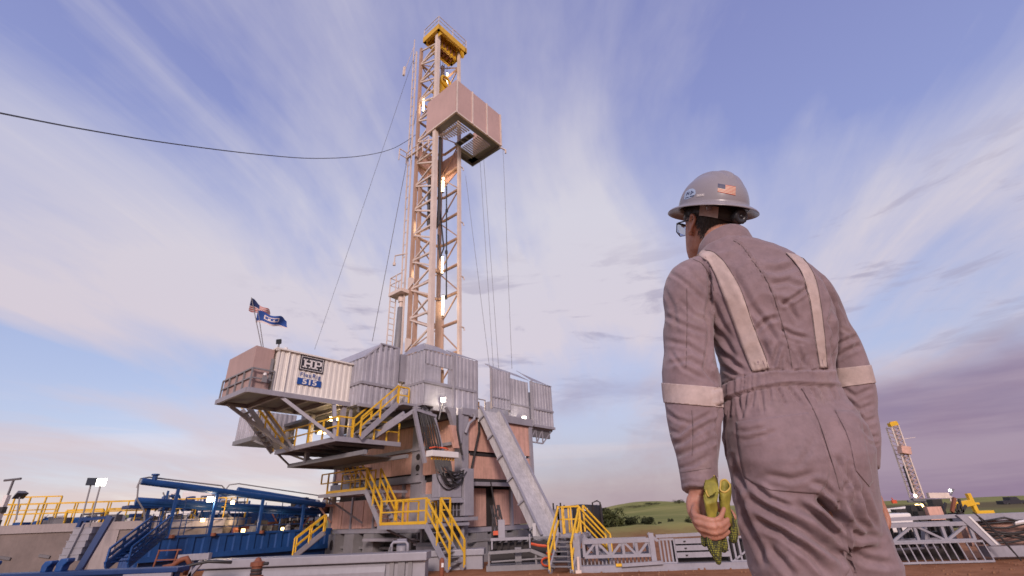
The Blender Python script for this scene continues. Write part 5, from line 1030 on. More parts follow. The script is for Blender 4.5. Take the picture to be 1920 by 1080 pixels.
LARM = [(.625, 1.395, z(.690), .062, .064), (.566, 1.392, z(.635), .074, .078), (.539, 1.39, z(.52), .071, .076), (.513, 1.39, z(.36), .075, .078), (.504, 1.388, z(.28), .077, .078), (.490, 1.375, z(.19), .066, .068), (.474, 1.36, z(.10), .050, .052), (.463, 1.35, z(.040), .040, .046)]
RARM = [(.905, 1.41, z(.675), .066, .068), (.955, 1.425, z(.615), .072, .076), (1.002, 1.455, z(.51), .065, .072), (1.026, 1.475, z(.38), .065, .072), (1.021, 1.48, z(.28), .062, .066), (1.006, 1.48, z(.19), .054, .058), (.988, 1.478, z(.12), .046, .048), (.980, 1.476, z(.088), .042, .044)]
LLEG = [(.690, 1.41, z(.04), .110, .122), (.697, 1.415, z(-.10), .113, .116), (.700, 1.42, z(-.22), .106, .108), (.700, 1.425, z(-.40), .090, .092), (.695, 1.445, z(-.58), .086, .088), (.690, 1.465, z(-.75), .084, .088)]
RLEG = [(.838, 1.43, z(.04), .105, .118), (.856, 1.45, z(-.10), .102, .108), (.864, 1.46, z(-.22), .098, .100), (.872, 1.48, z(-.40), .088, .090), (.886, 1.51, z(-.58), .084, .086), (.892, 1.53, z(-.75), .082, .086)]
cov = fuse([torso(), limb(LARM, 5, 24, True), limb(RARM, 5, 24, True), limb(LLEG), limb(RLEG)], .0048, 5, 'coverall')
a, nrm = coords(cov)
view = a-cC; view /= np.linalg.norm(view, axis=1)[:, None]
face = np.clip(-(nrm*view).sum(1)*2.2, 0, 1)
P = pix(a)
disp = np.zeros(len(a))
LAx = np.array([r[:3] for r in LARM]); RAx = np.array([r[:3] for r in RARM])
def ax3(L):
    best = np.full(len(a), 1e9)
    for i in range(len(L)-1):
        p, q = L[i], L[i+1]; d = q-p; t = np.clip(((a-p)@d)/(d@d), 0, 1); best = np.minimum(best, np.linalg.norm(a-(p+t[:, None]*d), axis=1))
    return best
dl, dr = ax3(LAx), ax3(RAx)
onL = (dl < .088) & (a[:, 0] < .61) & ((P[:, 0] < 1334) | (P[:, 1] < 560)) & (a[:, 2] > z(.0)); onR = (dr < .086) & (a[:, 0] > .93) & (a[:, 2] > z(.06))
def crease(line, w, depth, lip=.5, where=None):
    """a fold: valley (depth>0) w px wide along a line, with raised shoulders; fades at both ends"""
    global disp
    w = w*.86; d, t = segdist(P, line); f = np.clip(np.minimum(t, 1-t)*5+.25, 0, 1); g = -depth*np.exp(-(d/w)**2)+depth*lip*np.exp(-((d-1.9*w)/w)**2)
    g = g*f*face*1.75*np.where(onL | onR, .50, 1.)
    if where is not None: g = g*where
    disp += g*.001
body_ = ~onL & ~onR
def inpoly(P, poly):
    x, y = P[:, 0], P[:, 1]; c = np.zeros(len(P), bool); n = len(poly)
    for i in range(n):
        (x0, y0), (x1, y1) = poly[i], poly[(i+1) % n]
        k = ((y0 > y) != (y1 > y)) & (x < (x1-x0)*(y-y0)/(y1-y0+1e-9)+x0); c ^= k
    return c
# armholes: the sleeves fall clear of the trunk in deep folds
crease(c7((285, 505), (318, 580), (325, 680), (308, 770), (322, 840), (312, 940), (300, 1010), (350, 1075)), 4.5, 11, .3)
crease(c7((770, 520), (840, 600), (885, 700), (912, 800), (915, 870), (893, 960), (900, 1060)), 4.5, 10, .3)
crease(c7((212, 486), (255, 500), (290, 515), (330, 600)), 2.5, 5); crease(c7((130, 566), (175, 590), (225, 630), (300, 700)), 4, 5, .6)
crease(c7((150, 520), (215, 545), (300, 640)), 5, 4, .7); crease(c7((195, 500), (150, 530), (115, 600)), 4, 3, .5)
for q in (((215, 640), (217, 760), (215, 880), (212, 1000)),): crease(c7(*q), 1.6, 2.5, .8)
for q, w, d in ((((110, 760), (180, 800), (300, 850)), 5, 5), (((120, 880), (220, 900), (310, 960)), 5, 5), (((130, 990), (230, 970), (300, 1010)), 5, 4.5), (((190, 700), (250, 760), (305, 790)), 4.5, 4.5), (((115, 640), (150, 720), (170, 840)), 5, 3), (((140, 930), (200, 1010), (300, 1060)), 4, 4)): crease(c7(*q), w, d, .7)
# left sleeve below the band: elbow and forearm folds
for q, w, d in ((((120, 235), (190, 290), (260, 310), (370, 250)), 4.5, 5), (((125, 330), (200, 360), (262, 300)), 4.5, 4), (((140, 420), (215, 400), (300, 340), (372, 300)), 5, 6), (((160, 480), (240, 450), (320, 420), (365, 390)), 5, 5.5), (((180, 540), (260, 520), (350, 470)), 4.5, 4.5), (((262, 250), (268, 400), (262, 480)), 1.6, 2.5), (((190, 560), (270, 545), (365, 530)), 1.8, 3), (((200, 620), (250, 600), (330, 610)), 3.5, 3), (((300, 320), (345, 380), (350, 440)), 4, 4.5)): crease(c8(*q), w, d, .7)
# right sleeve
for q, w, d in ((((900, 610), (950, 640), (1010, 720)), 5, 4), (((905, 700), (960, 760), (1000, 830)), 5, 4), (((905, 900), (950, 880), (1000, 860)), 4.5, 6), (((900, 960), (950, 930), (1020, 900)), 4.5, 6), (((930, 730), (955, 790), (1000, 900)), 1.8, 2.5), (((925, 820), (970, 850), (1010, 930)), 4, 4)): crease(c7(*q), w, d, .7)
for q, w, d in ((((1030, 130), (1090, 170), (1180, 130)), 4.5, 5), (((1050, 190), (1110, 240), (1190, 210)), 4.5, 5), (((1080, 250), (1140, 300), (1200, 280)), 4.5, 5), (((1110, 330), (1160, 380), (1205, 370)), 4, 4), (((1150, 410), (1185, 420), (1205, 405)), 2.5, 3.5), (((1120, 180), (1150, 300), (1180, 400)), 2, 2.5)): crease(c8(*q), w, d, .7)
# back of the jacket
crease(c7((425, 415), (470, 445), (520, 515), (575, 590), (615, 680), (640, 760), (655, 810), (680, 900), (700, 1010)), 1.5, 4.0, .8)
for q, w, d in ((((650, 715), (700, 690), (770, 640)), 4, 4), (((640, 690), (690, 720), (730, 790)), 5, 4), (((530, 840), (575, 790), (640, 770)), 5, 3.5), (((520, 730), (580, 800), (640, 900)), 6, 3.5), (((655, 825), (700, 850), (770, 870)), 4.5, 4), (((640, 900), (620, 960), (610, 1010)), 4.5, 4), (((560, 880), (590, 950), (600, 1000)), 5, 3.5), (((720, 900), (740, 960), (770, 1010)), 4.5, 3.5), (((420, 560), (470, 640), (520, 740)), 7, 3), (((560, 555), (640, 560), (720, 540)), 7, 3), (((600, 620), (680, 610), (750, 640)), 5, 3),
    (((330, 800), (380, 860), (440, 960)), 6, 4), (((350, 900), (400, 950), (480, 1020)), 5, 5), (((330, 980), (400, 1010), (460, 1045)), 4.5, 4), (((330, 690), (370, 780), (420, 880)), 6, 3), (((865, 620), (880, 720), (870, 800)), 5, 4), (((860, 780), (885, 850), (880, 940)), 5, 4.5), (((800, 480), (850, 560), (890, 660)), 4, 3), (((870, 880), (880, 960), (870, 1010)), 4, 4), (((610, 440), (690, 470), (760, 520)), 6, 2.5)): crease(c7(*q), w, d, .7, body_)
# gathers at the waist band
TOPB = c8((340, 160), (385, 135), (470, 95), (560, 60), (680, 38), (850, 40), (1000, 34)); BOTB = c8((340, 225), (385, 215), (480, 180), (600, 135), (750, 110), (880, 118), (1000, 122))
dt, tt = segdist(P, TOPB); db, tb = segdist(P, BOTB)
inb = inpoly(P, TOPB+BOTB[::-1]) & body_
band = np.zeros(len(a)); band[inb] = 1
rid = np.sin(P[:, 0]*.75+3*np.sin(P[:, 0]*.13))*.6+np.sin(P[:, 0]*1.35+1.)*.4
gath = np.exp(-((P[:, 0]-1400)/45)**2)*.9+.25
disp += face*band*(.0085+.0030*rid*1.5*gath*np.clip(np.minimum(dt, db)/4, 0, 1))
for L, w, d in ((TOPB, 1.8, 6.), (BOTB, 2.0, 7.)): crease(L, w, d, .2, body_)
for x0, dx, ln in ((355, -8, 60), (395, -6, 85), (430, 4, 70), (470, -10, 90), (510, 6, 110), (545, -18, 120), (580, -10, 80), (610, 14, 120), (650, 10, 70), (690, 40, 90), (740, 60, 90), (800, 50, 100), (860, 40, 80), (910, 30, 80), (960, 26, 70)):
    y0 = np.interp(x0, [385, 480, 600, 750, 880, 1000], [220, 184, 139, 114, 122, 126]); crease(c8((x0, y0), (x0+dx*.6, y0+ln*.5), (x0+dx*1.2, y0+ln)), 3.2, 3.8, .7, body_)
for x0, dx, ln in ((520, -8, 50), (560, 4, 60), (590, 8, 45), (640, -6, 70), (690, 10, 60), (740, -6, 70), (790, 6, 50), (850, 3, 60)): crease(c7((x0, 1020), (x0-dx, 1020-ln*.5), (x0-dx*2, 1020-ln)), 3.2, 3., .7, body_)
# seat and trouser legs
crease(c8((815, 125), (860, 200), (910, 310), (950, 430), (985, 540), (1010, 640), (1000, 700)), 1.6, 3.5, .8)
crease(c8((905, 690), (950, 730), (1000, 780), (1040, 830)), 8, 24, .35); crease(c8((1000, 700), (1015, 740), (1030, 800)), 6, 12, .3)
crease(c8((1035, 650), (1060, 600), (1050, 520)), 5, 5, .5)
for q, w, d in ((((1047, 830), (1048, 930), (1046, 1085)), 3.5, 12), (((560, 690), (680, 760), (830, 850), (960, 940), (1035, 1000)), 9, 9), (((600, 800), (720, 860), (860, 970), (950, 1070)), 8, 7), (((800, 720), (900, 780), (1000, 880)), 8, 7), (((540, 760), (580, 880), (640, 1010)), 7, 6), (((580, 620), (660, 690), (760, 730)), 6, 6), (((650, 930), (720, 1000), (780, 1080)), 8, 5), (((500, 650), (530, 740), (560, 860)), 6, 5), (((470, 470), (500, 560), (540, 650)), 5, 4.5),
    (((1070, 700), (1110, 800), (1180, 860)), 7, 6), (((1060, 850), (1120, 880), (1220, 880)), 7, 4), (((1080, 960), (1150, 1000), (1260, 1020)), 8, 4), (((1120, 640), (1160, 740), (1200, 840)), 6, 5), (((1060, 560), (1090, 640), (1100, 720)), 5, 5), (((500, 345), (560, 350), (640, 330)), 4, 5), (((520, 400), (600, 380), (690, 345)), 4.5, 4), (((640, 560), (760, 590), (880, 560)), 7, 3.5), (((800, 520), (850, 450), (880, 380)), 5, 3), (((440, 240), (430, 380), (440, 520)), 1.8, 3.5), (((395, 230), (385, 330), (400, 450)), 4, 4.5), (((860, 600), (930, 620), (980, 690)), 6, 5), (((1000, 480), (1030, 560), (1040, 640)), 5, 4)): crease(c8(*q), w, d, .65, body_)
# small irregular puckers everywhere
for i in range(len(a)):
    x, y, q = a[i]; s = onL[i] or onR[i]
    f = noise.noise((x*16+q*9, y*10, q*11-x*7))*.5+noise.noise((x*34-q*16, y*20+4, q*26+x*14))*.3
    r = 1-abs(noise.noise((x*13+q*7+9, y*9, q*15-x*9)))*2; r2 = 1-abs(noise.noise((x*22-q*15+3, y*14, q*19+x*20+5)))*2.2
    g_ = noise.noise((x*5.5+q*3.5+2, y*4, q*5-x*3.2+7)); gr = 1-abs(noise.noise((x*7+q*4.5+5, y*5, q*6.5-x*4+1)))*2
    disp[i] += (0. if s else g_*.0075+max(0, gr)**2*.0050)
    disp[i] += (f*.0022+max(0, r)**2*.0028)*(.35 if s else .8)+(noise.noise((x*9-q*10+4, y*7, q*8+x*8))*.0065 if s else 0.)
# neat collar fold
crease(c7((330, 395), (385, 362), (435, 365), (465, 405)), 2.0, 2.5, .8)
a2 = a+nrm*disp[:, None]
setco(cov, a2)
# relax a little so that nothing is spiky
bm = bmesh.new(); bm.from_mesh(cov); bmesh.ops.smooth_vert(bm, verts=bm.verts, factor=.2, use_axis_x=True, use_axis_y=True, use_axis_z=True)
BV = BVHTree.FromBMesh(bm); bm.to_mesh(cov); bm.free()
cov.polygons.foreach_set('use_smooth', [True]*len(cov.polygons))
# ---- cloth materials
def cloth(name, c, tw=1., sheen=.25, stain=1.):
    m, t, b = pbsdf(name); v = objco(); n = nz(v, 5, 5, .6); n2 = nz(v, 40, 4, .7)
    wv = nz(mapv(v, (900, 900, 260)), 1.0, 2, .5)
    t.links.new(mix((n*.6+n2*.4).sm(.25, .75), tuple(q*.80 for q in c), tuple(q*1.22 for q in c)), b.inputs['Base Color'])
    st = (nz(v, 7., 6, .7, .5)*.7+nz(mapv(v, (1, 1, .4)), 22., 4, .7)*.3).sm(.56, .70); cc = b.inputs['Base Color'].links[0].from_socket; t.links.new(mix(st*.45*stain, cc, tuple(q*.45 for q in c)), b.inputs['Base Color'])
    ds = nz(v, 4.3, 6, .65, .3).sm(.58, .74); cc = b.inputs['Base Color'].links[0].from_socket; t.links.new(mix(ds*.30*stain, cc, (.34, .26, .23)), b.inputs['Base Color'])
    b.inputs['Roughness'].default_value = .72; b.inputs['Specular IOR Level'].default_value = .3
    b.inputs['Sheen Weight'].default_value = sheen; b.inputs['Sheen Roughness'].default_value = .5
    bumpn(b, wv*.35*tw+n2*.8, .35, .004); return m
COV = cloth('grey brown work cloth', (.218, .155, .166)); TAPE = cloth('pale reflective tape', (.43, .34, .315), .5, .1)
SEAM = cloth('stitched seam cloth', (.12, .085, .085))
man = thing('person', 'worker seen from behind in a grey brown coverall with pale tape and a hard hat', 'person', (.76, 1.45, 1.05))
def linkmesh(me, name, mats, parent):
    b = BASE['person']; me.transform(Matrix.Translation(-b))
    mi_ = [p.material_index for p in me.polygons]; me.materials.clear()
    for m_ in mats: me.materials.append(m_)
    if any(mi_): me.polygons.foreach_set('material_index', mi_)
    o = bpy.data.objects.new(name, me); COL.objects.link(o); o.parent = parent; return o
def hit(px, py, bv=None):
    d = ray(px, py).normalized(); loc, nn, _, dist = (bv or BV).ray_cast(CAM, d)
    if loc is None:          # just past the outline: take the nearest point of the surface
        best = None
        for k in range(12):
            q, n_, _, ds = (bv or BV).find_nearest(CAM+d*(1.3+.04*k))
            if best is None or ds < best[2]: best = (q, n_, ds)
        loc, nn = best[0], best[1]
    if nn.dot(d) > 0: nn = -nn
    return loc, nn, d
def patch(grid, off, thick, name, mat, parent, bv=None, mf=None, smooth=True):
    """a thin sheet laid on the surface: grid of pixel points, given real thickness"""
    nv, nu = len(grid), len(grid[0]); top = []; bot = []; last = None
    for row in grid:
        for px, py in row:
            h = hit(px, py, bv)
            if h is None: h = last
            last = h; loc, nn, d = h; top.append(loc+(nn*.5-d*.5)*off); bot.append(loc-(nn*.5-d*.5)*(thick-off))
    n = nu*nv; fs, ms = [], []
    for j in range(nv-1):
        for i in range(nu-1): q = j*nu+i; fs.append([q, q+nu, q+nu+1, q+1]); ms.append(mf(i, j) if mf else 0)
    rim = [i for i in range(nu)]+[j*nu+nu-1 for j in range(1, nv)]+[(nv-1)*nu+i for i in range(nu-2, -1, -1)]+[j*nu for j in range(nv-2, 0, -1)]
    for k in range(len(rim)): p, q = rim[k], rim[(k+1) % len(rim)]; fs.append([p, q, q+n, p+n]); ms.append(0)
    me = bpy.data.meshes.new(name); me.from_pydata(top+bot, [], fs); me.polygons.foreach_set('material_index', ms)
    if smooth: me.polygons.foreach_set('use_smooth', [True]*len(fs))
    return linkmesh(me, name, mat if isinstance(mat, list) else [mat], parent)
def between(L, R, nu, nv):
    def samp(Q, k):
        Q = np.array(Q, float); s = np.r_[0, np.cumsum(np.hypot(*np.diff(Q, axis=0).T))]; u = np.linspace(0, s[-1], k); return np.stack([np.interp(u, s, Q[:, 0]), np.interp(u, s, Q[:, 1])], 1)
    l, r = samp(L, nv), samp(R, nv); return [[tuple(l[j]+(r[j]-l[j])*i/(nu-1)) for i in range(nu)] for j in range(nv)]
covo = None
def bands():
    out = []
    for nm, t0, t1, b0, b1, side in (('sleeve_band', (1240, 717.5), (1343, 726.5), (1240, 754), (1341, 763), 'L'), ('sleeve_band', (1563, 692), (1638, 683.5), (1569, 727), (1642, 717.5), 'R')):
        bm = bmesh.new(); bm.from_mesh(cov); L = LAx if side == 'L' else RAx
        lo, hi = z(.18), z(.46)
        dele = [f for f in bm.faces if not (lo < f.calc_center_median().z < hi and (f.calc_center_median().x < (.590) if side == 'L' else f.calc_center_median().x > .95))]
        # keep only the sleeve: near its own axis
        bmesh.ops.delete(bm, geom=dele, context='FACES')
        ax = [Vector(p) for p in L]
        def near(c):
            return min((c-(p+(q-p)*min(1, max(0, (c-p).dot(q-p)/(q-p).length_squared)))).length for p, q in zip(ax, ax[1:]))
        dele = [f for f in bm.faces if near(f.calc_center_median()) > .094]
        bmesh.ops.delete(bm, geom=dele, context='FACES')
        for (p, q), keep in (((t0, t1), 'below'), ((b0, b1), 'above')):
            no = ray(*p).cross(ray(*q)).normalized()
            if no.z < 0: no = -no
            bmesh.ops.bisect_plane(bm, geom=bm.verts[:]+bm.edges[:]+bm.faces[:], plane_co=CAM, plane_no=no, clear_outer=(keep == 'below'), clear_inner=(keep == 'above'))
        bm.normal_update()
        for v in bm.verts: v.co += v.normal*.0028
        bmesh.ops.solidify(bm, geom=bm.faces[:], thickness=.0035)
        me = bpy.data.meshes.new(nm); bm.to_mesh(me); bm.free(); me.polygons.foreach_set('use_smooth', [True]*len(me.polygons)); out.append((nm, me))
    return out
bnd = bands()
covo = linkmesh(cov, 'coverall', [COV], man)
for nm, me in bnd: linkmesh(me, nm, [TAPE], covo)
patch(between(c7((222, 478), (262, 486), (312, 515), (345, 575), (372, 640), (405, 725), (432, 800), (470, 905), (517, 1024)), c7((285, 461), (340, 474), (392, 520), (430, 580), (462, 640), (500, 740), (532, 830), (565, 920), (597, 1008)), 8, 60), .0032, .006, 'shoulder_tape', TAPE, covo)
patch(between(c7((668, 474), (705, 512), (742, 565), (765, 640), (782, 710), (795, 800), (806, 890), (826, 1004)), c7((742, 490), (775, 530), (803, 580), (820, 640), (832, 710), (845, 800), (855, 900), (866, 1006)), 7, 56), .0032, .006, 'shoulder_tape', TAPE, covo)
def polygrid(top, bot, nu, nv): return between(top, bot, nv, nu)
PK = between(c8((487, 300), (490, 350), (500, 430), (512, 510), (530, 582), (585, 615), (660, 645)), c8((848, 252), (885, 300), (915, 380), (945, 470), (962, 560), (940, 620), (906, 664)), 26, 34)
patch(PK, .0026, .0045, 'hip_pocket', COV, covo)
PK2 = between(c8((985, 240), (1008, 285), (1040, 345), (1062, 405), (1078, 480), (1090, 545), (1160, 628)), c8((1112, 244), (1120, 290), (1130, 350), (1143, 420), (1160, 500), (1172, 560), (1178, 600)), 12, 30)
patch(PK2, .0026, .0045, 'hip_pocket', COV, covo)
def strip(line, w, name, off=.0012):
    L = np.array(spline(line, 8)); d = np.gradient(L, axis=0); n = np.stack([-d[:, 1], d[:, 0]], 1); n /= np.linalg.norm(n, axis=1)[:, None]+1e-9
    patch([[tuple(L[j]-n[j]*w), tuple(L[j]+n[j]*w)] for j in range(len(L))], off, .003, name, SEAM, covo)
for nm, L in (('pocket_stitching', c8((497, 322), (600, 305), (720, 287), (852, 268))), ('pocket_stitching', c8((990, 252), (1050, 256), (1112, 256))), ('pocket_stitching', c8((498, 330), (510, 430), (528, 520), (545, 578), (600, 612), (670, 638), (780, 650), (900, 656)))): strip(L, .35, nm)
strip(c7((215, 640), (217, 760), (215, 880), (212, 1000)), .5, 'sleeve_seam'); strip(c8((262, 240), (268, 340), (264, 470)), .5, 'sleeve_seam'); strip(c8((188, 560), (265, 548), (362, 532)), .5, 'cuff_seam'); strip(c8((445, 240), (430, 380), (442, 520), (480, 640)), .5, 'side_seam')
strip(c8((818, 130), (862, 205), (912, 315), (952, 435), (986, 545), (1010, 640)), .6, 'seat_seam'); strip(c7((430, 420), (472, 448), (522, 518), (577, 592), (617, 682), (642, 762), (657, 812), (682, 902), (700, 1005)), .55, 'back_seam'); strip(c7((245, 505), (290, 530), (325, 590), (340, 650)), .5, 'shoulder_seam')
for L in (c7((312, 517), (345, 577), (371, 642), (404, 727), (431, 802), (469, 907), (515, 1020)), c7((300, 464), (342, 476), (390, 521), (428, 581), (460, 641), (498, 741), (530, 831), (563, 921), (593, 1006)), c7((672, 480), (706, 516), (743, 569), (767, 642), (784, 711), (797, 800), (808, 890), (827, 1000)), c7((742, 494), (773, 532), (801, 582), (818, 641), (830, 711), (843, 800), (853, 900), (864, 1002))): strip(L, .5, 'tape_seam', .0045)
# raised collar
HYW = radians(-20)
def collar():
    m = []; cx, cy = .724, 1.415
    secs = []
    n = 40; prof = [(.088, .745), (.090, .775), (.085, .803), (.079, .812), (.071, .803), (.069, .76)]
    vs, fs = [], []
    for r, zz in prof:
        for j in range(n):
            t = 2*pi*j/n; d = V(sin(t+TYAW), cos(t+TYAW), 0); back = .5-.5*cos(t)          # 1 at the nape
            left = max(0, -d.x)
            h = zz+(.024*back-.02*(1-back)-.028*left*(1-back*.6))*max(0, (zz-.745)/.07)
            w = 1+.012*sin(5*t)+.02*noise.noise((d.x*3, d.y*3, zz*9))
            vs.append(V(cx+d.x*r*w*1.04, cy+d.y*r*w*1.02, z(h)))
    k = len(prof)
    for i in range(k-1):
        for j in range(n): j2 = (j+1) % n; fs.append((i*n+j, i*n+j2, (i+1)*n+j2, (i+1)*n+j))
    me = bpy.data.meshes.new('collar'); me.from_pydata(vs, [], fs); bm = bmesh.new(); bm.from_mesh(me); bmesh.ops.subdivide_edges(bm, edges=bm.edges[:], cuts=1, use_grid_fill=True, smooth=.6); bm.to_mesh(me); bm.free(); me.polygons.foreach_set('use_smooth', [True]*len(me.polygons)); return me
linkmesh(collar(), 'collar', [COV], covo)
# ---- head, neck, hands: one continuous body
HPI = radians(25)
HR_ = V(cos(HYW), -sin(HYW), 0); HF0 = V(sin(HYW), cos(HYW), 0); HF = HF0*cos(HPI)+V(0, 0, sin(HPI)); HU = V(0, 0, cos(HPI))-HF0*sin(HPI)
HC = at(1335, 398, 1.45); HS = .967
def hp(r, f, u): return HC+(HR_*r+HF*f+HU*u)*HS
hs = [(.105, -.005, .030, .040), (.095, -.004, .048, .062), (.07, -.003, .067, .086), (.03, 0, .0755, .096), (-.01, .0, .0775, .099), (-.05, .0, .075, .096), (-.085, .004, .071, .090), (-.115, .012, .064, .080), (-.145, .024, .054, .066), (-.170, .036, .040, .048), (-.182, .044, .025, .032)]
head = loft([(hp(0, f, u), HR_*w, HF*l, 2.15) for u, f, w, l in hs], 30)
neckb = HC+HF0*-.006+V(0, 0, -.09); nb_ = V(.724, 1.415, z(.72))
neck = loft([(neckb.lerp(nb_, s), V(.060+.006*s, 0, 0), V(0, .062+.006*s, 0), 2.) for s in (0, .25, .5, .75, 1.)], 24)
nose = limb([tuple(hp(0, .085, -.045))+(.008, .008), tuple(hp(0, .100, -.065))+(.010, .010), tuple(hp(0, .112, -.085))+(.013, .012), tuple(hp(0, .100, -.095))+(.014, .010)], 3, 12)
parts = [head, neck, nose, limb([tuple(hp(-.02, .088, -.118))+(.006, .006), tuple(hp(0, .094, -.117))+(.008, .006), tuple(hp(.02, .088, -.118))+(.006, .006)], 3, 10), limb([tuple(hp(-.05, .075, -.035))+(.006, .006), tuple(hp(0, .096, -.032))+(.008, .007), tuple(hp(.05, .075, -.035))+(.006, .006)], 3, 10)]
def ear(s):
    P_ = []
    pts = [(.012, -.092), (.000, -.080), (-.012, -.066), (-.020, -.045), (-.016, -.030), (-.002, -.024), (.010, -.030), (.013, -.044)]
    P_.append(limb([tuple(hp(s*(.083+.006*(1 if 1 < i < 6 else 0)), f, u))+(.0055, .0055) for i, (f, u) in enumerate(pts)], 4, 10))
    c = hp(s*.076, -.002, -.056); P_.append(loft([(c+HR_*(s*q), HF*(.016*k), HU*(.030*k), 2.) for q, k in ((-.012, .9), (.002, 1.), (.006, .8))], 16))
    P_.append(limb([tuple(hp(s*.084, .008, -.086))+(.007, .006), tuple(hp(s*.080, .004, -.094))+(.007, .006)], 2, 10))
    return P_
parts += ear(-1)+ear(1)
# slim trunk and arms inside the clothes join head and hands
parts += [torso(.72, .70)]
parts += [limb([(r[0], r[1], r[2], r[3]*.62, r[4]*.62) for r in LARM], 3, 14), limb([(r[0], r[1], r[2], r[3]*.62, r[4]*.62) for r in RARM], 3, 14), limb([(r[0], r[1], r[2], r[3]*.66, r[4]*.66) for r in LLEG], 3, 14), limb([(r[0], r[1], r[2], r[3]*.66, r[4]*.66) for r in RLEG], 3, 14)]
def pc(rows, k=4, n=14):      # chain from pixel, depth, radius
    return limb([tuple(at(x, y, Y))+(r, r) for x, y, Y, r in rows], k, n)
W0 = (1311, 918, 1.352)
parts.append(limb([(.468, 1.356, z(.10), .028, .026), tuple(at(1311, 925, 1.350))+(.0265, .021), tuple(at(1309, 945, 1.343))+(.030, .021), tuple(at(1312, 962, 1.335))+(.030, .021)], 4, 16))
F4 = [[(1312, 938, 1.345, 0.0130), (1302, 964, 1.300, 0.0087), (1319, 972, 1.274, 0.0076), (1336, 976, 1.261, 0.0072), (1350, 971, 1.266, 0.0065), (1357, 954, 1.283, 0.0056)],
      [(1312, 940, 1.345, 0.0130), (1304, 974, 1.298, 0.0087), (1321, 983, 1.272, 0.0076), (1338, 988, 1.259, 0.0072), (1354, 984, 1.265, 0.0065), (1364, 974, 1.281, 0.0059)],
      [(1314, 942, 1.347, 0.0130), (1309, 985, 1.299, 0.0083), (1325, 994, 1.274, 0.0074), (1341, 999, 1.262, 0.0070), (1356, 994, 1.268, 0.0062), (1366, 983, 1.282, 0.0056)],
      [(1316, 944, 1.350, 0.0130), (1317, 996, 1.304, 0.0076), (1329, 1005, 1.282, 0.0068), (1341, 1009, 1.271, 0.0065), (1355, 1005, 1.275, 0.0059), (1366, 997, 1.287, 0.0053)]]
for c in F4: parts.append(pc(c))
parts.append(pc([(1322, 940, 1.352, .014), (1338, 948, 1.372, .0135), (1356, 954, 1.378, .0115), (1369, 962, 1.366, .0100), (1375, 970, 1.356, .0085)]))
parts.append(pc([(1306, 950, 1.338, .017), (1310, 976, 1.330, .017), (1318, 992, 1.336, .014)]))
# right hand hanging relaxed
RW = V(.968, 1.464, z(.075))
parts.append(limb([tuple(RW+V(.002, 0, .05))+(.030, .027), tuple(RW+V(.0, 0, -.005))+(.026, .022), tuple(RW+V(.004, .002, -.05))+(.020, .036), tuple(RW+V(.004, .004, -.085))+(.018, .038)], 4, 16))
for k, (ln, dy) in enumerate(((.070, -.030), (.080, -.010), (.076, .011), (.060, .030))):
    b_ = RW+V(.004, dy+.004, -.085); parts.append(limb([tuple(b_+V(0, 0, .02))+(.011, .011), tuple(b_+V(.004, dy*.1, -ln*.5))+(.0092, .0092), tuple(b_+V(-.006, dy*.15, -ln*.8))+(.0084, .0084), tuple(b_+V(-.020, dy*.15, -ln*1.05))+(.0075, .0075)], 3, 12))
parts.append(limb([tuple(RW+V(-.002, .02, -.02))+(.013, .013), tuple(RW+V(-.012, .045, -.05))+(.011, .011), tuple(RW+V(-.016, .052, -.085))+(.009, .009)], 3, 12))
bod = fuse(parts, .0030, 2, 'body')
SKIN, _t, _b = pbsdf('skin'); _v = objco(); _n = nz(_v, 30, 4, .6)*.6+nz(_v, 9, 3)*.5
_t.links.new(mix(_n.sm(.35, .75), (.35, .155, .10), (.50, .25, .175)), _b.inputs['Base Color']); _b.inputs['Roughness'].default_value = .55
_b.inputs['Subsurface Weight'].default_value = .25; _b.inputs['Subsurface Radius'].default_value = (.012, .005, .003); _b.inputs['Subsurface Scale'].default_value = .5; bumpn(_b, nz(_v, 140, 4, .7)*.5+nz(_v, 35, 3), .35, .003)
bodo = linkmesh(bod, 'body', [SKIN], man); bod.polygons.foreach_set('use_smooth', [True]*len(bod.polygons))
# ---- hair
HAIR, _t, _b = pbsdf('dark brown hair'); _v = objco(); _n = nz(mapv(_v, (60, 60, 12)), 3., 4, .7)
_t.links.new(mix(_n.sm(.3, .7), (.010, .007, .006), (.045, .027, .020)), _b.inputs['Base Color']); _b.inputs['Roughness'].default_value = .5
def hsurf(ang, u):
    """point on the head at angle from the front (left = negative) and height"""
    u0_ = u; u = max(u, -.10); us = [h[0] for h in hs][::-1]; f = np.interp(u, us, [h[1] for h in hs][::-1]); w = np.interp(u, us, [h[2] for h in hs][::-1]); l = np.interp(u, us, [h[3] for h in hs][::-1])
    return hp(sin(ang)*w, f+cos(ang)*l, u0_), (HR_*sin(ang)+HF*cos(ang)).normalized()
def hairline(t):       # lower edge of the hair at |angle|
    t = abs(t); return float(np.interp(t, [1.05, 1.3, 1.5, 1.75, 2.0, 2.5, 3.15], [.0, -.035, -.02, -.03, -.095, -.150, -.165]))
m = MB()
def hg(uu, vv):
    t = 1.05+(2*pi-2.1)*uu; tt_ = t if t < pi else t-2*pi; lo = hairline(tt_); u = .04+(lo-.04)*vv; p, n_ = hsurf(t, u)
    return p+n_*(.009*min(1, (1-vv)*5+.25)+.003*noise.noise((t*9, u*60, 0)))
m.grid(hg, 60, 16)
rr = random.Random(5)
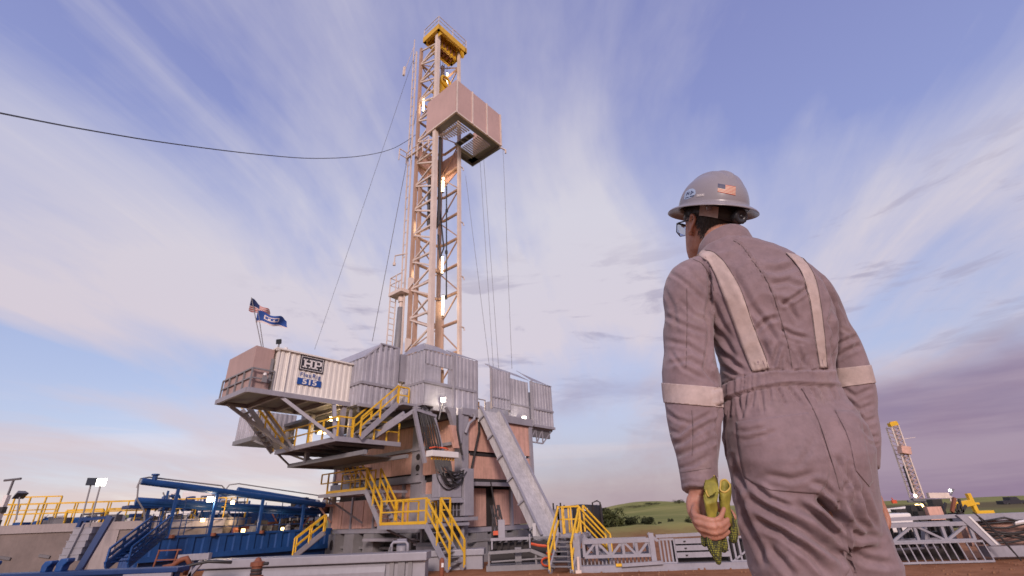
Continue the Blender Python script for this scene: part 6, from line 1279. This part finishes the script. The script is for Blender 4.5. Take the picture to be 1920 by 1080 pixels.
for k in range(2600):
    t = rr.uniform(1.1, 2*pi-1.1); tt_ = t if t < pi else t-2*pi; lo = hairline(tt_); u0 = rr.uniform(lo+.006, .03); ln = rr.uniform(.018, .038); u1 = max(u0-ln, lo-.006); dt_ = rr.uniform(-.10, .10)+(.12 if t > pi else -.12)*(.6)
    p0, n0 = hsurf(t, u0); p1, n1 = hsurf(t+dt_*.5, (u0+u1)/2); p2, n2 = hsurf(t+dt_, u1); w = n0.cross(HU).normalized()*rr.uniform(.0006, .0012)
    p0 += n0*.006; p1 += n1*(.0105+rr.uniform(0, .004)); p2 += n2*(.007+rr.uniform(0, .005))
    m.add([p0-w, p0+w, p1-w, p1+w, p2], [(0, 1, 3, 2), (2, 3, 4)])
m.build('hair', HAIR, man, True, recalc=False)
# ---- safety glasses
FRM = paint('glasses frame', (.03, .03, .035), .35, .1, 3); LENS, _t, _b = pbsdf('clear lens'); _b.inputs['Base Color'].default_value = (.75, .82, .92, 1); _b.inputs['Roughness'].default_value = .05; _b.inputs['Transmission Weight'].default_value = .85
m = MB()
for s in (-1, 1): m.path([hp(s*.080, -.005, -.040), hp(s*.0815, .04, -.040), hp(s*.080, .085, -.042), hp(s*.070, .104, -.044)], .0028, 6)
m.path([hp(-.072, .104, -.040), hp(-.035, .116, -.036), hp(0, .119, -.040), hp(.035, .116, -.036), hp(.072, .104, -.040)], .0025, 6)
gl = m.build('safety_glasses', FRM, man, True)
for s in (-1, 1):
    m = MB(); pts = [(s*.072, .105, -.042), (s*.035, .117, -.038), (s*.010, .119, -.044), (s*.016, .117, -.078), (s*.045, .113, -.086), (s*.070, .104, -.074)]
    m.prism([hp(*q) for q in pts], HF*-.002); m.build('lens', LENS, gl)
    m = MB(); m.path([hp(*q) for q in pts], .0016, 5, True); m.build('lens_rim', FRM, gl)
# ---- hard hat
HAT = paint('grey hard hat shell', (.27, .25, .275), .27, .06, .9, .1, 0, 0, (.1, .1, .1), 0, .5)
BZ = .012
def dome(ang, e, sh=0.):
    """ang around, e 0 at rim .. 1 at top"""
    L, Wd, H = .131-sh, .115-sh, .128-sh
    t = e*pi/2; k = cos(t)**.86; h = sin(t)**.96
    x, y = sin(ang)*Wd*k, cos(ang)*L*k; zz = H*h
    if sh == 0:
        rd = 0
        for c0, w0, hh in ((0, .012, .0120), (-.038, .013, .0085), (.038, .013, .0085)):
            rd += hh*exp(-((x-c0-(0 if c0 == 0 else math.copysign(.006, c0)*(y/.1)))/w0)**4)*sst(.30, .62, e)*(1-sst(.96, 1.06, e)*0)*(1 if abs(y) < .10 else 0)
        zz += rd
    return x, y, zz
m = MB(); n = 72; rows = 26
vs, fs = [], []
prof = []
for i in range(rows+1): prof.append(('d', i/rows*.995))
def hatpt(kind, val, ang):
    if kind == 'd': x, y, zz = dome(ang, val)
    elif kind == 'i': x, y, zz = dome(ang, val, .0045)
    else:
        r, zz = val; L0, W0_ = .131, .115; x, y = sin(ang)*(W0_+r*(1.02)), cos(ang)*(L0+r*(.95+.12*cos(ang)))
        zz -= .0
    return hp(x, y-.002, BZ+zz)
brim_out = [('b', (.002, -.001)), ('b', (.008, -.003)), ('b', (.020, -.007)), ('b', (.030, -.012)), ('b', (.0355, -.0175)), ('b', (.0362, -.021)), ('b', (.0345, -.021)), ('b', (.028, -.0155)), ('b', (.018, -.0105)), ('b', (.004, -.006)), ('b', (-.0045, -.006))]
chain = [('d', 1-i/rows*1.) for i in range(rows)]+[('d', .0)]+brim_out+[('i', i/rows) for i in range(2, rows)]
chain[0] = ('d', .996)
for kd, vl in chain:
    for j in range(n): vs.append(hatpt(kd, vl, 2*pi*j/n))
k = len(chain)
for i in range(k-1):
    for j in range(n): j2 = (j+1) % n; fs.append((i*n+j, i*n+j2, (i+1)*n+j2, (i+1)*n+j))
fs += [tuple(range(n-1, -1, -1)), tuple(range((k-1)*n, k*n))]
m.add(vs, fs); hat = m.build('hard_hat', HAT, man, True)
hb_ = BVHTree.FromPolygons([Vector(q) for q in vs], fs)
# stickers on the shell
def quadgrid(tl, tr, br, bl, nu, nv):
    g = []
    for j in range(nv+1):
        v = j/nv; l = np.array(tl)+(np.array(bl)-tl)*v; r = np.array(tr)+(np.array(br)-tr)*v
        g.append([tuple(l+(r-l)*i/nu) for i in range(nu+1)])
    return g
FRD = paint('sticker red', (.50, .09, .05), .5, .08, 9); FCR = paint('sticker cream', (.66, .55, .42), .5, .08, 9); FNV = paint('sticker navy', (.045, .05, .11), .5, .1, 9)
patch(quadgrid((1346, 344), (1379.5, 350), (1379, 366.5), (1345.5, 359.5), 26, 26), .0012, .002, 'flag_sticker', [FRD, FCR, FNV], hat, hb_, lambda i, j: 2 if (i < 11 and j < 14) else ((j//2) % 2), False)
PALE = paint('sticker pale blue', (.36, .46, .62), .45, .1, 9)
eg = [(x_+5.5, y_-.5) for x_, y_ in [(1277.5, 374.5), (1277.5, 367), (1281, 359.5), (1287, 355), (1294, 354), (1298.5, 357), (1298.8, 363), (1295.5, 368.5), (1288, 372), (1282, 374.5)]]
ec = (1293.5, 364)
eo = patch([[(ec[0]+(x-ec[0])*s, ec[1]+(y-ec[1])*s) for x, y in eg+eg[:1]] for s in (1., .7, .4, .06)], .0011, .002, 'round_sticker', PALE, hat, hb_, None, False)
def pixbar(p, q, w, name, mat, parent, bv, off=.0018):
    p, q = np.array(p, float), np.array(q, float); d = (q-p)/np.hypot(*(q-p)); nn = np.array([-d[1], d[0]])*w/2
    return patch([[tuple(p+(q-p)*s-nn), tuple(p+(q-p)*s+nn)] for s in np.linspace(0, 1, 4)], off, .002, name, mat, parent, bv, None, False)
for p, q, w in (((1282, 367), (1284, 361), 1.3), ((1286, 366), (1287, 360), 1.3), ((1283, 364), (1287, 363), 1.0), ((1290, 366), (1291, 359), 1.3), ((1291, 359), (1295, 361), 1.2), ((1295, 361), (1291, 363), 1.0), ((1280, 372), (1286, 370), 1.3), ((1288, 369.5), (1296, 367), 1.3)): pixbar((p[0]+5.5, p[1]-.5), (q[0]+5.5, q[1]-.5), w, 'sticker_letter', FNV, eo, hb_)
pl = patch(quadgrid((1306, 364.5), (1321, 362.5), (1320.5, 368), (1306, 369.5), 4, 3), .0011, .002, 'maker_label', paint('label grey', (.40, .38, .40), .4, .05, 9), hat, hb_, None, False)
for p, q in (((1305, 368.3), (1305.6, 365)), ((1305.6, 365), (1307, 367.2)), ((1307, 367.2), (1308.3, 364.7)), ((1308.3, 364.7), (1308.6, 367.9)), ((1312.3, 364.6), (1310.2, 365.2)), ((1310.2, 365.2), (1312, 366.6)), ((1312, 366.6), (1310, 367.7)), ((1313.4, 367.4), (1315, 363.9)), ((1315, 363.9), (1316.7, 367)), ((1314, 366.2), (1316.2, 366.0))): pixbar((p[0]+2.5, p[1]), (q[0]+2.5, q[1]), .75, 'label_letter', SIGN_W, pl, hb_)
# suspension band, slot covers and ratchet knob
m = MB(); nb2 = 48; bs = []
for zz, r in ((.006, .0), (-.014, .002), (-.030, .000), (-.030, -.003), (.006, -.004)):
    for j in range(nb2): t = 2*pi*j/nb2; dip = .026*max(0, -cos(t))**2; bs.append(hp(sin(t)*(.089+r), cos(t)*(.112+r)-.002, zz-dip+.004))
m.add(bs, [(i*nb2+j, i*nb2+(j+1) % nb2, (i+1)*nb2+(j+1) % nb2, (i+1)*nb2+j) for i in range(4) for j in range(nb2)]); sus = m.build('suspension_band', BLACK, hat, True)
m = MB(); prt = []
for zz, r in ((.010, .004), (-.030, .005)):
    for j in range(13): t = pi+.62+.62*j/12; dip = .022*max(0, -cos(t))**2; prt.append(hp(sin(t)*(.089+r), cos(t)*(.112+r)-.002, zz-dip))
m.add(prt+[q-HF*.0 + (HC-q).normalized()*.002 for q in prt], [(j, j+1, 14+j, 13+j) for j in range(12)]+[(26+j, 39+j, 40+j, 27+j) for j in range(12)]); m.build('sweat_pad', TAPE, sus, True)
KN = hp(.006, -.130, -.034)
kb = -HF; m = MB(); kx = HR_; kr = []
for d_, r in ((-.016, .022), (.004, .0255), (.010, .0255), (.013, .023), (.0132, .013), (.010, .012), (.010, .005), (.013, .004)):
    for j in range(28): t = 2*pi*j/28; g_ = 1+(.035*(1 if j % 2 else -1) if .003 < d_ < .011 and r > .02 else 0); kr.append(KN+kb*d_+kx*(cos(t)*r*g_)+HU*(sin(t)*r*g_))
m.add(kr, [(i*28+j, i*28+(j+1) % 28, (i+1)*28+(j+1) % 28, (i+1)*28+j) for i in range(7) for j in range(28)]+[tuple(range(7*28, 8*28))]); m.build('ratchet_knob', FRM, sus, True)
for t in (2.15, -2.3):
    c = hp(sin(t)*.111, cos(t)*.127, -.004); d_ = (c-HC).normalized(); m = MB(); m.lathe(c-HU*.012, [(0, 0), (.008, .001), (.009, .010), (.006, .020), (0, .021)], 10); m.build('slot_clip', HAT, hat, True)
# ---- boots
def boot(x, y, yw):
    f, r = V(sin(yw), cos(yw), 0), V(cos(yw), -sin(yw), 0); c = V(x, y, 1.05); g = 1.05+gz(x, y)-1.05
    L = [(c+f*-.075+V(0, 0, .01), .036, .006), (c+f*-.08+V(0, 0, .03), .04, .02)]
    s1 = loft([(V(c.x, c.y, g)+f*.055+V(0, 0, h), r*w, f*l, 2.6) for h, w, l in ((.0, .048, .150), (.02, .050, .152), (.045, .048, .145), (.075, .044, .120), (.095, .038, .09))], 24)
    s2 = loft([(V(c.x, c.y, g)+f*o+V(0, 0, h), r*w, f*l, 2.1) for h, w, l, o in ((.05, .046, .07, -.01), (.12, .047, .062, -.02), (.20, .050, .058, -.02), (.28, .054, .06, -.02))], 24)
    return fuse([s1, s2], .006, 3, 'boot')
BOOT = paint('brown boot leather', (.09, .055, .035), .5, .2, 6, .2)
for x, y, w in ((.683, 1.475, -.05), (.893, 1.535, .12)): me = boot(x, y, w); me.polygons.foreach_set('use_smooth', [True]*len(me.polygons)); linkmesh(me, 'boot', [BOOT], man)
# ---- gloves held in the left hand
FR[0] = WF
gt = thing('work_gloves', 'yellow green leather work gloves with black dotted knit fingers, gripped in the left hand', 'gloves', at(1338, 960, 1.285))
LEA, _t, _b = pbsdf('yellow green leather'); _v = objco(); _n = nz(_v, 25, 5, .6)
_t.links.new(mix(_n.sm(.3, .7), (.185, .165, .022), (.36, .315, .045)), _b.inputs['Base Color']); _b.inputs['Roughness'].default_value = .65; bumpn(_b, nz(_v, 120, 4, .7)*.5+_n, .5, .004)
KNIT, _t, _b = pbsdf('dotted knit'); _v = objco(); _vo = _t.nodes.new('ShaderNodeTexVoronoi'); _vo.inputs['Scale'].default_value = 270; _vo.inputs['Randomness'].default_value = .25; _t.links.new(_v, _vo.inputs['Vector'])
_d = X(_vo.outputs['Distance']); _t.links.new(mix(_d.sm(.30, .48), (.27, .27, .035), (.030, .034, .016)), _b.inputs['Base Color']); _b.inputs['Roughness'].default_value = .85; bumpn(_b, _d*-1., .6, .003)
RIM = paint('cream glove edging', (.58, .40, .10), .7, .15, 20)
def ringp(cx, cy, rx, ry, Y, rY, n=28, wob=0., ph=0.): return [at(cx+rx*cos(2*pi*j/n)*(1+wob*sin(3*2*pi*j/n+ph)), cy-ry*sin(2*pi*j/n), Y+rY*sin(2*pi*j/n)) for j in range(n)]
def tubeshell(rings, inner):
    vs, fs = [], []; n = len(rings[0]); k = len(rings)
    for r_ in rings: vs += [Vector(q)+V(noise.noise(Vector(q)*55), noise.noise(Vector(q)*55+V(7, 0, 0)), noise.noise(Vector(q)*55+V(0, 9, 0)))*.0042 for q in r_]
    rings = [vs[i*n:(i+1)*n] for i in range(k)]
    for i in range(k-1):
        for j in range(n): j2 = (j+1) % n; fs.append((i*n+j, i*n+j2, (i+1)*n+j2, (i+1)*n+j))
    c = [sum((Vector(q) for q in r_), V(0, 0, 0))/n for r_ in rings]
    o = len(vs)
    for i in range(inner): vs += [c[i].lerp(Vector(q), .88) for q in rings[i]]
    for i in range(inner-1):
        for j in range(n): j2 = (j+1) % n; fs.append((o+i*n+j, o+(i+1)*n+j, o+(i+1)*n+j2, o+i*n+j2))
    for j in range(n): j2 = (j+1) % n; fs.append((j, o+j, o+j2, j2))
    fs.append(tuple(range((k-1)*n, k*n))); fs.append(tuple(o+(inner-1)*n+j for j in range(n)))
    return vs, fs
def glove_cuff(rings, inner, nm):
    m = MB(); m.add(*tubeshell(rings, inner)); o = m.build(nm, LEA, gt, True)
    m = MB(); n = len(rings[0]); c = sum((Vector(q) for q in rings[0]), V(0, 0, 0))/n; m.path([c.lerp(Vector(q), .95) for q in rings[0]], .0022, 6, True); m.build('cuff_edging', RIM, o, True)
glove_cuff([ringp(1333, 911, 11.5, 23, 1.298, .022, 28, .10, 1.), ringp(1332.5, 926, 12.8, 17, 1.270, .022, 28, .08, .5), ringp(1332, 940, 12.8, 8, 1.272, .021, 28, .06), ringp(1332.5, 953, 11.5, 4, 1.274, .018, 28, .12, 2), ringp(1334, 966, 9.5, 2, 1.276, .013), ringp(1336, 985, 9, 1, 1.276, .011)], 4, 'cuff')
glove_cuff([ringp(1358.5, 911, 9.8, 12.5, 1.295, .016, 28, .16, 2.), ringp(1358, 922, 10.2, 9, 1.297, .017, 28, .16, 2.), ringp(1357.5, 934, 9.5, 5, 1.298, .016, 28, .12, 1), ringp(1358, 946, 9.5, 3, 1.300, .015), ringp(1362, 962, 8.5, 2, 1.304, .013), ringp(1367, 985, 8, 1, 1.308, .012)], 3, 'cuff')
m = MB()
m.add(*limb([tuple(at(1335, 958, 1.282))+(.014, .012), tuple(at(1337, 985, 1.284))+(.0165, .012), tuple(at(1338, 1012, 1.284))+(.0185, .012), tuple(at(1340, 1026, 1.284))+(.0170, .011), tuple(at(1344, 1041, 1.284))+(.0115, .009), tuple(at(1347, 1053, 1.285))+(.0065, .007)], 5, 20)); m.build('glove_fingers', KNIT, gt, True)
m = MB(); m.add(*limb([tuple(at(1325, 994, 1.301))+(.007, .007), tuple(at(1321, 1008, 1.301))+(.0085, .008), tuple(at(1321, 1019, 1.301))+(.0075, .007)], 4, 14)); m.build('glove_thumb', KNIT, gt, True)
m = MB(); m.add(*limb([tuple(at(1361, 952, 1.321))+(.009, .009), tuple(at(1369, 975, 1.326))+(.012, .010), tuple(at(1374, 997, 1.328))+(.0125, .010), tuple(at(1375, 1011, 1.328))+(.0095, .009)], 4, 16)); m.build('glove_fingers', KNIT, gt, True)
m = MB(); m.add(*limb([tuple(at(1353, 1005, 1.308))+(.010, .009), tuple(at(1357, 1022, 1.308))+(.010, .009), tuple(at(1357, 1030, 1.308))+(.008, .007)], 4, 14)); m.build('glove_thumb', KNIT, gt, True)
# ------------------------------------------------------------------ every loose piece of a repeated part becomes a part of its own
SPLIT = set('support_leg finger lifting_ear hanger brace guide_rail post cap lug plank hatch white_pot headlight lamp stringer side_cheek casing pipework fitting machine_body cable hose left_sheet right_sheet recessed_sheet front_panel overhead_pipe thin_pipe rib tread corner_post hook ear rod gland dark_band left_bracing_plate notice coupling mast_leg stem light_stand slot_clip inner_block pipe valve arch chain scale_strip orange_cable roof_slope truss_leg bolt drilling_line gate_leg block red_cable end_post'.split())
def split_loose(o):
    me = o.data; n = len(me.vertices); par = list(range(n))
    def find(i):
        while par[i] != i: par[i] = par[par[i]]; i = par[i]
        return i
    for e in me.edges:
        a, b = find(e.vertices[0]), find(e.vertices[1])
        if a != b: par[a] = b
    groups = {}
    for p in me.polygons: groups.setdefault(find(p.vertices[0]), []).append(p)
    if not 1 < len(groups) <= 60: return
    sm = me.polygons[0].use_smooth; base = o.name.split('.')[0]; first = True
    for g in groups.values():
        idx = {}; vs = []; fs = []; mi = []
        for p in g:
            f = []
            for v in p.vertices:
                if v not in idx: idx[v] = len(vs); vs.append(tuple(me.vertices[v].co))
                f.append(idx[v])
            fs.append(f); mi.append(p.material_index)
        m2 = bpy.data.meshes.new(base); m2.from_pydata(vs, [], fs)
        for mt_ in me.materials: m2.materials.append(mt_)
        m2.polygons.foreach_set('material_index', mi); m2.polygons.foreach_set('use_smooth', [sm]*len(fs))
        if first: keep = m2; first = False
        else:
            c = o.copy(); c.data = m2; COL.objects.link(c)
    o.data = keep
for o in list(COL.objects):
    if o.type == 'MESH' and o.parent is not None and o.name.split('.')[0] in SPLIT and not o.children: split_loose(o)
# lamps that are lit throw a little of their own light
def spill(name, p, w, c=(1., .72, .42), r=.12):
    l = bpy.data.lights.new(name, 'POINT'); l.energy = w; l.color = c; l.shadow_soft_size = r
    o = bpy.data.objects.new(name, l); COL.objects.link(o); o.location = p; return o
for a, b, zz, w_ in ((2.3, 4.6, 36.5, 30), (2.3, 4.6, 25.8, 28), (2.3, 4.4, 18.4, 28), (2.2, 4.3, 15.0, 28), (1.0, 4.8, 32.0, 20), (1.1, 4.8, 20.5, 20), (1.8, 4.3, 11.0, 40)): spill('mast_lamp_light', RIG.m @ V(a, b, zz), w_, (1., .74, .48), .3)
spill('platform_lamp_light', RIG.m @ V(-4.9, 3.9, 6.2), 45); spill('platform_lamp_light', RIG.m @ V(-4.6, 5.3, 5.8), 25)
spill('floor_lamp_light', RIG.m @ V(2.3, 1.9, 7.8), 70, (1., .66, .34)); spill('floor_lamp_light', RIG.m @ V(-2.5, 2.9, 8.0), 15)
for p, w_ in (((-7.1, 11.0, 3.0), 40), ((-5.9, 11.3, 2.85), 30), ((-5.2, 12.0, 2.0), 20), ((-3.1, 12.0, 2.0), 14), ((-7.0, 12.2, 2.2), 18)): spill('plant_lamp_light', RIG.m @ V(*p), w_)
for p in ((-1.25, -.15, 7.2), (5.25, -.05, 7.05)): spill('rig_flood_light', RIG.m @ V(*p), 22, (1., .85, .65))
